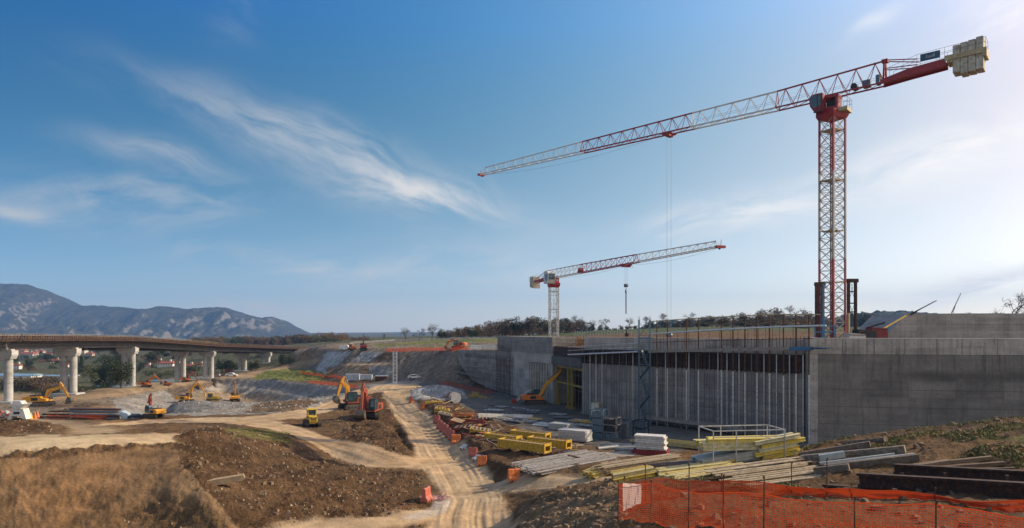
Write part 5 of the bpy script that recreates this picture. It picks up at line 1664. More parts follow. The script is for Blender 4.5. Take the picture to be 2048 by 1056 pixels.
# ------------------------------------------------------------------ houses, sheds
M_ROOF = mat('red_tile_roof', (.30, .095, .06), .85, 0, .35, .8, stain=(.16, .07, .05))
M_RENDER = mat('cream_render', (.52, .47, .40), .9, 0, .15, .5)
M_RENDW = mat('white_render', (.66, .64, .60), .9, 0, .12, .5)
M_WIN = mat('dark_window', (.04, .045, .05), .2, 0, .2, 1)
M_SHED = mat('blue_sheet_roof', (.22, .36, .48), .4, .1, .2, .4)
M_GH = mat('greenhouse_film', (.10, .20, .22), .35, 0, .3, .5)


def house(px, py, wpx, hpx, rpx, wall, label, rz=0.0, floors=2):
    p = ground_hit(px, py, 250, 1600); k = p.y / F
    w_, h_, r_ = wpx * k / 2, hpx * k, rpx * k; d = w_ * .65
    t = thing('house', label, 'house', p - UP * .3, rz, 'houses in the valley')
    MB().box((-w_, -d, -1), (w_, d, h_)).build('wall', wall, t)
    o = .35 * k * 3
    MB().loft([[(-w_ - o, -d - o, h_), (w_ + o, -d - o, h_), (w_ + o, d + o, h_), (-w_ - o, d + o, h_)], [(-w_ - o, -d - o, h_ + .25), (w_ + o, -d - o, h_ + .25), (w_ + o, d + o, h_ + .25), (-w_ - o, d + o, h_ + .25)], [(-w_ * .75, -.1, h_ + r_), (w_ * .75, -.1, h_ + r_), (w_ * .75, .1, h_ + r_), (-w_ * .75, .1, h_ + r_)]]).build('roof', M_ROOF, t)
    n = max(2, int(wpx / 5))
    for f in range(floors):
        for i in range(n):
            x = -w_ + (i + .5) * 2 * w_ / n; z = h_ * (f + .35) / floors
            MB().box((x - w_ * .16 / n * 2, -d - .05, z), (x + w_ * .16 / n * 2, -d + .1, z + h_ * .38 / floors)).build('window', M_WIN, t)
    MB().box((w_ * .3, -.4, h_ + r_ * .5), (w_ * .3 + .9, .5, h_ + r_ + .9)).build('chimney', wall, t)


for a in ((58, 716, 27, 8, 4.5, M_RENDW, 'long white house with red roof between the first two piers'), (44, 707, 18, 5, 4, M_RENDER, 'cream house uphill behind the long white house'), (80, 706, 16, 4, 3, M_RENDER, 'small red-roofed house right of the long white house'),
          (6, 714, 18, 6, 4, M_RENDER, 'red-roofed house left of the first pier'), (26, 710, 10, 4, 3, M_RENDW, 'small white house hard against the first pier'), (34, 741, 15, 8, 4, M_RENDW, 'white house standing alone low in the valley'), (95, 726, 20, 4, 4, M_RENDER, 'low house with long red roof in front of the dark trees'),
          (112, 727, 16, 4, 4, M_RENDER, 'house with red hipped roof right of the low long house'), (130, 736, 12, 6, 4, M_RENDW, 'pale house just left of the second pier'), (163, 708, 20, 9, 5, M_RENDER, 'cream house with red roof right of the second pier'), (120, 705, 10, 3, 3, M_RENDW, 'tiny white house on the slope left of the second pier'),
          (335, 737, 30, 6, 5, M_RENDW, 'long white farmhouse with red roof seen between the third and fourth piers'), (378, 735, 24, 4, 4.5, M_RENDER, 'red-roofed barn right of the long farmhouse'), (296, 736, 10, 4, 3, M_RENDW, 'small pale house just right of the third pier'), (305, 730, 14, 3, 4, M_RENDER, 'red roof above the small pale house'),
          (70, 709, 12, 4, 3, M_RENDW, 'small white house directly behind the long white house'), (100, 712, 14, 4, 3.5, M_RENDER, 'red-roofed house above the house with the hipped roof'), (20, 718, 12, 4, 3, M_RENDW, 'white house between the first pier and the long white house'), (128, 712, 12, 4, 3, M_RENDER, 'upper red-roofed house left of the second pier'), (180, 713, 14, 5, 3.5, M_RENDER, 'lower red-roofed house right of the second pier'), (318, 727, 12, 3, 3.5, M_RENDER, 'small red roof above the long farmhouse'), (352, 727, 12, 4, 3, M_RENDW, 'white house behind the long farmhouse'), (400, 733, 14, 4, 3, M_RENDER, 'red-roofed house right of the barn'),
          (12, 724, 14, 4, 3, M_RENDER, 'low red-roofed house below the others at the far left')):
    house(*a)
for px, py, wpx, hpx, mt, lab in ((38, 757, 70, 8, M_SHED, 'long blue-roofed industrial shed below the valley houses'), (10, 751, 34, 4, M_SHED, 'low pale blue shed at the far left'), (115, 752, 70, 3, M_SHED, 'flat grey-blue shed roof between the piers'),
                                  (330, 764, 42, 4, M_GH, 'blue-green greenhouse tunnel right of the third pier'), (225, 774, 62, 5, M_GH, 'dark green greenhouse tunnel left of the third pier'), (385, 757, 30, 3, M_GH, 'greenhouse tunnel behind the fourth pier')):
    p = ground_hit(px, py, 150, 900); k = p.y / F; w_ = wpx * k / 2; h_ = hpx * k
    t = thing('shed', lab, 'shed', p - UP * .3)
    MB().box((-w_, -4, -1), (w_, 4, h_ * .55)).build('wall', M_RENDW if mt is M_SHED else mt, t)
    MB().loft([[(-w_ - .3, 4.3 * math.cos(a), h_ * .55 + (h_ * .45) * math.sin(a)) for a in np.linspace(math.pi, 0, 8)], [(w_ + .3, 4.3 * math.cos(a), h_ * .55 + (h_ * .45) * math.sin(a)) for a in np.linspace(math.pi, 0, 8)]]).build('roof', mt, t)


# ------------------------------------------------------------------ mountains
def mountain():
    prof = [(-420, 600), (-300, 585), (-160, 575), (0, 568), (40, 567), (62, 573), (95, 590), (128, 606), (160, 611), (200, 611), (240, 613), (285, 618), (310, 614), (340, 613), (365, 616), (395, 616), (435, 613), (455, 620), (480, 628), (505, 634), (522, 636), (536, 634), (548, 636), (560, 646), (580, 658), (604, 671), (640, 682), (760, 690)]
    Yc = 4000.0
    nx, ny = 420, 110
    us = np.linspace(-420, 760, nx); vs = np.linspace(0, 1, ny)
    Ux, V = np.meshgrid(us, vs)
    crest = np.interp(Ux, [p[0] for p in prof], [p[1] for p in prof])
    zc = (HZ - crest) / F * Yc + 60
    shape = np.where(V < .55, (V / .55) ** 1.15, np.cos((V - .55) / .45 * math.pi / 2) ** .8)
    Y = 2900 + V * 2000 - 260 * np.clip((Ux - 330) / 300, 0, 1) * 0
    X = (Ux - CX) / F * (2900 + .55 * 2000) * (Y / Yc) ** .25
    rid = 1 - 2 * np.abs(fbm(X, Y, 520, 5, 300, .55)); ridv = fbm(X * 1.0, Y * .35, 210, 5, 320, .6)
    Z = -60 + zc * shape
    amp = np.sin(np.clip(V / .55, 0, 1) * math.pi) * (V < .55) + .12
    Z = Z + amp * (ridv * 105 + (rid - .7) * 70 + fbm(X, Y * .6, 90, 4, 350, .65) * 45) * np.clip(zc / 200, .15, 1.2)
    Z += np.exp(-((V - .55) / .06) ** 2) * fbm(X, Y, 70, 4, 340) * 9
    me = bpy.data.meshes.new('mountain'); idx = np.arange(nx * ny).reshape(ny, nx)
    qs = np.stack([idx[:-1, :-1], idx[:-1, 1:], idx[1:, 1:], idx[1:, :-1]], -1).reshape(-1, 4)
    me.from_pydata(np.stack([X, Y, Z], -1).reshape(-1, 3).tolist(), [], qs.tolist())
    me.polygons.foreach_set('use_smooth', [True] * len(qs))
    m = bpy.data.materials.new('mountain_side'); m.use_nodes = True
    t = NT(m.node_tree); b = t.n['Principled BSDF']
    g = t.node('ShaderNodeNewGeometry'); pos = g.outputs['Position']
    n1 = t.noise(t.mapping(pos, scale=(.006, .006, .011)), 1.0, 8, .68, .4); n2 = t.noise(t.mapping(pos, scale=(.035, .035, .05)), 1.0, 6, .65)
    sx = t.node('ShaderNodeSeparateXYZ', ins={0: pos})
    right = t.ramp(sx.outputs[0], -2300, -1500, 0.03, .09)
    steep = t.ramp(t.node('ShaderNodeSeparateXYZ', ins={0: g.outputs['Normal']}).outputs[2], .45, .85, .13, -.06)
    rock = t.math('MULTIPLY', .45, t.ramp(t.math('ADD', t.math('ADD', t.math('MULTIPLY', n1, .45), t.math('MULTIPLY', n2, .55)), t.math('ADD', right, steep)), .575, .66))
    wood = t.mix(t.ramp(n2, .35, .65), (.030, .034, .022), (.065, .060, .036))
    t.put(b.inputs['Base Color'], t.mix(rock, wood, (.32, .29, .265))); b.inputs['Roughness'].default_value = 1; b.inputs['Specular IOR Level'].default_value = 0
    t.put(b.inputs['Normal'], t.node('ShaderNodeBump', ins={'Strength': .8, 'Distance': 14.0, 'Height': n2}).outputs[0])
    me.materials.append(m)
    o = bpy.data.objects.new('mountain', me); COL.objects.link(o); o['kind'] = 'structure'


mountain()


def hill(name, Yc, prof, depth, seed):
    """wooded ridge far behind: relief with a rough tree-top outline"""
    nx, ny = 260, 40
    us = np.linspace(prof[0][0], prof[-1][0], nx); vs = np.linspace(0, 1, ny); Ux, V = np.meshgrid(us, vs)
    zc = (HZ - np.interp(Ux, [p[0] for p in prof], [p[1] for p in prof])) / F * Yc
    Y = Yc + (V - .5) * depth; X = (Ux - CX) / F * Yc
    Z = -12 + (zc + 12) * np.sin(V * math.pi) ** .7 + (np.sin(V * math.pi)) * fbm(X, Y, 16, 4, seed, .6) * 7
    me = bpy.data.meshes.new(name); idx = np.arange(nx * ny).reshape(ny, nx)
    qs = np.stack([idx[:-1, :-1], idx[:-1, 1:], idx[1:, 1:], idx[1:, :-1]], -1).reshape(-1, 4)
    me.from_pydata(np.stack([X, Y, Z], -1).reshape(-1, 3).tolist(), [], qs.tolist()); me.materials.append(LM['dark'])
    o = bpy.data.objects.new(name, me); COL.objects.link(o); o['kind'] = 'structure'


hill('wooded_hill', 1300, [(1600, 668), (1680, 640), (1720, 627), (1750, 624), (1780, 627), (1800, 624), (1840, 632), (1900, 640), (1960, 630), (2040, 634), (2200, 650)], 500, 400)
hill('wooded_hill', 1100, [(1250, 668), (1330, 645), (1370, 642), (1420, 648), (1520, 640), (1600, 646), (1700, 668)], 300, 410)
hill('wooded_hill', 1000, [(330, 690), (420, 681), (520, 679), (640, 678), (760, 682), (900, 690)], 300, 420)

# ------------------------------------------------------------------ the air
hz_ = bpy.data.materials.new('haze'); hz_.use_nodes = True
t = NT(hz_.node_tree); t.n.remove(t.n['Principled BSDF'])
pv = t.node('ShaderNodeVolumePrincipled', ins={'Color': (.27, .53, 1.0, 1), 'Density': .00013, 'Anisotropy': .1})
t.l.new(pv.outputs[0], t.n['Material Output'].inputs['Volume'])
zmax = max(o.matrix_world.translation.z for o in COL.objects) if False else 330.0
o = MB().box((-13500, -60, -110), (13500, 6300, zmax)).build('haze', hz_); o['kind'] = 'stuff'

try:
    hz_.cycles.homogeneous_volume = True
except Exception:
    pass
# ------------------------------------------------------------------ machines
M_EXY = mat('excavator_yellow', (.72, .33, .025), .45, 0, .15, 1.5, stain=(.40, .22, .06))
M_EXO = mat('excavator_orange', (.66, .17, .03), .45, 0, .15, 1.5, stain=(.36, .13, .05))
M_EXR = mat('excavator_red', (.36, .070, .038), .55, 0, .25, 1.5, stain=(.19, .085, .05))
M_DOZ = mat('dozer_yellow', (.70, .44, .02), .45, 0, .15, 2, stain=(.38, .25, .08))
M_STEEL = mat('worn_bucket_steel', (.15, .13, .11), .5, .5, .35, 3, stain=(.22, .15, .09))
M_CABW = mat('cab_pale_trim', (.50, .50, .47), .5, 0, .1, 3)


def rot(pts_, a):
    c, s = math.cos(a), math.sin(a)
    return [(x * c - y * s, x * s + y * c, z) for x, y, z in pts_]


def stadium(ln, h, n=7):
    r = h / 2; o = []
    for i in range(n + 1):
        a = -math.pi / 2 + math.pi * i / n; o.append((ln / 2 - r + r * math.cos(a), r + r * math.sin(a)))
    for i in range(n + 1):
        a = math.pi / 2 + math.pi * i / n; o.append((-ln / 2 + r + r * math.cos(a), r + r * math.sin(a)))
    return o


def track(t, y0, y1, ln, h, yaw=0.0, s=1.0):
    m = MB(); o = stadium(ln, h); m.prism(o, y0, y1)
    per = [Vector(p) for p in o]; k = len(per)
    for i in range(k):
        a, b = per[i], per[(i + 1) % k]; d = b - a; n = max(1, int(d.length / (.19 * s)))
        for j in range(n):
            p = a + d * ((j + .5) / n); nn = Vector((d.y, -d.x)).normalized()
            q_ = p + nn * .05 * s
            m.bar((p.x, (y0 + y1) / 2, p.y), (q_.x, (y0 + y1) / 2, q_.y), y1 - y0, .06 * s, (d.x / d.length, 0, d.y / d.length))
    m.v = rot(m.v, yaw)
    tr = m.build('track', M_TRACK, t)
    m = MB()
    for i in range(6):
        x = -ln / 2 + h * .6 + (ln - h * 1.2) * i / 5
        m.cyl((x, y0 - .02, h * .42), (x, y1 + .02, h * .42), h * (.34 if i in (0, 5) else .2), 12)
    m.v = rot(m.v, yaw); m.build('roller', M_DARK, tr)


def tapered(mb, p, q_, w, h0, h1):
    """box section arm between two (x, z) joints"""
    p, q_ = Vector((p[0], 0, p[1])), Vector((q_[0], 0, q_[1])); d = (q_ - p).normalized(); n = Vector((-d.z, 0, d.x))
    y = Vector((0, w / 2, 0))
    mid = p.lerp(q_, .5); hm = (h0 + h1) * .56
    mb.loft([[c - n * h / 2 - y, c - n * h / 2 + y, c + n * h / 2 + y, c + n * h / 2 - y] for c, h in ((p, h0), (mid, hm), (q_, h1))])


def excavator(label, p, rz, col, joints, tyaw=0.0, s=1.0, tool='bucket', boom=None, cabm=None, cat='excavator', group=None):
    t = thing('excavator', label, cat, p, rz, group)
    boom = boom or col
    J = [(x / s, z / s) for x, z in joints]
    for y in (-1.42, .82):
        track(t, y, y + .6, 4.1, .88, tyaw)
    m = MB().box((-1.1, -.85, .35), (1.1, .85, .8), .1); m.v = rot(m.v, tyaw); m.cyl((0, 0, .75), (0, 0, 1.06), .75, 18); m.build('undercarriage', M_DARK, t)
    m = MB().prism([(-2.35, 1.06), (1.25, 1.06), (1.35, 1.2), (1.3, 1.55), (.35, 1.75), (.3, 2.0), (-2.2, 2.1), (-2.45, 1.8)], -1.32, -.02).prism([(-2.35, 1.06), (1.2, 1.06), (1.2, 1.25), (-.35, 1.3), (-.4, 2.05), (-2.2, 2.1), (-2.45, 1.8)], 0, 1.32)
    body = m.build('body', col, t)
    m = MB().box((-1.9, -1.1, 2.1), (-.6, .9, 2.28), .06).cyl((-.85, -.7, 2.2), (-.85, -.7, 2.75), .07, 8).box((-1.4, -1.345, 1.25), (-.2, -1.325, 1.8)).box((-1.9, 1.325, 1.25), (-.7, 1.345, 1.85))
    m.tube([(.2, -1.2, 1.8), (.2, -1.2, 2.5), (-.6, -1.2, 2.7), (-1.9, -1.2, 2.6)], .025, 5)
    m.build('engine_cover', M_DARK, body)
    MB().prism([(-2.95, 1.1), (-2.2, 1.06), (-2.2, 2.0), (-2.75, 2.02), (-3.02, 1.75)], -1.34, 1.34).build('counterweight', col, t)
    cp_ = [(-.35, 1.2), (1.15, 1.2), (1.3, 1.7), (1.15, 2.75), (.85, 2.92), (-.3, 2.92), (-.4, 2.6)]
    cab_ = MB().prism(cp_, .38, 1.3).build('cab', cabm or M_DARK, t)
    m = MB()
    for y in (.37, 1.302):
        m.prism([(-.22, 1.85), (.3, 1.85), (.3, 2.75), (-.22, 2.75)], y, y + .008).prism([(.4, 1.55), (1.14, 1.6), (1.18, 1.75), (1.05, 2.7), (.4, 2.75)], y, y + .008)
    m.quad((1.225, .46, 1.35), (1.225, 1.22, 1.35), (1.325, 1.22, 1.72), (1.325, .46, 1.72)); m.quad((1.318, .46, 1.75), (1.318, 1.22, 1.75), (1.18, 1.22, 2.7), (1.18, .46, 2.7)).quad((-.4, .5, 2.0), (-.4, 1.2, 2.0), (-.405, 1.2, 2.6), (-.405, .5, 2.6))
    m.build('cab_glass', M_GLASS, cab_)
    f = (.75, 1.75); k, tip, end = J
    m = MB(); tapered(m, f, k, .42, .5, .72); tapered(m, k, tip, .42, .72, .38)
    for c, r in ((f, .28), (k, .37), (tip, .24)):
        m.cyl((c[0], -.26, c[1]), (c[0], .26, c[1]), r, 14)
    bm_ = m.build('boom', boom, t)
    m = MB()
    mid = (k[0] * .75 + f[0] * .25, k[1] * .75 + f[1] * .25)
    for y in (-.33, .33):
        a, b = Vector((1.25, y, 1.35)), Vector((mid[0] + .1, y, mid[1]))
        MB().cyl(a, a.lerp(b, .6), .09, 8).cyl(a.lerp(b, .55), b, .05, 8).build('hydraulic_cylinder', M_STEEL, bm_)
    kk = Vector(k).lerp(Vector(tip), .15); dv_ = (Vector(tip) - Vector(k)).normalized(); nn = Vector((-dv_.y, dv_.x))
    sd = (Vector(end) - Vector(tip)).normalized()
    heel = Vector(tip) - sd * .75 + nn * .25
    a, b = Vector((kk.x + nn.x * .42, 0, kk.y + nn.y * .42)), Vector((heel.x, 0, heel.y))
    m.cyl(a, a.lerp(b, .6), .09, 8).cyl(a.lerp(b, .5), b, .05, 8)
    m.build('hydraulic_cylinder', M_STEEL, bm_)
    m = MB(); tapered(m, (heel.x, heel.y), tip, .32, .2, .5); tapered(m, tip, end, .32, .5, .26)
    m.cyl((end[0], -.22, end[1]), (end[0], .22, end[1]), .16, 10); sk = m.build('stick', boom, t)
    e = Vector(end); n2 = Vector((-sd.y, sd.x))
    a, b = Vector(tip) + n2 * .4, Vector(tip).lerp(e, .78) + n2 * .3
    m = MB().cyl((a.x, 0, a.y), (a.x * .45 + b.x * .55, 0, a.y * .45 + b.y * .55), .08, 8).cyl((a.x * .5 + b.x * .5, 0, a.y * .5 + b.y * .5), (b.x, 0, b.y), .045, 8).bar((b.x, 0, b.y), (e.x + n2.x * .35 + sd.x * .3, 0, e.y + n2.y * .35 + sd.y * .3), .12, .1)
    m.build('bucket_cylinder', M_STEEL, sk)
    if tool == 'bucket':
        prof = [(0, .1), (.42, .1), (.62, -.2), (.68, -.62), (.45, -1.02), (.05, -1.22), (-.42, -1.15)]
        back = [(0.06, .02), (.36, .02), (.53, -.22), (.58, -.6), (.39, -.94), (.04, -1.12), (-.42, -1.10)]
        m = MB(); w_ = .62
        for pa, pb, qa, qb in zip(prof, prof[1:], back, back[1:]):
            m.loft([[(e.x + pa[0], -w_, e.y + pa[1]), (e.x + pb[0], -w_, e.y + pb[1]), (e.x + qb[0], -w_, e.y + qb[1]), (e.x + qa[0], -w_, e.y + qa[1])], [(e.x + pa[0], w_, e.y + pa[1]), (e.x + pb[0], w_, e.y + pb[1]), (e.x + qb[0], w_, e.y + qb[1]), (e.x + qa[0], w_, e.y + qa[1])]])
        for y in (-w_, w_ - .04):
            m.prism([(e.x + u, e.y + v) for u, v in prof] + [(e.x - .3, e.y - .5)], y, y + .04)
        for i in range(5):
            y = -w_ + .1 + i * .28; m.bar((e.x - .4, y, e.y - 1.12), (e.x - .62, y, e.y - 1.1), .1, .07)
        m.build('bucket', M_STEEL, t)
    elif tool == 'breaker':
        MB().box((e.x - .22, -.22, e.y - 1.0), (e.x + .22, .22, e.y + .1), .04).cyl((e.x, 0, e.y - 1.0), (e.x, 0, e.y - 1.7), .07, 8).build('breaker', M_DOZ, t)
    t.scale = (s,) * 3
    return t


def bulldozer(label, p, rz, col, s=1.0, cat='bulldozer', blade=True):
    t = thing('bulldozer', label, cat, p, rz)
    for y in (-1.15, .65):
        track(t, y, y + .5, 3.0, .85)
    b = MB().prism([(.2, .55), (1.75, .6), (1.8, .85), (1.7, 1.5), (.2, 1.62)], -.55, .55).prism([(-1.45, .55), (.2, .55), (.2, 1.2), (-1.45, 1.25)], -.64, .64).build('body', col, t)
    m = MB()
    for i in range(6):
        m.box((1.76, -.42, .75 + i * .12), (1.80, .42, .80 + i * .12))
    for y in (-.38, .38):
        m.cyl((1.70, y, 1.42), (1.80, y, 1.42), .09, 10)
    m.cyl((.9, .2, 1.5), (.9, .2, 2.0), .06, 8)
    m.build('grille', M_DARK, b)
    c = MB()
    for x in (-1.25, .05):
        for y in (-.6, .52):
            c.box((x, y, 1.2), (x + .1, y + .08, 2.35))
    c.box((-1.4, -.75, 2.35), (.3, .75, 2.5), .05)
    cb = c.build('cab', col, t)
    MB().box((-1.2, -.55, 1.22), (.08, .55, 2.34)).build('cab_glass', M_GLASS, cb)
    m = MB()
    if blade: m.loft([[(2.05 + .16 * math.cos(a) * 0 + .18 * (1 - math.sin(a)), -1.45, .1 + 1.0 * i / 5), (2.05 + .18 * (1 - math.sin(a)), 1.45, .1 + 1.0 * i / 5), (2.13 + .18 * (1 - math.sin(a)), 1.45, .1 + 1.0 * i / 5), (2.13 + .18 * (1 - math.sin(a)), -1.45, .1 + 1.0 * i / 5)] for i, a in enumerate(np.linspace(0, math.pi, 6))])
    if blade: m.build('blade', M_STEEL, t)
    for y in (-1.28, 1.2):
        if blade: MB().bar((-.2, y, .5), (2.1, y, .35), .1, .16).build('push_arm', col, t)
    t.scale = (s,) * 3
    return t


def car(label, p, rz, paint, s=1.0, van=False):
    t = thing('van' if van else 'parked_car', label, 'van' if van else 'car', p, rz)
    L_, hw = 2.1, .85
    if van: prof = [(-L_, .35), (L_, .35), (L_ + .08, .9), (L_ - .5, 1.15), (L_ - 1.1, 1.95), (-L_, 2.0)]
    else: prof = [(-L_, .35), (L_, .35), (L_ + .05, .75), (L_ - .95, .95), (L_ - 1.55, 1.42), (-.9, 1.45), (-L_ + .2, 1.0), (-L_, .9)]
    b = MB().prism(prof, -hw, hw).build('body', paint, t)
    m = MB()
    for y in (-hw - .012, hw + .002):
        if van: m.prism([(L_ - 1.3, 1.2), (L_ - .6, 1.2), (L_ - 1.1, 1.85), (L_ - 1.3, 1.85)], y, y + .01)
        else: m.prism([(-1.35, .98), (1.05, .98), (.5, 1.36), (-.85, 1.38)], y, y + .01)
    m.build('side_window', M_GLASS, b)
    for x in (-1.3, 1.3):
        for y in (-hw, hw - .2):
            w = MB().cyl((x, y - .02, .33), (x, y + .22, .33), .33, 16).build('wheel', M_BLACK, t)
            MB().cyl((x, y - .035, .33), (x, y + .235, .33), .18, 10).build('rim', M_DGALV, w)
    for y in (-.6, .4):
        MB().box((L_ + .0, y, .68), (L_ + .06, y + .25, .82)).build('headlight', M_WHITE, t)
    t.scale = (s,) * 3
    return t


def jpx(p, base_px, base_py, pts_, flip=1):
    """joints read off as picture offsets from the base, in metres at the machine's distance"""
    k = p.y / F
    return [((x - base_px) * k * flip, (base_py - y) * k) for x, y in pts_]


gx = 'excavators at work in the quarry pit'
p = ground_hit(85, 813); excavator('yellow excavator on the left haul bench with its arm bent over a boulder heap', p, 0.12, M_EXY, jpx(p, 85, 814, [(97, 783), (122, 775), (134, 797)]), .3, .95, group=gx)
p = ground_hit(373, 806, 150); excavator('yellow excavator on the pit floor reaching right over the yellow drill', p, 0.05, M_EXY, jpx(p, 373, 806, [(385, 774), (397, 768), (409, 787)]), .2, .82, 'breaker', group=gx)
p = ground_hit(293, 774); excavator('orange excavator beside the third viaduct pier with arched arm', p, 0, M_EXO, jpx(p, 293, 774, [(301, 757), (311, 753), (323, 763)]), .4, .62, group=gx)
p = ground_hit(374, 764); excavator('orange excavator on the haul road with hooked arm in front of the fourth pier', p, 0, M_EXO, jpx(p, 374, 764, [(377, 749), (385, 745), (395, 759)]), .1, .6, boom=M_EXR, group=gx)
p = ground_hit(470, 803, 150); excavator('yellow excavator with dark cab at the right of the pit floor, arm raised straight up', p, 1.9, M_EXY, [(.7, 3.6), (.4, 5.0), (1.3, 4.0)], .2, .8, None, group=gx)
p = ground_hit(306, 836); excavator('small yellow excavator with upright red arm beside the dark blue car', p, 2.7, M_EXY, [(.5, 1.9), (.55, 2.8), (.9, 1.9)], .2, .55, None, M_EXR, M_BLUEG, group=gx)
p = ground_hit(737, 836, 60); excavator('red excavator with grey bucket lowered toward the road, on the brown mound', p, R(-96), M_EXR, [(1.4, 3.7), (2.5, 4.1), (3.1, 1.35)], .35, .92, cabm=M_DARK)
p = ground_hit(706, 818, 60); excavator('orange yellow excavator standing close behind the red one, arm folded upright', p, R(-150), M_EXR, [(.9, 3.4), (1.7, 4.2), (2.4, 2.0)], .2, .9, boom=M_EXY)
p = ground_hit(1072, 810, 90); excavator('orange excavator with long arm raised toward the yellow gate frame', p, 0.15, M_EXO, jpx(p, 1072, 810, [(1095, 767), (1121, 745), (1106, 762)]), .0, .85, None, boom=M_EXY)
p = ground_hit(334, 772); bulldozer('small orange bulldozer right of the arched orange excavator', p, .2, M_EXO, .55)
p = ground_hit(425, 803, 150); bulldozer('low yellow tracked drill machine on the pit floor', p, .15, M_DOZ, .9, 'drill machine')
p = ground_hit(624, 853, 60); bulldozer('yellow bulldozer with dark cab windows parked on the fork of the dirt roads', p, R(-66), M_DOZ, .84, blade=False)
p = ground_hit(916, 698, 120, 300); excavator('orange excavator on the terrace above the cut slope', p, 2.9, M_EXO, [(1.0, 2.2), (2.6, 1.6), (3.2, .6)], .1, .75)
p = ground_hit(727, 701, 120, 400); excavator('dark red machine standing on the plateau above the embankment', p, 1.8, M_RED2, [(.8, 3.6), (1.2, 4.6), (1.7, 3.0)], .1, .8, None)
p = ground_hit(704, 701, 120, 400); bulldozer('orange bulldozer on the plateau above the embankment', p, .1, M_EXO, .8)
p = ground_hit(690, 701, 120, 400); car('pale van parked on the plateau left of the orange bulldozer', p, 0, M_RENDW, .9, True)
p = ground_hit(273, 838); car('dark blue car parked beside the small excavator with the red arm', p, .5, mat('blue_car_paint', (.012, .035, .075), .25, 0, .1, 1, coat=1.0), .5)
p = ground_hit(457, 748, 150, 400); car('red van parked under the viaduct by the far piers', p, .3, M_EXR, .85, True)
p = ground_hit(463, 753, 150, 400); car('pale car parked at the haul road below the far piers', p, .1, M_RENDW, .85)
p = ground_hit(829, 758, 100, 300); car('white car parked at the foot of the dark cut slope', p, .1, M_RENDW, .8)


# ------------------------------------------------------------------ people, a few pixels tall
def person(label, p, rz, top, legs):
    """one continuous skinned body, standing with one foot forward"""
    me = bpy.data.meshes.new('person'); bm = bmesh.new(); sk = bm.verts.layers.skin.verify()
    J = {'pel': (0, 0, .95, .15), 'che': (0, 0, 1.32, .17), 'nek': (0, 0, 1.5, .06), 'hed': (.02, 0, 1.63, .10), 'top': (.01, 0, 1.74, .07),
         'hl': (0, .1, .9, .1), 'kl': (.06, .11, .5, .07), 'al': (.08, .12, .08, .05), 'tl': (.2, .12, .04, .04), 'hr': (0, -.1, .9, .1), 'kr': (-.02, -.11, .5, .07), 'ar': (-.1, -.12, .08, .05), 'tr': (.04, -.12, .04, .04),
         'sl': (0, .2, 1.42, .07), 'el': (.02, .26, 1.15, .05), 'wl': (.12, .25, .92, .04), 'fl': (.16, .25, .84, .035), 'sr': (0, -.2, 1.42, .07), 'er': (-.02, -.26, 1.15, .05), 'wr': (.1, -.27, .92, .04), 'fr': (.14, -.27, .84, .035)}
    V = {}
    for k, (x, y, z, r) in J.items():
        V[k] = bm.verts.new((x, y, z)); V[k][sk].radius = (r, r)
    V['pel'][sk].use_root = True
    for a, b in (('pel', 'che'), ('che', 'nek'), ('nek', 'hed'), ('hed', 'top'), ('pel', 'hl'), ('hl', 'kl'), ('kl', 'al'), ('al', 'tl'), ('pel', 'hr'), ('hr', 'kr'), ('kr', 'ar'), ('ar', 'tr'), ('che', 'sl'), ('sl', 'el'), ('el', 'wl'), ('wl', 'fl'), ('che', 'sr'), ('sr', 'er'), ('er', 'wr'), ('wr', 'fr')):
        bm.edges.new((V[a], V[b]))
    bm.to_mesh(me); bm.free(); me.materials.append(legs)
    o = bpy.data.objects.new('person', me); COL.objects.link(o); o.location = p; o.rotation_euler.z = rz
    o.modifiers.new('skin', 'SKIN'); o.modifiers.new('subdivision', 'SUBSURF').levels = 1
    tag(o, label, 'person', None, 'thing')
    MB().loft([[(.0 + r * 1.0 * math.cos(a), r * 1.35 * math.sin(a), z) for a in np.linspace(0, 6.283, 12, endpoint=False)] for z, r in ((.9, .18), (1.1, .19), (1.35, .20), (1.46, .15))]).build('jacket', top, o)
    MB().loft([[(.015 + r * math.cos(a), r * math.sin(a), z) for a in np.linspace(0, 6.283, 12, endpoint=False)] for z, r in ((1.68, .135), (1.76, .12), (1.82, .05))]).build('helmet', M_WHITE, o)
    return o


M_SKINT = mat('work_trousers', (.10, .11, .14), .9, 0, .2, 5)
p = ground_hit(439, 758, 150, 400); person('person in white top standing beside the haul road near the fourth pier', p, -1, M_RENDW, M_SKINT)
p = ground_hit(493, 748, 150, 420); person('person in pale clothes standing near the farther pair of piers', p, -2, M_RENDW, M_SKINT)


# ------------------------------------------------------------------ barriers along the road
M_BARO = mat('orange_plastic', (.66, .17, .035), .5, 0, .2, 3, stain=(.42, .15, .07))
M_BARR = mat('faded_red_plastic', (.50, .13, .085), .55, 0, .2, 3, stain=(.34, .12, .09))
M_BARW = mat('white_plastic', (.58, .57, .54), .5, 0, .15, 3, stain=(.38, .33, .27))


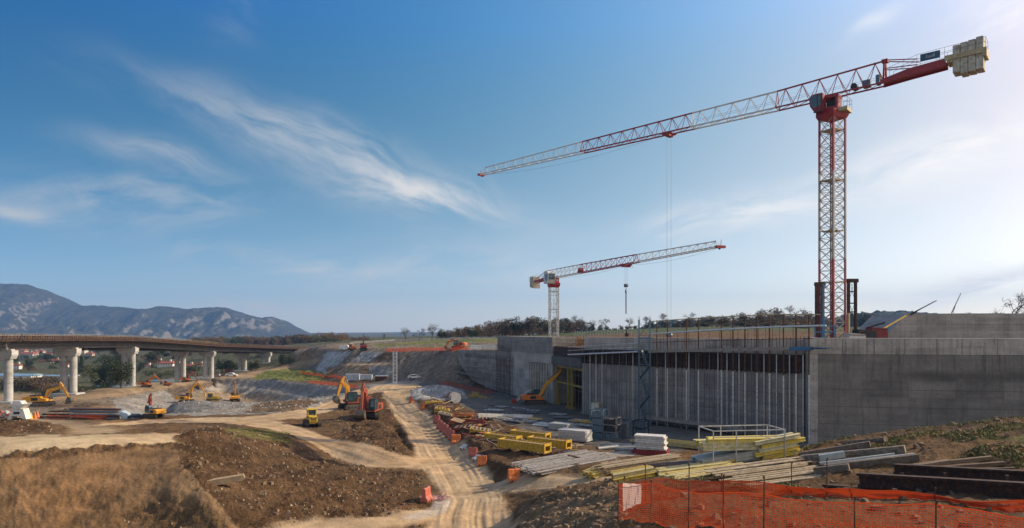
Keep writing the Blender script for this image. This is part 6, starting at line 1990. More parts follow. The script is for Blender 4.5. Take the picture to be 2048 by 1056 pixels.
def barrier_proto(mt, ln=.95):
    t = bpy.data.objects.new('road_barrier', None); COL.objects.link(t)
    prof = [(-.28, 0), (.28, 0), (.28, .16), (.15, .38), (.115, .86), (.07, .92), (-.07, .92), (-.115, .86), (-.15, .38), (-.28, .16)]
    h = ln / 2
    m = MB().loft([[(x, y, z) for y, z in prof] if 0 else [(xx, y * k, z) for y, z in prof] for xx, k in ((-h, .86), (-h + .04, 1), (-.12, 1), (-.08, .88), (.08, .88), (.12, 1), (h - .04, 1), (h, .86))])
    m.build('shell', mt, t, label=None)
    m = MB().cyl((-.1, 0, .915), (.1, 0, .915), .05, 8)
    m.box((-h * .6, -.30, 0), (-h * .35, .30, .07)).box((h * .35, -.30, 0), (h * .6, .30, .07))
    m.cyl((h, 0, .12), (h, 0, .8), .05, 8)
    m.build('coupling', M_BLACK, t)
    return t


BP = {'o': barrier_proto(M_BARO), 'r': barrier_proto(M_BARR), 'w': barrier_proto(M_BARW)}
bused = set()


def barrier(kind, px, py, ang, s, label, roll=0.0):
    p = ground_hit(px, py, 30, 200)
    src = BP[kind]
    if kind in bused:
        o = dup(src, p, ang, label)
    else:
        o = src; bused.add(kind); o.location = p; o['label'] = label
    o.rotation_euler = (roll, 0, ang); o.scale = (s,) * 3; o['category'] = 'road barrier'; o['group'] = 'plastic barriers along the dirt road'; o['kind'] = 'thing'
    return o


RD = R(118)
for kind, px, py, s, lab, a in (('o', 823, 806, 1.1, 'small orange barrier at the foot of the gravel heap', RD), ('o', 845, 819, 1.1, 'orange barrier on the bank below the gravel heap', RD), ('r', 874, 846, 1.1, 'faded red barrier just above the closed barrier row', RD + .3),
                               ('r', 880, 857, 1.15, 'first barrier of the closed faded red row beside the road, farthest up', RD), ('r', 886, 863, 1.15, 'second barrier of the closed faded red row from the far end', RD), ('r', 892, 869, 1.15, 'third barrier of the closed faded red row from the far end', RD), ('r', 898, 875, 1.15, 'fourth barrier of the closed faded red row from the far end', RD), ('r', 904, 881, 1.15, 'last and nearest barrier of the closed faded red row', RD),
                               ('o', 912, 886, 1.0, 'bright orange barrier standing crosswise at the near end of the red row', RD + 1.2), ('w', 926, 902, .9, 'white barrier tipped over on the bank, upper of two', RD + .5), ('r', 946, 914, .85, 'faded red barrier between the two white ones', RD + .8), ('w', 952, 924, .9, 'white barrier tipped over on the bank, lower of two', RD + .5),
                               ('o', 964, 930, .9, 'round-looking orange barrier at the lower end of the bank', RD + 1.0), ('o', 1028, 961, .98, 'single bright orange barrier beside the grey plank stack', R(20)), ('r', 853, 1003, 1.05, 'single faded red barrier left of the road in the foreground', R(75))):
    barrier(kind, px, py, a, s, lab, roll=1.0 if kind == 'w' else 0)
# red and white tape crumpled beside the single barrier
m = MB()
p0 = ground_hit(872, 1000, 30, 90)
for i in range(26):
    q_ = p0 + Vector((random.gauss(0, .45), random.gauss(0, .35), random.uniform(.0, .16))); d = Vector((random.gauss(0, 1), random.gauss(0, 1), random.gauss(0, .25))).normalized() * random.uniform(.15, .45); u = d.orthogonal().normalized() * .07
    m.quad(q_ - d - u, q_ + d - u, q_ + d + u, q_ - d + u)
tag(m.build('barrier_tape', mat('faded_tape', (.52, .30, .27), .6, 0, .5, 9)), 'crumpled red and white tape lying beside the single foreground barrier', 'tape')

# ------------------------------------------------------------------ timber and steel stacks: every piece a thing
WM = {'beamgrey': [mat('old_timber_' + 'abc'[i], c, .9, 0, .35, 3, .3, stain=(.08, .06, .045)) for i, c in enumerate(((.20, .165, .13), (.16, .13, .10), (.23, .19, .15)))],
      'grey': [mat('weathered_plank_' + 'abc'[i], c, .9, 0, .35, 3, .3, stain=(.15, .12, .095)) for i, c in enumerate(((.33, .30, .265), (.27, .235, .195), (.38, .35, .31)))],
      'tan': [mat('tan_plank_' + 'abc'[i], c, .9, 0, .3, 3, .3, stain=(.2, .14, .08)) for i, c in enumerate(((.42, .32, .19), (.34, .25, .15), (.46, .37, .25)))],
      'yellow': [mat('yellow_beam_' + 'abc'[i], c, .65, 0, .25, 3, 0, stain=(.30, .23, .12)) for i, c in enumerate(((.62, .43, .07), (.55, .36, .05), (.60, .50, .22)))],
      'lemon': [mat('lemon_beam_' + 'abc'[i], c, .6, 0, .25, 3, 0, stain=(.40, .36, .24)) for i, c in enumerate(((.68, .52, .07), (.62, .56, .34), (.70, .56, .12)))],
      'white': [mat('white_board_' + 'abc'[i], c, .7, 0, .15, 2, 0, stain=(.44, .41, .36)) for i, c in enumerate(((.60, .58, .55), (.52, .51, .49), (.64, .62, .58)))],
      'brown': [mat('brown_plank_' + 'abc'[i], c, .9, 0, .35, 3, .3) for i, c in enumerate(((.16, .105, .065), (.12, .08, .055), (.20, .14, .09)))],
      'steel': [mat('pale_steel_' + 'abc'[i], c, .5, .3, .2, 3) for i, c in enumerate(((.44, .45, .43), (.36, .40, .40), (.48, .47, .42)))]}
PLM = {}


def plank_mesh(ln, w_, h_, mt, name, ibeam=False):
    key = (round(ln, 2), w_, h_, mt.name, ibeam)
    if key not in PLM:
        m = MB()
        if ibeam:
            m.box((-ln / 2, -w_ / 2, 0), (ln / 2, w_ / 2, h_ * .2)).box((-ln / 2, -w_ * .18, h_ * .2), (ln / 2, w_ * .18, h_ * .8)).box((-ln / 2, -w_ / 2, h_ * .8), (ln / 2, w_ / 2, h_))
        else:
            m.box((-ln / 2, -w_ / 2, 0), (ln / 2, w_ / 2, h_), min(.008, h_ * .2))
        PLM[key] = m.mesh(name, mt)
    return PLM[key]


def stack(name, label, cat, group, c, ang, ln, w_, h_, cols_, layers, pal, gap=.02, jit=.15, ibeam=False, shrink=0, tilt=True, end_m=None, labels=None):
    """cols_ pieces side by side, layers high; each piece its own object sharing mesh data"""
    d = Vector((math.cos(ang), math.sin(ang))); n = Vector((-d.y, d.x))
    za = [gz(*(Vector((c.x, c.y)) + d * s)) for s in (-ln / 2.2, ln / 2.2)]
    pitch = math.atan2(za[1] - za[0], ln * .91) if tilt else 0
    mid = max(sum(za) / 2, gz(c.x, c.y))
    lens = (ln, ln * .93, ln * .86)
    for l in range(layers):
        k = max(1, cols_ - (l * shrink))
        for i in range(k):
            off = (i - (k - 1) / 2) * (w_ + gap) + random.uniform(-1, 1) * gap * .5
            sh = random.uniform(-jit, jit)
            mt = random.choice(WM[pal]); L2 = random.choice(lens) if jit > .1 else ln
            o = bpy.data.objects.new(name, plank_mesh(L2, w_, h_, mt, name, ibeam)); COL.objects.link(o)
            o.location = Vector((c.x, c.y, 0)) + (d * sh + n * off).to_3d() + UP * (mid + l * (h_ + .012) + .03)
            o.rotation_euler = (random.uniform(-.02, .02), -pitch, ang + random.uniform(-.012, .012) * (1 + jit * 3))
            lab = labels(l, i) if labels else label
            tag(o, lab, cat, group, 'thing')
            if end_m and i in (0, k - 1, k // 2):
                pass
    return mid


def gp(px, py):
    return ground_hit(px, py, 15, 140)


# flat grey plank stack
c = gp(1128, 927); stack('timber_plank', 'weathered grey plank in the wide flat stack beside the single orange barrier', 'plank', 'planks of the wide grey stack', c, R(24), 7.4, .235, .06, 17, 3, 'grey', .03, .35)
c = gp(1190, 916); stack('timber_plank', 'weathered grey plank at the far right end of the wide flat stack', 'plank', 'planks laid at the back of the wide grey stack', c + Vector((1.0, 1.3, 0)), R(27), 5.6, .235, .06, 8, 2, 'grey', .03, .5)
# beams with yellow ends behind the net
c = gp(1270, 941); stack('formwork_beam', 'tan formwork beam in the long row in front of the grey planks', 'beam', 'tan beams between grey planks and orange net', c + Vector((.4, .8, 0)), R(13), 6.2, .2, .2, 8, 2, 'tan', .04, .35, True, 1)
c = gp(1205, 950); stack('formwork_beam', 'yellow formwork beam at the left end of the tan beam row', 'beam', 'yellow beams at the left end of the tan row', c, R(30), 2.2, .2, .2, 7, 2, 'yellow', .05, .2, True, 1)
c = gp(1270, 956); stack('formwork_beam', 'short yellow beam lying in front of the tan beam row', 'beam', 'short yellow beams in front of the tan row', c, R(8), 2.4, .2, .2, 5, 2, 'yellow', .06, .25, True, 1)
c = gp(1410, 948); stack('timber_plank', 'yellow tan plank in the flat layer left behind the orange net', 'plank', 'yellow planks behind the net', c, R(9), 4.4, .22, .06, 13, 2, 'yellow', .05, .4)
c = gp(1540, 953); stack('timber_plank', 'tan plank in the flat layer behind the middle of the orange net', 'plank', 'tan planks behind the net', c, R(4), 4.6, .22, .05, 15, 2, 'tan', .06, .5)
c = gp(1500, 937); stack('timber_plank', 'dark brown plank between yellow and tan plank layers', 'plank', 'dark planks across the plank layers', c, R(-28), 3.4, .2, .08, 4, 1, 'brown', .1, .3)
# tall bundle of lemon yellow and pale beams with rails
c = gp(1500, 926) + Vector((0, 1.0, 0)); SY = c.copy()
z = stack('formwork_beam', 'pale grey beam in the lower half of the tall yellow beam bundle', 'beam', 'pale beams of the tall bundle', c, R(8), 5.6, .22, .2, 6, 3, 'steel', .04, .08, True)
CZ = z + 3 * .212
for l in range(3):
    for i in range(6 - (l == 2) * 2):
        o = bpy.data.objects.new('formwork_beam', plank_mesh(5.2 - .8 * (l == 2), .22, .2, random.choice(WM['lemon']), 'formwork_beam', True)); COL.objects.link(o)
        d = Vector((math.cos(R(8)), math.sin(R(8)))); n = Vector((-d.y, d.x))
        o.location = Vector((c.x, c.y, 0)) + (n * (i - 2.5) * .26 + d * random.uniform(-.2, .2)).to_3d() + UP * (CZ + .1 + l * .212); o.rotation_euler.z = R(8)
        tag(o, 'lemon yellow beam in the upper half of the tall beam bundle', 'beam', 'lemon beams of the tall bundle', 'thing')
t = thing('stacking_rail', 'thin pale steel rail frame round the top of the tall yellow beam bundle', 'rail frame', Vector((c.x, c.y, z)), R(8))
for x in (-2.2, -.9, 1.9):
    for y in (-.95, .95):
        MB().bar((x, y, 0), (x, y, 1.85), .05).build('post', M_GALV, t)
MB().bar((-2.2, -.95, 1.83), (1.9, -.95, 1.83), .05).bar((-2.2, .95, 1.83), (1.9, .95, 1.83), .05).bar((-2.2, -.95, 1.83), (-2.2, .95, 1.83), .05).bar((1.9, -.95, 1.83), (1.9, .95, 1.83), .05).bar((-2.2, -.97, 1.5), (1.9, -.97, 1.5), .035).build('rail', M_GALV, t)
c = gp(1572, 922) + Vector((.2, 1.6, 0)); stack('formwork_beam', 'lemon yellow beam sticking out behind the right end of the tall bundle', 'beam', 'lemon beams behind the tall bundle', c, R(10), 2.6, .22, .2, 3, 5, 'lemon', .05, .2, True)
# single large beams, seen lying across the bank
BM_ = [('brown', M_WOOD), ]


def beam_between(name, label, cat, a, b, w_, h_, mt, group=None, dz=0.02, ib=False):
    pa, pb = gp(*a) + UP * dz, gp(*b) + UP * dz
    mid = (pa + pb) / 2; d = pb - pa; ln = d.length
    o = bpy.data.objects.new(name, plank_mesh(ln, w_, h_, mt, name, ib)); COL.objects.link(o)
    o.location = mid; o.rotation_euler = (0, -math.asin(d.z / ln), math.atan2(d.y, d.x))
    return tag(o, label, cat, group, 'thing')


for i, (a, b, w_, h_, pal, lab) in enumerate((((1590, 900), (1772, 886), .3, .22, 'grey', 'longest grey timber, topmost of those lying up the right bank'), ((1600, 918), (1742, 897), .3, .3, 'grey', 'grey timber with rough dark left end beside the tall yellow bundle'), ((1604, 926), (1812, 908), .35, .34, 'grey', 'thick grey timber second from the top on the right bank'),
                                              ((1640, 932), (1790, 912), .2, .12, 'steel', 'pale steel rail lying between the grey timbers'), ((1650, 945), (1838, 925), .35, .30, 'grey', 'thick grey timber nearest to the rusty beams'), ((1650, 936), (1830, 916), .18, .14, 'steel', 'pale steel rail lying on the bank just above the thick grey timber'),
                                              ((1630, 950), (1700, 944), .25, .3, 'grey', 'short grey timber stub below the others'), ((1640, 925), (1690, 921), .3, .3, 'steel', 'short pale steel piece among the grey timbers'), ((1840, 936), (1985, 922), .22, .16, 'brown', 'dark plank lying up the bank above the rusty beams'),
                                              ((1860, 945), (2010, 934), .22, .14, 'brown', 'second dark plank above the rusty beams'), ((1880, 950), (2030, 943), .2, .12, 'brown', 'third dark plank just above the rusty beams'), ((1830, 940), (1900, 936), .3, .2, 'brown', 'short brown timber end above the rusty beams'))):
    beam_between('long_timber', lab, 'timber', a, b, w_, h_, WM['beamgrey' if pal == 'grey' else pal][i % 3], 'timbers lying on the right bank')
beam_between('steel_girder', 'long rusty brown steel girder behind the orange net at the right', 'steel girder', (1722, 975), (2075, 1002), .35, .50, M_DRUST, 'rusty girders on the right', ib=True)
beam_between('steel_girder', 'second rusty girder lying behind the long rusty one', 'steel girder', (1792, 950), (2085, 968), .35, .40, M_DRUST, 'rusty girders on the right', ib=True)
beam_between('steel_girder', 'low dark girder lying flat in front of the long rusty one', 'steel girder', (1652, 975), (2060, 1012), .35, .10, M_DRUST, 'rusty girders on the right')
for px in (1792, 1875, 1995):
    p = gp(px, 985 if px > 1900 else 976) + Vector((0, -.42, -.1)); o = MB().box((-.05, -.04, 0), (.05, .04, .72)).box((-.09, -.07, 0), (.09, .07, .08)).build('girder_stop', M_DRUST); o.location = p
    tag(o, {1792: 'leftmost short steel stop post in front of the long rusty girder', 1875: 'middle short steel stop post in front of the long rusty girder', 1995: 'rightmost short steel stop post in front of the long rusty girder'}[px], 'post', 'stop posts of the rusty girder')
beam_between('steel_girder', 'dark beam lying lengthwise in front of the tall yellow bundle', 'steel girder', (1290, 938), (1440, 926), .25, .28, M_DGALV)
c = gp(1335, 950); t = thing('rebar_cage', 'rusty reinforcing cage with bent loops lying under the dark beam', 'rebar cage', c, R(8))
m = MB()
for i in range(14):
    x = -1.2 + i * .18; m.tube([(x, -.4, .05), (x + random.uniform(-.04, .04), -.4, .62), (x, .3, .62), (x, .3, .05)], .014, 4)
for z_ in (.1, .6):
    m.tube([(-1.3, -.4, z_), (1.2, -.4, z_)], .014, 4)
m.build('bars', M_RUST, t)

# yellow box girders in the yard
def box_girder(label, px, py, ang, ln, w_=.95, h_=.85):
    c = gp(px, py); t = thing('box_girder', label, 'formwork girder', c + UP * .05, ang, 'yellow girders in the yard')
    m = MB()
    for y in (-w_ / 2, w_ / 2 - .05):
        m.box((-ln / 2, y, .12), (ln / 2, y + .05, h_))
        for i in range(int(ln / .5) + 1):
            x = -ln / 2 + i * .5; m.box((x - .03, y - .035, .1), (x + .03, y + .085, h_ + .01))
    m.build('side_panel', M_YEL, t)
    MB().box((-ln / 2 + .01, -w_ / 2 + .05, h_ - .12), (ln / 2 - .01, w_ / 2 - .05, h_ - .07)).build('deck', WM['tan'][1], t)
    for x in (-ln / 2, ln / 2 - .08):
        MB().box((x - .04, -w_ / 2 - .06, 0), (x + .12, -w_ / 2 + .1, h_ + .06)).box((x - .04, w_ / 2 - .1, 0), (x + .12, w_ / 2 + .06, h_ + .06)).box((x - .02, -w_ / 2 + .1, h_ - .2), (x + .1, w_ / 2 - .1, h_ + .04)).box((x - .02, -w_ / 2 + .1, .05), (x + .1, w_ / 2 - .1, .22)).build('end_frame', M_YEL, t)


box_girder('yellow box girder nearest the road in the yard', 1048, 903, R(-38), 5.2)
box_girder('yellow box girder left end piece at the back of the yard', 1006, 884, R(-38), 4.0, .9, .7)
box_girder('yellow box girder middle one in the yard, behind the nearest', 1060, 880, R(-36), 4.6)
box_girder('yellow box girder at the right in the yard, toward the white stack', 1098, 896, R(-36), 4.4)

# white board bundles and crates
for px, py, ang, ln, wd, n, pal, what in ((1152, 884, R(-32), 3.4, 1.7, 8, 'white', 'in the white stack standing in the wall shade'), (1122, 862, R(-32), 2.6, 1.6, 5, 'steel', 'in the pale grey stack behind the white stack'), (1306, 911, R(-22), 2.5, 1.25, 8, 'white', 'in the white stack on the red crate')):
    c = gp(px, py) + Vector((0, .8, 0)); base_z = gz(c.x, c.y)
    zb_ = base_z + (.55 if 'red' in what else .12)
    for i in range(n):
        o = bpy.data.objects.new('board', plank_mesh(ln, wd, .13, random.choice(WM[pal]), 'board')); COL.objects.link(o)
        o.location = (c.x + random.uniform(-.09, .09), c.y + random.uniform(-.09, .09), zb_ + i * .152); o.rotation_euler.z = ang + random.uniform(-.015, .015)
        tag(o, 'pale board ' + what, 'board', 'boards ' + what, 'thing')
    if 'red' in what:
        t = thing('crate', 'low dark red steel crate under the white board stack', 'crate', (c.x, c.y, base_z), ang)
        m = MB().box((-1.45, -.8, .08), (1.45, .8, .2)).box((-1.45, -.8, .2), (1.45, -.72, .52)).box((-1.45, .72, .2), (1.45, .8, .52)).box((-1.45, -.72, .2), (-1.37, .72, .52)).box((1.37, -.72, .2), (1.45, .72, .52)); m.build('tray', M_RED2, t)
        MB().box((-1.2, -.7, 0), (-1.0, .7, .08)).box((1.0, -.7, 0), (1.2, .7, .08)).build('runner', M_DARK, t)


def stillage(label, px, py, ang, w_, d_, h_, mt, tiers=3, Y=None):
    c = ground_hit(px, py, 40, 160); t = thing('stillage', label, 'steel crate', c, ang, 'steel crates at the foot of the wall')
    m = MB()
    for x in (-w_ / 2, w_ / 2):
        for y in (-d_ / 2, d_ / 2):
            m.bar((x, y, 0), (x, y, h_), .09, .09, (1, 0, 0))
    for i in range(tiers + 1):
        z_ = .1 + (h_ - .12) * i / tiers
        m.bar((-w_ / 2, -d_ / 2, z_), (w_ / 2, -d_ / 2, z_), .07, .1).bar((-w_ / 2, d_ / 2, z_), (w_ / 2, d_ / 2, z_), .07, .1).bar((-w_ / 2, -d_ / 2, z_), (-w_ / 2, d_ / 2, z_), .07, .1).bar((w_ / 2, -d_ / 2, z_), (w_ / 2, d_ / 2, z_), .07, .1)
    m.build('frame', mt, t)
    for i in range(tiers):
        z_ = .16 + (h_ - .12) * i / tiers
        k = MB()
        for j in range(5):
            x = -w_ / 2 + .15 + (w_ - .3) * (j + .1) / 5
            k.prism([(x, z_), (x + w_ / 7, z_), (x + w_ / 7, z_ + h_ / tiers * random.uniform(.45, .75)), (x + w_ / 14, z_ + h_ / tiers * .78), (x, z_ + h_ / tiers * random.uniform(.45, .75))], -d_ * .42, d_ * .42)
        k.build('load', random.choice((M_DGALV, M_BLUEG, M_DARK)), t)


stillage('tall narrow blue-grey steel crate rack left of the stair tower', 1198, 878, R(-30), 1.6, 1.4, 3.4, M_BLUEG, 4)
stillage('blue-grey crate rack in the middle before the wall', 1222, 880, R(-30), 1.8, 1.4, 2.6, M_DGALV, 3)
stillage('low crate rack right of the middle one before the wall', 1245, 876, R(-30), 1.6, 1.4, 1.9, M_BLUEG, 2)
stillage('dark crate rack at the foot of the stair tower', 1282, 872, R(-35), 1.4, 1.3, 1.8, M_DARK, 2)
c = ground_hit(1192, 836, 40, 160); t = thing('site_cabinet', 'pale upright cabinet standing behind the tall crate rack', 'cabinet', c, R(-30)); MB().box((-.6, -.4, .1), (.6, .4, 2.2), .03).build('body', M_TANS, t); MB().box((-.52, -.42, .25), (-.03, -.402, 2.1)).box((.03, -.42, .25), (.52, -.402, 2.1)).build('door', M_CABW, t)
for px, py, ln, a, lab in ((1232, 895, 3.2, -8, 'grey pipe bundle end nearest the crate racks'), (1250, 900, 3.6, 12, 'grey pipe lying before the crate racks, second'), (1268, 907, 3.4, -20, 'curved grey pipe left of the red crate'), (1215, 901, 2.4, 30, 'short grey pipe at the left of the others')):
    c = gp(px, py); o = MB().tube([(-ln / 2, 0, .22), (0, .05, .22), (ln / 2, 0, .22)], .22, 12).build('drain_pipe', M_DGALV, smooth=True); o.location = c; o.rotation_euler.z = R(a); tag(o, lab, 'pipe', 'grey pipes before the wall')
c = gp(1385, 903); stack('formwork_beam', 'dark yellow beam in the low row in the wall shade behind the tall bundle', 'beam', 'dark yellow beams in the shade', c + Vector((-1.5, 4, 0)), R(-38), 8.0, .2, .2, 7, 2, 'yellow', .12, .6, True)

# panels lying on the wet floor in the shade
for i in range(34):
    px = random.uniform(985, 1180); py = lin(px, 985, 822, 1180, 852) + random.uniform(-12, 18)
    c = ground_hit(px, py, 50, 160); w_, d_ = random.uniform(1.6, 3.2), random.uniform(1.0, 1.8)
    t = thing('formwork_table', 'blue-grey formwork panel lying on the wet floor before the gate', 'formwork panel', c + UP * (.03 + .1 * random.random()), R(-35 + random.uniform(-10, 10)), 'panels on the wet floor')
    MB().box((-w_ / 2, -d_ / 2, 0), (w_ / 2, d_ / 2, .06)).build('sheet', random.choice((M_BLUEG, M_DGALV, M_GALV, WM['steel'][1])), t)
    m = MB()
    for y in (-d_ / 2, d_ / 2 - .07):
        m.box((-w_ / 2 - .02, y, -.01), (w_ / 2 + .02, y + .07, .13))
    for j in range(4):
        x = -w_ / 2 + (w_ - .07) * j / 3; m.box((x, -d_ / 2 + .07, .061), (x + .07, d_ / 2 - .07, .125))
    m.build('rib', random.choice((M_GALV, M_DGALV, M_YEL)), t)
pa, pb = ground_hit(955, 834, 50, 160), ground_hit(1064, 837, 50, 160)
t = thing('low_white_kerb', 'low white concrete strip with upright bars on the pit floor', 'kerb', (0, 0, 0))
MB().bar(pa + UP * .2, pb + UP * .2, .5, .5).build('strip', M_WHITE, t)
m = MB()
for i in range(13):
    q_ = pa.lerp(pb, (i + .3) / 13); m.tube([q_, q_ + UP * random.uniform(.8, 1.4)], .03, 4)
m.build('bars', M_DRUST, t)

# clutter on the bank between road and pit
for px, py, mt, lab in ((868, 808, M_YEL, 'yellow ladder-like frame lying left below the gravel heap'), (884, 826, M_YEL, 'pale yellow frame lying in the middle of the bank clutter'), (897, 833, WM['lemon'][1], 'light yellow frame lying lowest in the bank clutter'), (905, 812, M_EXR, 'red frame lying below the cable drum'), (915, 846, M_EXR, 'red welded frame standing on the bank above the barrier row'),
                        (932, 858, M_EXR, 'red frame tilted at the right of the bank clutter'), (950, 852, M_RED2, 'dark red frame lying right of the tilted red one'), (960, 866, M_YEL, 'yellow brown frame near the box girders'), (925, 838, M_EXO, 'orange frame half buried in the bank clutter'), (966, 842, M_DRUST, 'dark rusty frame at the edge of the pit'), (942, 868, M_DRUST, 'low rusty frame behind the barrier row')):
    c = ground_hit(px, py, 50, 150); t = thing('steel_trestle', lab, 'steel frame', c, random.uniform(-.9, .3), 'frames in the bank clutter')
    w_, d_, h_ = random.uniform(1.5, 2.8), random.uniform(.7, 1.2), random.uniform(.15, .6)
    t.rotation_euler.x = random.uniform(-.3, .3); t.rotation_euler.y = random.uniform(-.25, .25)
    m = MB()
    for x in (-w_ / 2, w_ / 2):
        for y in (-d_ / 2, d_ / 2):
            m.bar((x, y, -.1), (x, y, h_), .12, .12, (1, 0, 0))
        m.bar((x, -d_ / 2, h_), (x, d_ / 2, h_), .12, .12)
    for y in (-d_ / 2, d_ / 2):
        m.bar((-w_ / 2, y, h_), (w_ / 2, y, h_), .12, .14).bar((-w_ / 2, y, .1), (w_ / 2, y, h_ * .9), .08, .08)
    m.build('tube_frame', mt, t)
    m = MB()
    for j in range(5):
        x = -w_ / 2 + w_ * (j + .5) / 5; m.box((x - .1, -d_ / 2 - .06, h_ + .07), (x + .1, d_ / 2 + .06, h_ + .11))
    m.build('slat', random.choice((WM['tan'][0], WM['grey'][1], mt)), t)
for i in range(170):
    px = random.uniform(862, 985) if i < 90 else random.uniform(940, 1160); py = lin(px, 862, 806, 985, 868) + random.uniform(-14, 16) if i < 90 else lin(px, 940, 862, 1160, 900) + random.uniform(-16, 26)
    c = ground_hit(px, py, 50, 150); ln_ = random.uniform(.5, 2.4); nm = random.choice(('timber_offcut', 'steel_offcut', 'timber_offcut'))
    mt = random.choice((WM['tan'][0], WM['brown'][0], WM['yellow'][1], M_EXR, M_RUST, M_DRUST, WM['grey'][1], WM['brown'][2], WM['tan'][1])) if nm == 'timber_offcut' else random.choice((M_RUST, M_DGALV, M_DRUST))
    o = bpy.data.objects.new(nm, plank_mesh(round(ln_ * 2) / 2 + .4, .16, .07, mt, nm)); COL.objects.link(o); o.location = c + UP * random.uniform(.03, .25); o.rotation_euler = (random.uniform(-.3, .3), random.uniform(-.22, .22), random.uniform(0, 3.1))
    tag(o, 'loose timber piece strewn over the bank between road and pit' if nm == 'timber_offcut' else 'loose steel piece strewn over the bank between road and pit', 'offcut', 'timber pieces strewn on the bank' if nm == 'timber_offcut' else 'steel pieces strewn on the bank', 'thing')
c = ground_hit(910, 806, 60, 150); t = thing('cable_drum', 'pale wooden cable drum standing right of the gravel heap', 'cable drum', c, .4)
for y in (-.55, .47):
    MB().cyl((0, y, .9), (0, y + .08, .9), .9, 22).build('flange', WM['white'][1], t)
MB().cyl((0, -.47, .9), (0, .47, .9), .6, 18).build('cable', M_BLACK, t)
for px, py, nm, lab in ((905, 796, 'red_net_heap', 'crumpled orange red netting on the right end of the gravel heap'), (950, 795, 'yellow_net_heap', 'yellow brown netting spilling down beside the cable drum')):
    c = ground_hit(px, py, 60, 160); m = MB()
    for i in range(220):
        q_ = c + Vector((random.gauss(0, 1.1), random.gauss(0, .8), 0)); q_.z = c.z + max(0, 1.1 - abs(q_.x - c.x) * .7) * random.random(); d = Vector((random.gauss(0, 1), random.gauss(0, 1), random.gauss(0, .6))).normalized()
        m.tube([q_, q_ + d * random.uniform(.2, .7)], .03, 3)
    tag(m.build(nm, M_EXR if 'red' in nm else WM['yellow'][1]), lab, 'netting')
# white lattice conveyor beside the gate excavator
pa, pb = ground_hit(1030, 806, 80, 150) + UP * .2, None
pb = pa + Vector((2.6, .3, 1.6)); t = thing('lattice_boom', 'white lattice boom section leaning beside the gate excavator', 'lattice boom', (0, 0, 0))
m = MB()
for o_ in ((0, -.25, 0), (0, .25, 0), (0, 0, .4)):
    m.tube([pa + Vector(o_), pb + Vector(o_)], .05, 5)
for i in range(9):
    a, b = pa.lerp(pb, i / 9), pa.lerp(pb, (i + 1) / 9)
    m.tube([a + Vector((0, -.25, 0)), b + Vector((0, 0, .4))], .03, 4).tube([a + Vector((0, .25, 0)), b + Vector((0, 0, .4))], .03, 4)
m.build('lattice', M_WHITE, t); MB().box(pa - Vector((.5, .4, .2)), pa + Vector((.3, .4, .5)), .05).build('foot', M_RED, t)

# ------------------------------------------------------------------ orange safety net
def net_material():
    m = bpy.data.materials.new('orange_net'); m.use_nodes = True; t = NT(m.node_tree)
    b = t.n['Principled BSDF']; b.inputs['Base Color'].default_value = (.46, .052, .013, 1); b.inputs['Roughness'].default_value = .5
    tr = t.node('ShaderNodeBsdfTranslucent', ins={'Color': (.60, .085, .015, 1)})
    mx = t.node('ShaderNodeMixShader', ins={0: .30, 1: b.outputs[0], 2: tr.outputs[0]}); t.l.new(mx.outputs[0], t.n['Material Output'].inputs[0])
    return m


M_NET = net_material()
M_SHEET = M_NET.copy(); M_SHEET.name = 'pale_sheet'
for n_ in M_SHEET.node_tree.nodes:
    if n_.type == 'BSDF_TRANSLUCENT': n_.inputs[0].default_value = (.62, .46, .40, 1)
    if n_.type == 'BSDF_PRINCIPLED': n_.inputs['Base Color'].default_value = (.60, .45, .40, 1)
    if n_.type == 'MIX_SHADER': n_.inputs[0].default_value = .6


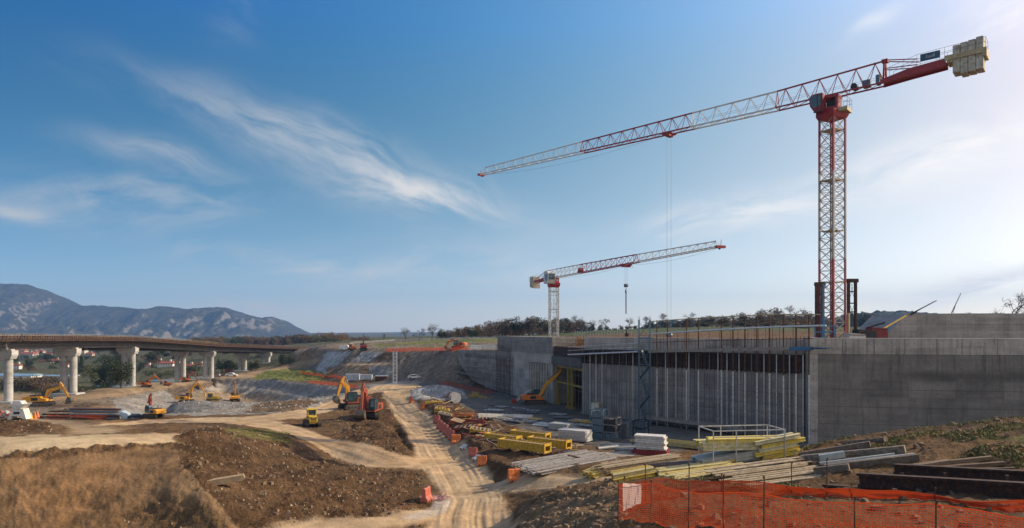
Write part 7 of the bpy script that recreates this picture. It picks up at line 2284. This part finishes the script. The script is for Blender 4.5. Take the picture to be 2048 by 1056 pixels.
def net_fence(label, pts_, stakes, pitch=.074, strand=.0165, drop=0.0):
    t = thing('safety_fence', label, 'safety net', (0, 0, 0), 0, 'orange nets in the foreground')
    P_ = [P(*q_) for q_ in pts_]
    seg = [0]
    for a, b in zip(P_, P_[1:]): seg.append(seg[-1] + Vector((b.x - a.x, b.y - a.y)).length)
    n = int(seg[-1] / pitch); xs = np.linspace(0, seg[-1], n + 1)
    ax = np.interp(xs, seg, [p.x for p in P_]); ay = np.interp(xs, seg, [p.y for p in P_]); at = np.interp(xs, seg, [p.z for p in P_])
    nr = 18
    grid = np.zeros((nr + 1, n + 1, 3))
    ox = fbm(xs, xs * 0, 2.2, 3, 501) * .5
    for r in range(nr + 1):
        f = r / nr
        bulge = fbm(xs, xs * 0 + f * 2.0, 1.3, 3, 510) * .35 * math.sin(math.pi * min(1, f * 1.2))
        gnd = np.array([gz(x, y) for x, y in zip(ax, ay)]) + .03 - drop
        top = at - .05 + fbm(xs, xs * 0, 1.6, 3, 505) * .14
        grid[r, :, 0] = ax + bulge * .35; grid[r, :, 1] = ay + bulge + ox * f * .5
        grid[r, :, 2] = gnd + (top - gnd) * (f ** 1.05)
    v = []; f_ = []
    hv = strand / 2
    for r in range(nr + 1):
        w_ = hv * (2.2 if r in (0, nr) else (1.7 if r in (nr // 2,) else 1))
        for j in range(n):
            a, b = grid[r, j], grid[r, j + 1]; k = len(v)
            v += [(a[0], a[1], a[2] - w_), (b[0], b[1], b[2] - w_), (b[0], b[1], b[2] + w_), (a[0], a[1], a[2] + w_)]; f_.append((k, k + 1, k + 2, k + 3))
    dx = np.gradient(ax); dy = np.gradient(ay); nm = np.hypot(dx, dy); dx /= nm; dy /= nm
    for j in range(n + 1):
        for r in range(nr):
            a, b = grid[r, j], grid[r + 1, j]; k = len(v); ux, uy = dx[j] * hv * .8, dy[j] * hv * .8
            v += [(a[0] - ux, a[1] - uy, a[2]), (a[0] + ux, a[1] + uy, a[2]), (b[0] + ux, b[1] + uy, b[2]), (b[0] - ux, b[1] - uy, b[2])]; f_.append((k, k + 1, k + 2, k + 3))
    me = bpy.data.meshes.new('net'); me.from_pydata(v, [], f_); me.materials.append(M_NET)
    o = bpy.data.objects.new('net', me); COL.objects.link(o); o.parent = t; o['kind'] = 'stuff'
    for px, Y, py in stakes:
        g_ = G(px, Y, -.15); tp = P(px, py, Y)
        MB().tube([g_, tp + Vector((random.uniform(-.02, .02), -.03, 0))], .017, 6).tube([tp + Vector((-.0, -.03, -.02)), tp + Vector((0, -.03, .05))], .028, 6).build('stake', M_RUST, t)
    return t


net_fence('front run of orange safety net along the bottom right corner', [(1236, 968, 22), (1300, 968, 20.8), (1390, 977, 19.4), (1530, 982, 17.6), (1709, 1004, 15.8), (1872, 1010, 14.3), (2060, 1022, 12.8), (2200, 1030, 12)],
          [(1236, 22, 962), (1302, 20.8, 962), (1377, 19.5, 929), (1447, 18.6, 952), (1527, 17.6, 955), (1709, 15.8, 996), (1872, 14.3, 1004), (2056, 12.8, 1012)])
net_fence('rear run of orange safety net, farther up behind the front run', [(1240, 967, 22.4), (1330, 957, 23.2), (1443, 956, 23.4), (1526, 960, 23.2), (1660, 974, 22.4), (1870, 987, 20.4), (2070, 1003, 18.4)],
          [(1249, 22.5, 955), (1290, 23, 930), (1443, 23.5, 950), (1583, 22.9, 927), (1654, 22.5, 918), (1702, 22, 968), (1870, 20.4, 978)])
# pale sheet hung on the left end of the net
m = MB(); rings = []
for i in range(9):
    px = 1246 + i * 4.4; Y = 21.7 - i * .09
    rings.append([P(px + 3 * (1 - f) * (i > 6), lin(f, 0, 966 + .3 * i, 1, 1022 - 2.0 * i), Y) + Vector((0, .05 * math.sin(i * 1.7 + f * 4), 0)) for f in np.linspace(0, 1, 8)])
o = m.loft(rings, closed=False).build('white_net_sheet', M_SHEET); tag(o, 'pale torn sheet hanging on the left end of the orange net', 'sheet')

# far orange nets, guard rail, containers and lattice tower
def strip_fence(label, pts_, h_, mt, cat='safety net', y0=90, name='net_strip', rail=False):
    t = thing('rail_fence' if rail else 'safety_fence', label, cat, (0, 0, 0))
    g_ = [ground_hit(px, py, y0, 420) for px, py in pts_]
    m = MB(); s = MB()
    for a, b in zip(g_, g_[1:]):
        d = b - a; k = max(1, int(d.length / 2.2))
        for i in range(k):
            p0, p1 = a + d * i / k, a + d * (i + 1) / k
            p0.z = gz(p0.x, p0.y) + .05; p1.z = gz(p1.x, p1.y) + .05
            for j in range(2 if rail else 7):
                z0, z1 = (h_ * (.45 + .4 * j), h_ * (.6 + .4 * j)) if rail else (h_ * j / 7, h_ * (j + .62) / 7)
                sg_ = random.uniform(-.08, .08)
                m.quad(p0 + UP * z0, p1 + UP * (z0 + sg_), p1 + UP * (z1 + sg_), p0 + UP * z1)
            s.tube([p0 - UP * .2, p0 + UP * (h_ + .1)], .035, 4)
    m.build(name, mt, t); s.build('stake', M_RUST if not rail else M_GALV, t)


strip_fence('orange net strip along the edge of the cut slope on the plateau', [(772, 704), (800, 704), (860, 703), (905, 703), (938, 703)], 1.0, M_NET)
strip_fence('orange net strip between grassy mound and embankment foot', [(598, 748), (640, 752), (672, 757), (700, 762)], .9, M_NET)
strip_fence('orange net strip beside the dark pit right of the mound', [(618, 768), (650, 770), (690, 774), (715, 778)], .8, M_NET)
strip_fence('orange net strip in front of the rebar pile on the left flat', [(95, 838), (150, 839), (200, 840), (262, 838)], .55, M_NET)
strip_fence('orange net strip at the foot of the far retaining wall', [(880, 774), (930, 778), (985, 790)], .8, M_EXR)
strip_fence('white guard rail along the crest of the terrace', [(700, 690), (790, 684), (870, 681), (1000, 679)], .9, M_GALV, 'guard rail', 200, 'rail', True)
strip_fence('pale blue hoarding strip on the plateau left of the concrete block', [(940, 700), (965, 700), (995, 699)], 1.2, mat('hoarding', (.40, .48, .55), .6, 0, .2, .6), 'hoarding', 120, 'panel', False)
t = thing('lattice_tower', 'slim pale lattice tower standing before the dark cut slope', 'lattice tower', ground_hit(790, 768, 120, 260))
hz2 = 65 * t.location.y / F; m = MB()
for x in (-.45, .45):
    for y in (-.45, .45):
        m.tube([(x, y, 0), (x, y, hz2)], .07, 4)
for i in range(int(hz2 / .9)):
    z0, z1 = i * .9, (i + 1) * .9
    for (xa, ya), (xb, yb) in (((-.45, -.45), (.45, -.45)), ((.45, -.45), (.45, .45)), ((.45, .45), (-.45, .45)), ((-.45, .45), (-.45, -.45))):
        m.tube([(xa, ya, z0), (xb, yb, z1)], .045, 4); m.tube([(xb, yb, z0), (xa, ya, z1)], .045, 4)
m.build('lattice', M_GALV, t); MB().box((-.9, -.9, -.2), (.9, .9, .25)).build('base', M_PIER, t)
M_PATCH = mat('blue_white_panel', (.34, .42, .48), .6, 0, .5, 1.6, stain=(.62, .62, .6))
for px, py, wpx, hpx, lab in ((706, 761, 27, 12, 'largest pale blue panelled site container left of the lattice tower'), (733, 761, 23, 9, 'lower pale site container right of the largest one'), (763, 760, 24, 7, 'rusty low container beside the lattice tower')):
    p = ground_hit(px, py, 120, 300); k = p.y / F; w_ = wpx * k / 2; h_ = hpx * k
    t = thing('site_container', lab, 'container', p, .05); MB().box((-w_, -1.1, 0), (w_, 1.1, h_), .03).build('body', M_PATCH if 'rusty' not in lab else M_RUST, t)
    m = MB()
    for i in range(int(w_ * 2 / .5)):
        x = -w_ + .25 + i * .5; m.box((x, -1.14, .1), (x + .12, -1.102, h_ - .1))
    m.build('rib', M_GALV if 'rusty' not in lab else M_DRUST, t); MB().box((-w_ - .05, -1.16, h_), (w_ + .05, 1.16, h_ + .09)).build('roof_rim', M_GALV, t)
t = thing('concrete_stub', 'small white concrete stub standing right of the dark pit', 'stub', ground_hit(693, 776, 120, 260)); MB().prism([(-.6, 0), (.7, 0), (.25, .5), (.15, 1.7), (-.3, 1.7), (-.35, .5)], -.4, .4).build('body', M_WHITE, t)

# left flat: hopper, scrap, rebar bundles, cones
t = thing('concrete_hopper', 'white A-shaped concrete hopper standing on the left flat', 'hopper', ground_hit(39, 838), .1)
k = t.location.y / F
MB().prism([(-.95, 0), (-.55, 0), (-.42, .35), (.42, .35), (.55, 0), (.95, 0), (.62, 1.1), (-.45, 1.1)], -.5, .5).build('body', M_WHITE, t)
MB().prism([(-.2, 1.1), (.35, 1.1), (.95, 1.6), (-.75, 1.6)], -.6, .6).prism([(-.5, 1.6), (.5, 1.6), (.3, 1.9), (-.4, 1.9)], -.45, .45).build('funnel', M_BARW, t)
MB().box((-.3, -.52, .55), (.3, -.5, .8)).build('hatch', M_DARK, t)
for i in range(9):
    px = 2 + i * 2.6; p = ground_hit(px, 836 - random.uniform(0, 4)); o = MB().prism([(-.5, 0), (.5, .05), (.6, .35), (.1, .5), (-.4, .4)], -.3, .3).build('rubble_block', random.choice((M_WHITE, M_PIER, M_BARR, WM['tan'][0]))); o.location = p + UP * random.uniform(0, .5); o.rotation_euler = (random.uniform(-.5, .5), random.uniform(-.6, .6), random.uniform(0, 3)); o.scale = (random.uniform(.6, 1.3),) * 3
    tag(o, 'pale broken block in the scrap heap at the far left', 'block', 'blocks of the left scrap heap')
for i in range(16):
    px0, py0 = 142 + random.uniform(-4, 6), 838 - i * .55; a, b = ground_hit(px0, min(839, py0 + 1)), ground_hit(px0 + 96, min(839, py0 + 2))
    l_ = i // 4
    o = MB().tube([a + UP * (.15 + .28 * l_), a.lerp(b, .5) + UP * (.12 + .28 * l_), b + UP * (.12 + .28 * l_)], .13, 6).build('steel_pipe', random.choice((M_DRUST, M_DGALV, M_DGALV, M_RUST))); tag(o, 'dark steel pipe in the long low pile on the left flat', 'steel pipe', 'pipes of the low pile')
for i, (px0, px1, py) in enumerate(((82, 140, 833), (86, 150, 831), (100, 150, 828))):
    a, b = ground_hit(px0, py + 4), ground_hit(px1, py + 5); o = MB().bar(a + UP * (.2 + .25 * i), b + UP * (.2 + .25 * i), .35, .22).build('rusty_beam', M_RUST if i != 1 else M_DRUST)
    tag(o, ('lowest rusty beam left of the pipe pile', 'dark middle beam left of the pipe pile', 'topmost rusty beam left of the pipe pile')[i], 'steel beam', 'beams beside the pipe pile')
p = ground_hit(252, 838); o = MB().loft([[(x, y, z) for y, z in ((-.7, 0), (-.55, h), (.3, h * 1.1), (.7, 0))] for x, h in ((-.8, .9), (-.3, 1.0), (.3, .75), (.8, .15))]).build('tarpaulin', mat('pale_blue_tarp', (.42, .52, .56), .5, 0, .2, 3)); o.location = p; o['kind'] = 'thing'; tag(o, 'pale blue tarpaulin over the right end of the pipe pile', 'tarpaulin')
for px, py, lab in ((70, 838, 'orange traffic cone left of the rusty beams'), (75, 835, 'orange traffic cone second beside the heap'), (62, 839, 'yellow orange traffic cone nearest the white hopper')):
    p = ground_hit(px, py); t = thing('traffic_cone', lab, 'traffic cone', p); MB().cyl((0, 0, .04), (0, 0, .95), .27, 12, .05).build('cone', M_BARO if 'yellow' not in lab else M_DOZ, t); MB().box((-.33, -.33, 0), (.33, .33, .05), .02).build('base', M_BARO, t)
# timber baulk lying on the brown slope
c = ground_hit(437, 972, 30, 80); o = MB().prism([(-1.55, .0), (1.5, .05), (1.62, .2), (1.55, .42), (-1.5, .38), (-1.62, .15)], -.2, .2).build('timber_baulk', mat('earthy_timber', (.36, .26, .155), .95, 0, .3, 3, .5)); o.location = c + UP * .05; o.rotation_euler = (0.1, -.10, R(18)); tag(o, 'single thick tan timber lying on the brown slope in the foreground', 'timber')
t = thing('bent_bar', 'dark bent rusty bar standing on the deck behind the long wall', 'steel bar', P(1253, 668, 104)); o = MB().tube([(0, 0, -.4), (.03, 0, .35), (.12, 0, .8), (.3, 0, 1.05), (.55, 0, 1.1)], .1, 6).box((-.25, -.2, -.4), (.3, .2, .1)).build('bar', M_DRUST, t)
# starter bars and clutter on the deck behind the guard rails
t = thing('starter_bars', 'tangled pale reinforcing bars standing above the deck behind the scaffold rails', 'rebar', (0, 0, 0))
m = MB()
for i in range(34):
    px = random.uniform(1395, 1590); a = wp(px, lin(px, 1300, 666, 1640, 652), -.2); pr = [a]
    for j in range(5):
        pr.append(pr[-1] + Vector((random.uniform(-.5, .5), random.uniform(-.2, .2), random.uniform(-.12, .28))))
    m.tube(pr, .017, 4)
for k in range(3):
    m.tube([wp(px, 648 - k * 5 - (px - 1390) * .018 + 2.5 * math.sin(px * .08 + k), -.2 + .1 * k) for px in range(1385, 1600, 9)], .02, 4)
m.build('bars', M_TANS, t)
for i in range(26):
    px = random.uniform(1310, 1640); off = -random.uniform(.8, 6); q_ = on_wall(px, off); w_ = random.uniform(.4, 1.6)
    o = MB().box((-w_, -.3, 0), (w_, .3, random.uniform(.12, .5)), .02).build('deck_material', random.choice((WM['tan'][0], WM['white'][0], M_RUST, M_EXR, WM['yellow'][0], WM['grey'][0]))); o.location = (q_.x, q_.y, -1.42); o.rotation_euler.z = random.uniform(-.6, .6)
    tag(o, 'piece of building material lying on the deck behind the scaffold rails', 'material', 'materials on the deck')
t = thing('rail_fence', 'row of thin posts and rails on the deck between block and stair tower', 'guard rail', (0, 0, 0)); m = MB()
pa, pb = P(1150, 668, 132), P(1278, 664, 104)
for i in range(22):
    q_ = pa.lerp(pb, i / 21); m.tube([(q_.x, q_.y, -1.5), (q_.x, q_.y, -.05 + .3 * (i % 3 == 0))], .03, 4)
m.tube([(pa.x, pa.y, -.1), (pb.x, pb.y, -.1)], .03, 4).tube([(pa.x, pa.y, -.6), (pb.x, pb.y, -.6)], .025, 4); m.build('rails', M_GALV, t)
# ------------------------------------------------------------------ loose clods, stones and grass: countless
def rough_at(px, Y):
    i = min(len(gu) - 1, int(np.searchsorted(gu, math.log(Y)))); j = int(np.argmin(np.abs(gpx - px)))
    return rough[i, j]


def scatter(name, n, boxes, size, m, seed, flat=.7):
    r = np.random.default_rng(seed); V = []; Fc = []
    cube = np.array([(-1, -1, -1), (1, -1, -1), (1, 1, -1), (-1, 1, -1), (-1, -1, 1), (1, -1, 1), (1, 1, 1), (-1, 1, 1)], float) * .5
    fcs = ((0, 3, 2, 1), (4, 5, 6, 7), (0, 1, 5, 4), (1, 2, 6, 5), (2, 3, 7, 6), (3, 0, 4, 7))
    tot = sum(b[4] for b in boxes)
    for (p0, y0, p1, y1, wgt) in boxes:
        for i in range(int(n * wgt / tot)):
            px = r.uniform(p0, p1); Y = math.exp(r.uniform(math.log(y0), math.log(y1)))
            x = (px - CX) / F * Y; z = gz(x, Y)
            if rough_at(px, Y) < .115: continue
            s = size[0] + (size[1] - size[0]) * r.random() ** 3
            v = cube * (1 + r.uniform(-.35, .35, (8, 3))) * s * np.array([1, r.uniform(.6, 1.2), flat]); v[4:, :2] *= r.uniform(.4, .8)
            a = r.uniform(0, 6.28); c, sn = math.cos(a), math.sin(a)
            v = np.stack([v[:, 0] * c - v[:, 1] * sn, v[:, 0] * sn + v[:, 1] * c, v[:, 2]], 1) + (x, Y, z + s * .12)
            k = len(V); V += v.tolist(); Fc += [tuple(k + j for j in f) for f in fcs]
    me = bpy.data.meshes.new(name); me.from_pydata(V, [], Fc); me.materials.append(m)
    o = bpy.data.objects.new(name, me); COL.objects.link(o); o['kind'] = 'stuff'


M_CLOD = mat('earth_clod', (.19, .13, .08), 1, 0, .45, 3, .3)
M_CLODT = mat('pale_clod', (.36, .27, .17), 1, 0, .35, 3, .3)
M_STONE = mat('grey_stone', (.29, .27, .24), .95, 0, .35, 1.5, .3)
scatter('soil_clods', 4200, [(350, 42, 860, 66, 3), (1030, 18, 1250, 45, 2), (1250, 14, 2050, 40, 1.2), (660, 66, 815, 112, 1.6), (860, 55, 1000, 110, 1.2), (1600, 30, 2050, 45, .6)], (.05, .30), M_CLOD, 1)
scatter('pale_clods', 1500, [(350, 42, 860, 66, 2), (0, 38, 460, 45, .6), (1030, 18, 1250, 45, 1.3), (660, 66, 815, 112, 1), (-20, 55, 110, 78, 1.2), (400, 66, 560, 80, .5)], (.03, .18), M_CLODT, 2)
scatter('stones', 1700, [(230, 100, 440, 185, 1.4), (440, 104, 690, 140, 1.6), (810, 122, 935, 140, 1.3), (640, 195, 790, 235, .6), (440, 190, 690, 220, .8)], (.10, .50), M_STONE, 3)


def grass_tufts(n, boxes, seed):
    r = np.random.default_rng(seed); V = []; Fc = []
    tot = sum(b[4] for b in boxes)
    for p0, y0, p1, y1, w_ in boxes:
        for i in range(int(n * w_ / tot)):
            px = r.uniform(p0, p1); Y = math.exp(r.uniform(math.log(y0), math.log(y1))); x = (px - CX) / F * Y
            if vnoise(np.array([x / 1.7]), np.array([Y / 1.7]), 88)[0] < .02: continue
            z = gz(x, Y)
            for j in range(4):
                h = r.uniform(.04, .13); a = r.uniform(0, 6.28); d = np.array([math.cos(a), math.sin(a), 0]) * .035; tip = np.array([r.normal(0, .07), r.normal(0, .07), h]); c = np.array([x + r.normal(0, .07), Y + r.normal(0, .07), z - .02])
                k = len(V); V += [(c - d).tolist(), (c + d).tolist(), (c + tip).tolist()]; Fc.append((k, k + 1, k + 2))
    me = bpy.data.meshes.new('grass'); me.from_pydata(V, [], Fc); me.materials.append(leaf_mat('grass_blade', (.155, .150, .048), .4))
    o = bpy.data.objects.new('grass', me); COL.objects.link(o); o['kind'] = 'stuff'


grass_tufts(20000, [(1640, 26, 2060, 45, 3), (1420, 38, 1620, 45, 1), (450, 64, 580, 76, 1), (1300, 24, 1640, 40, .4)], 5)
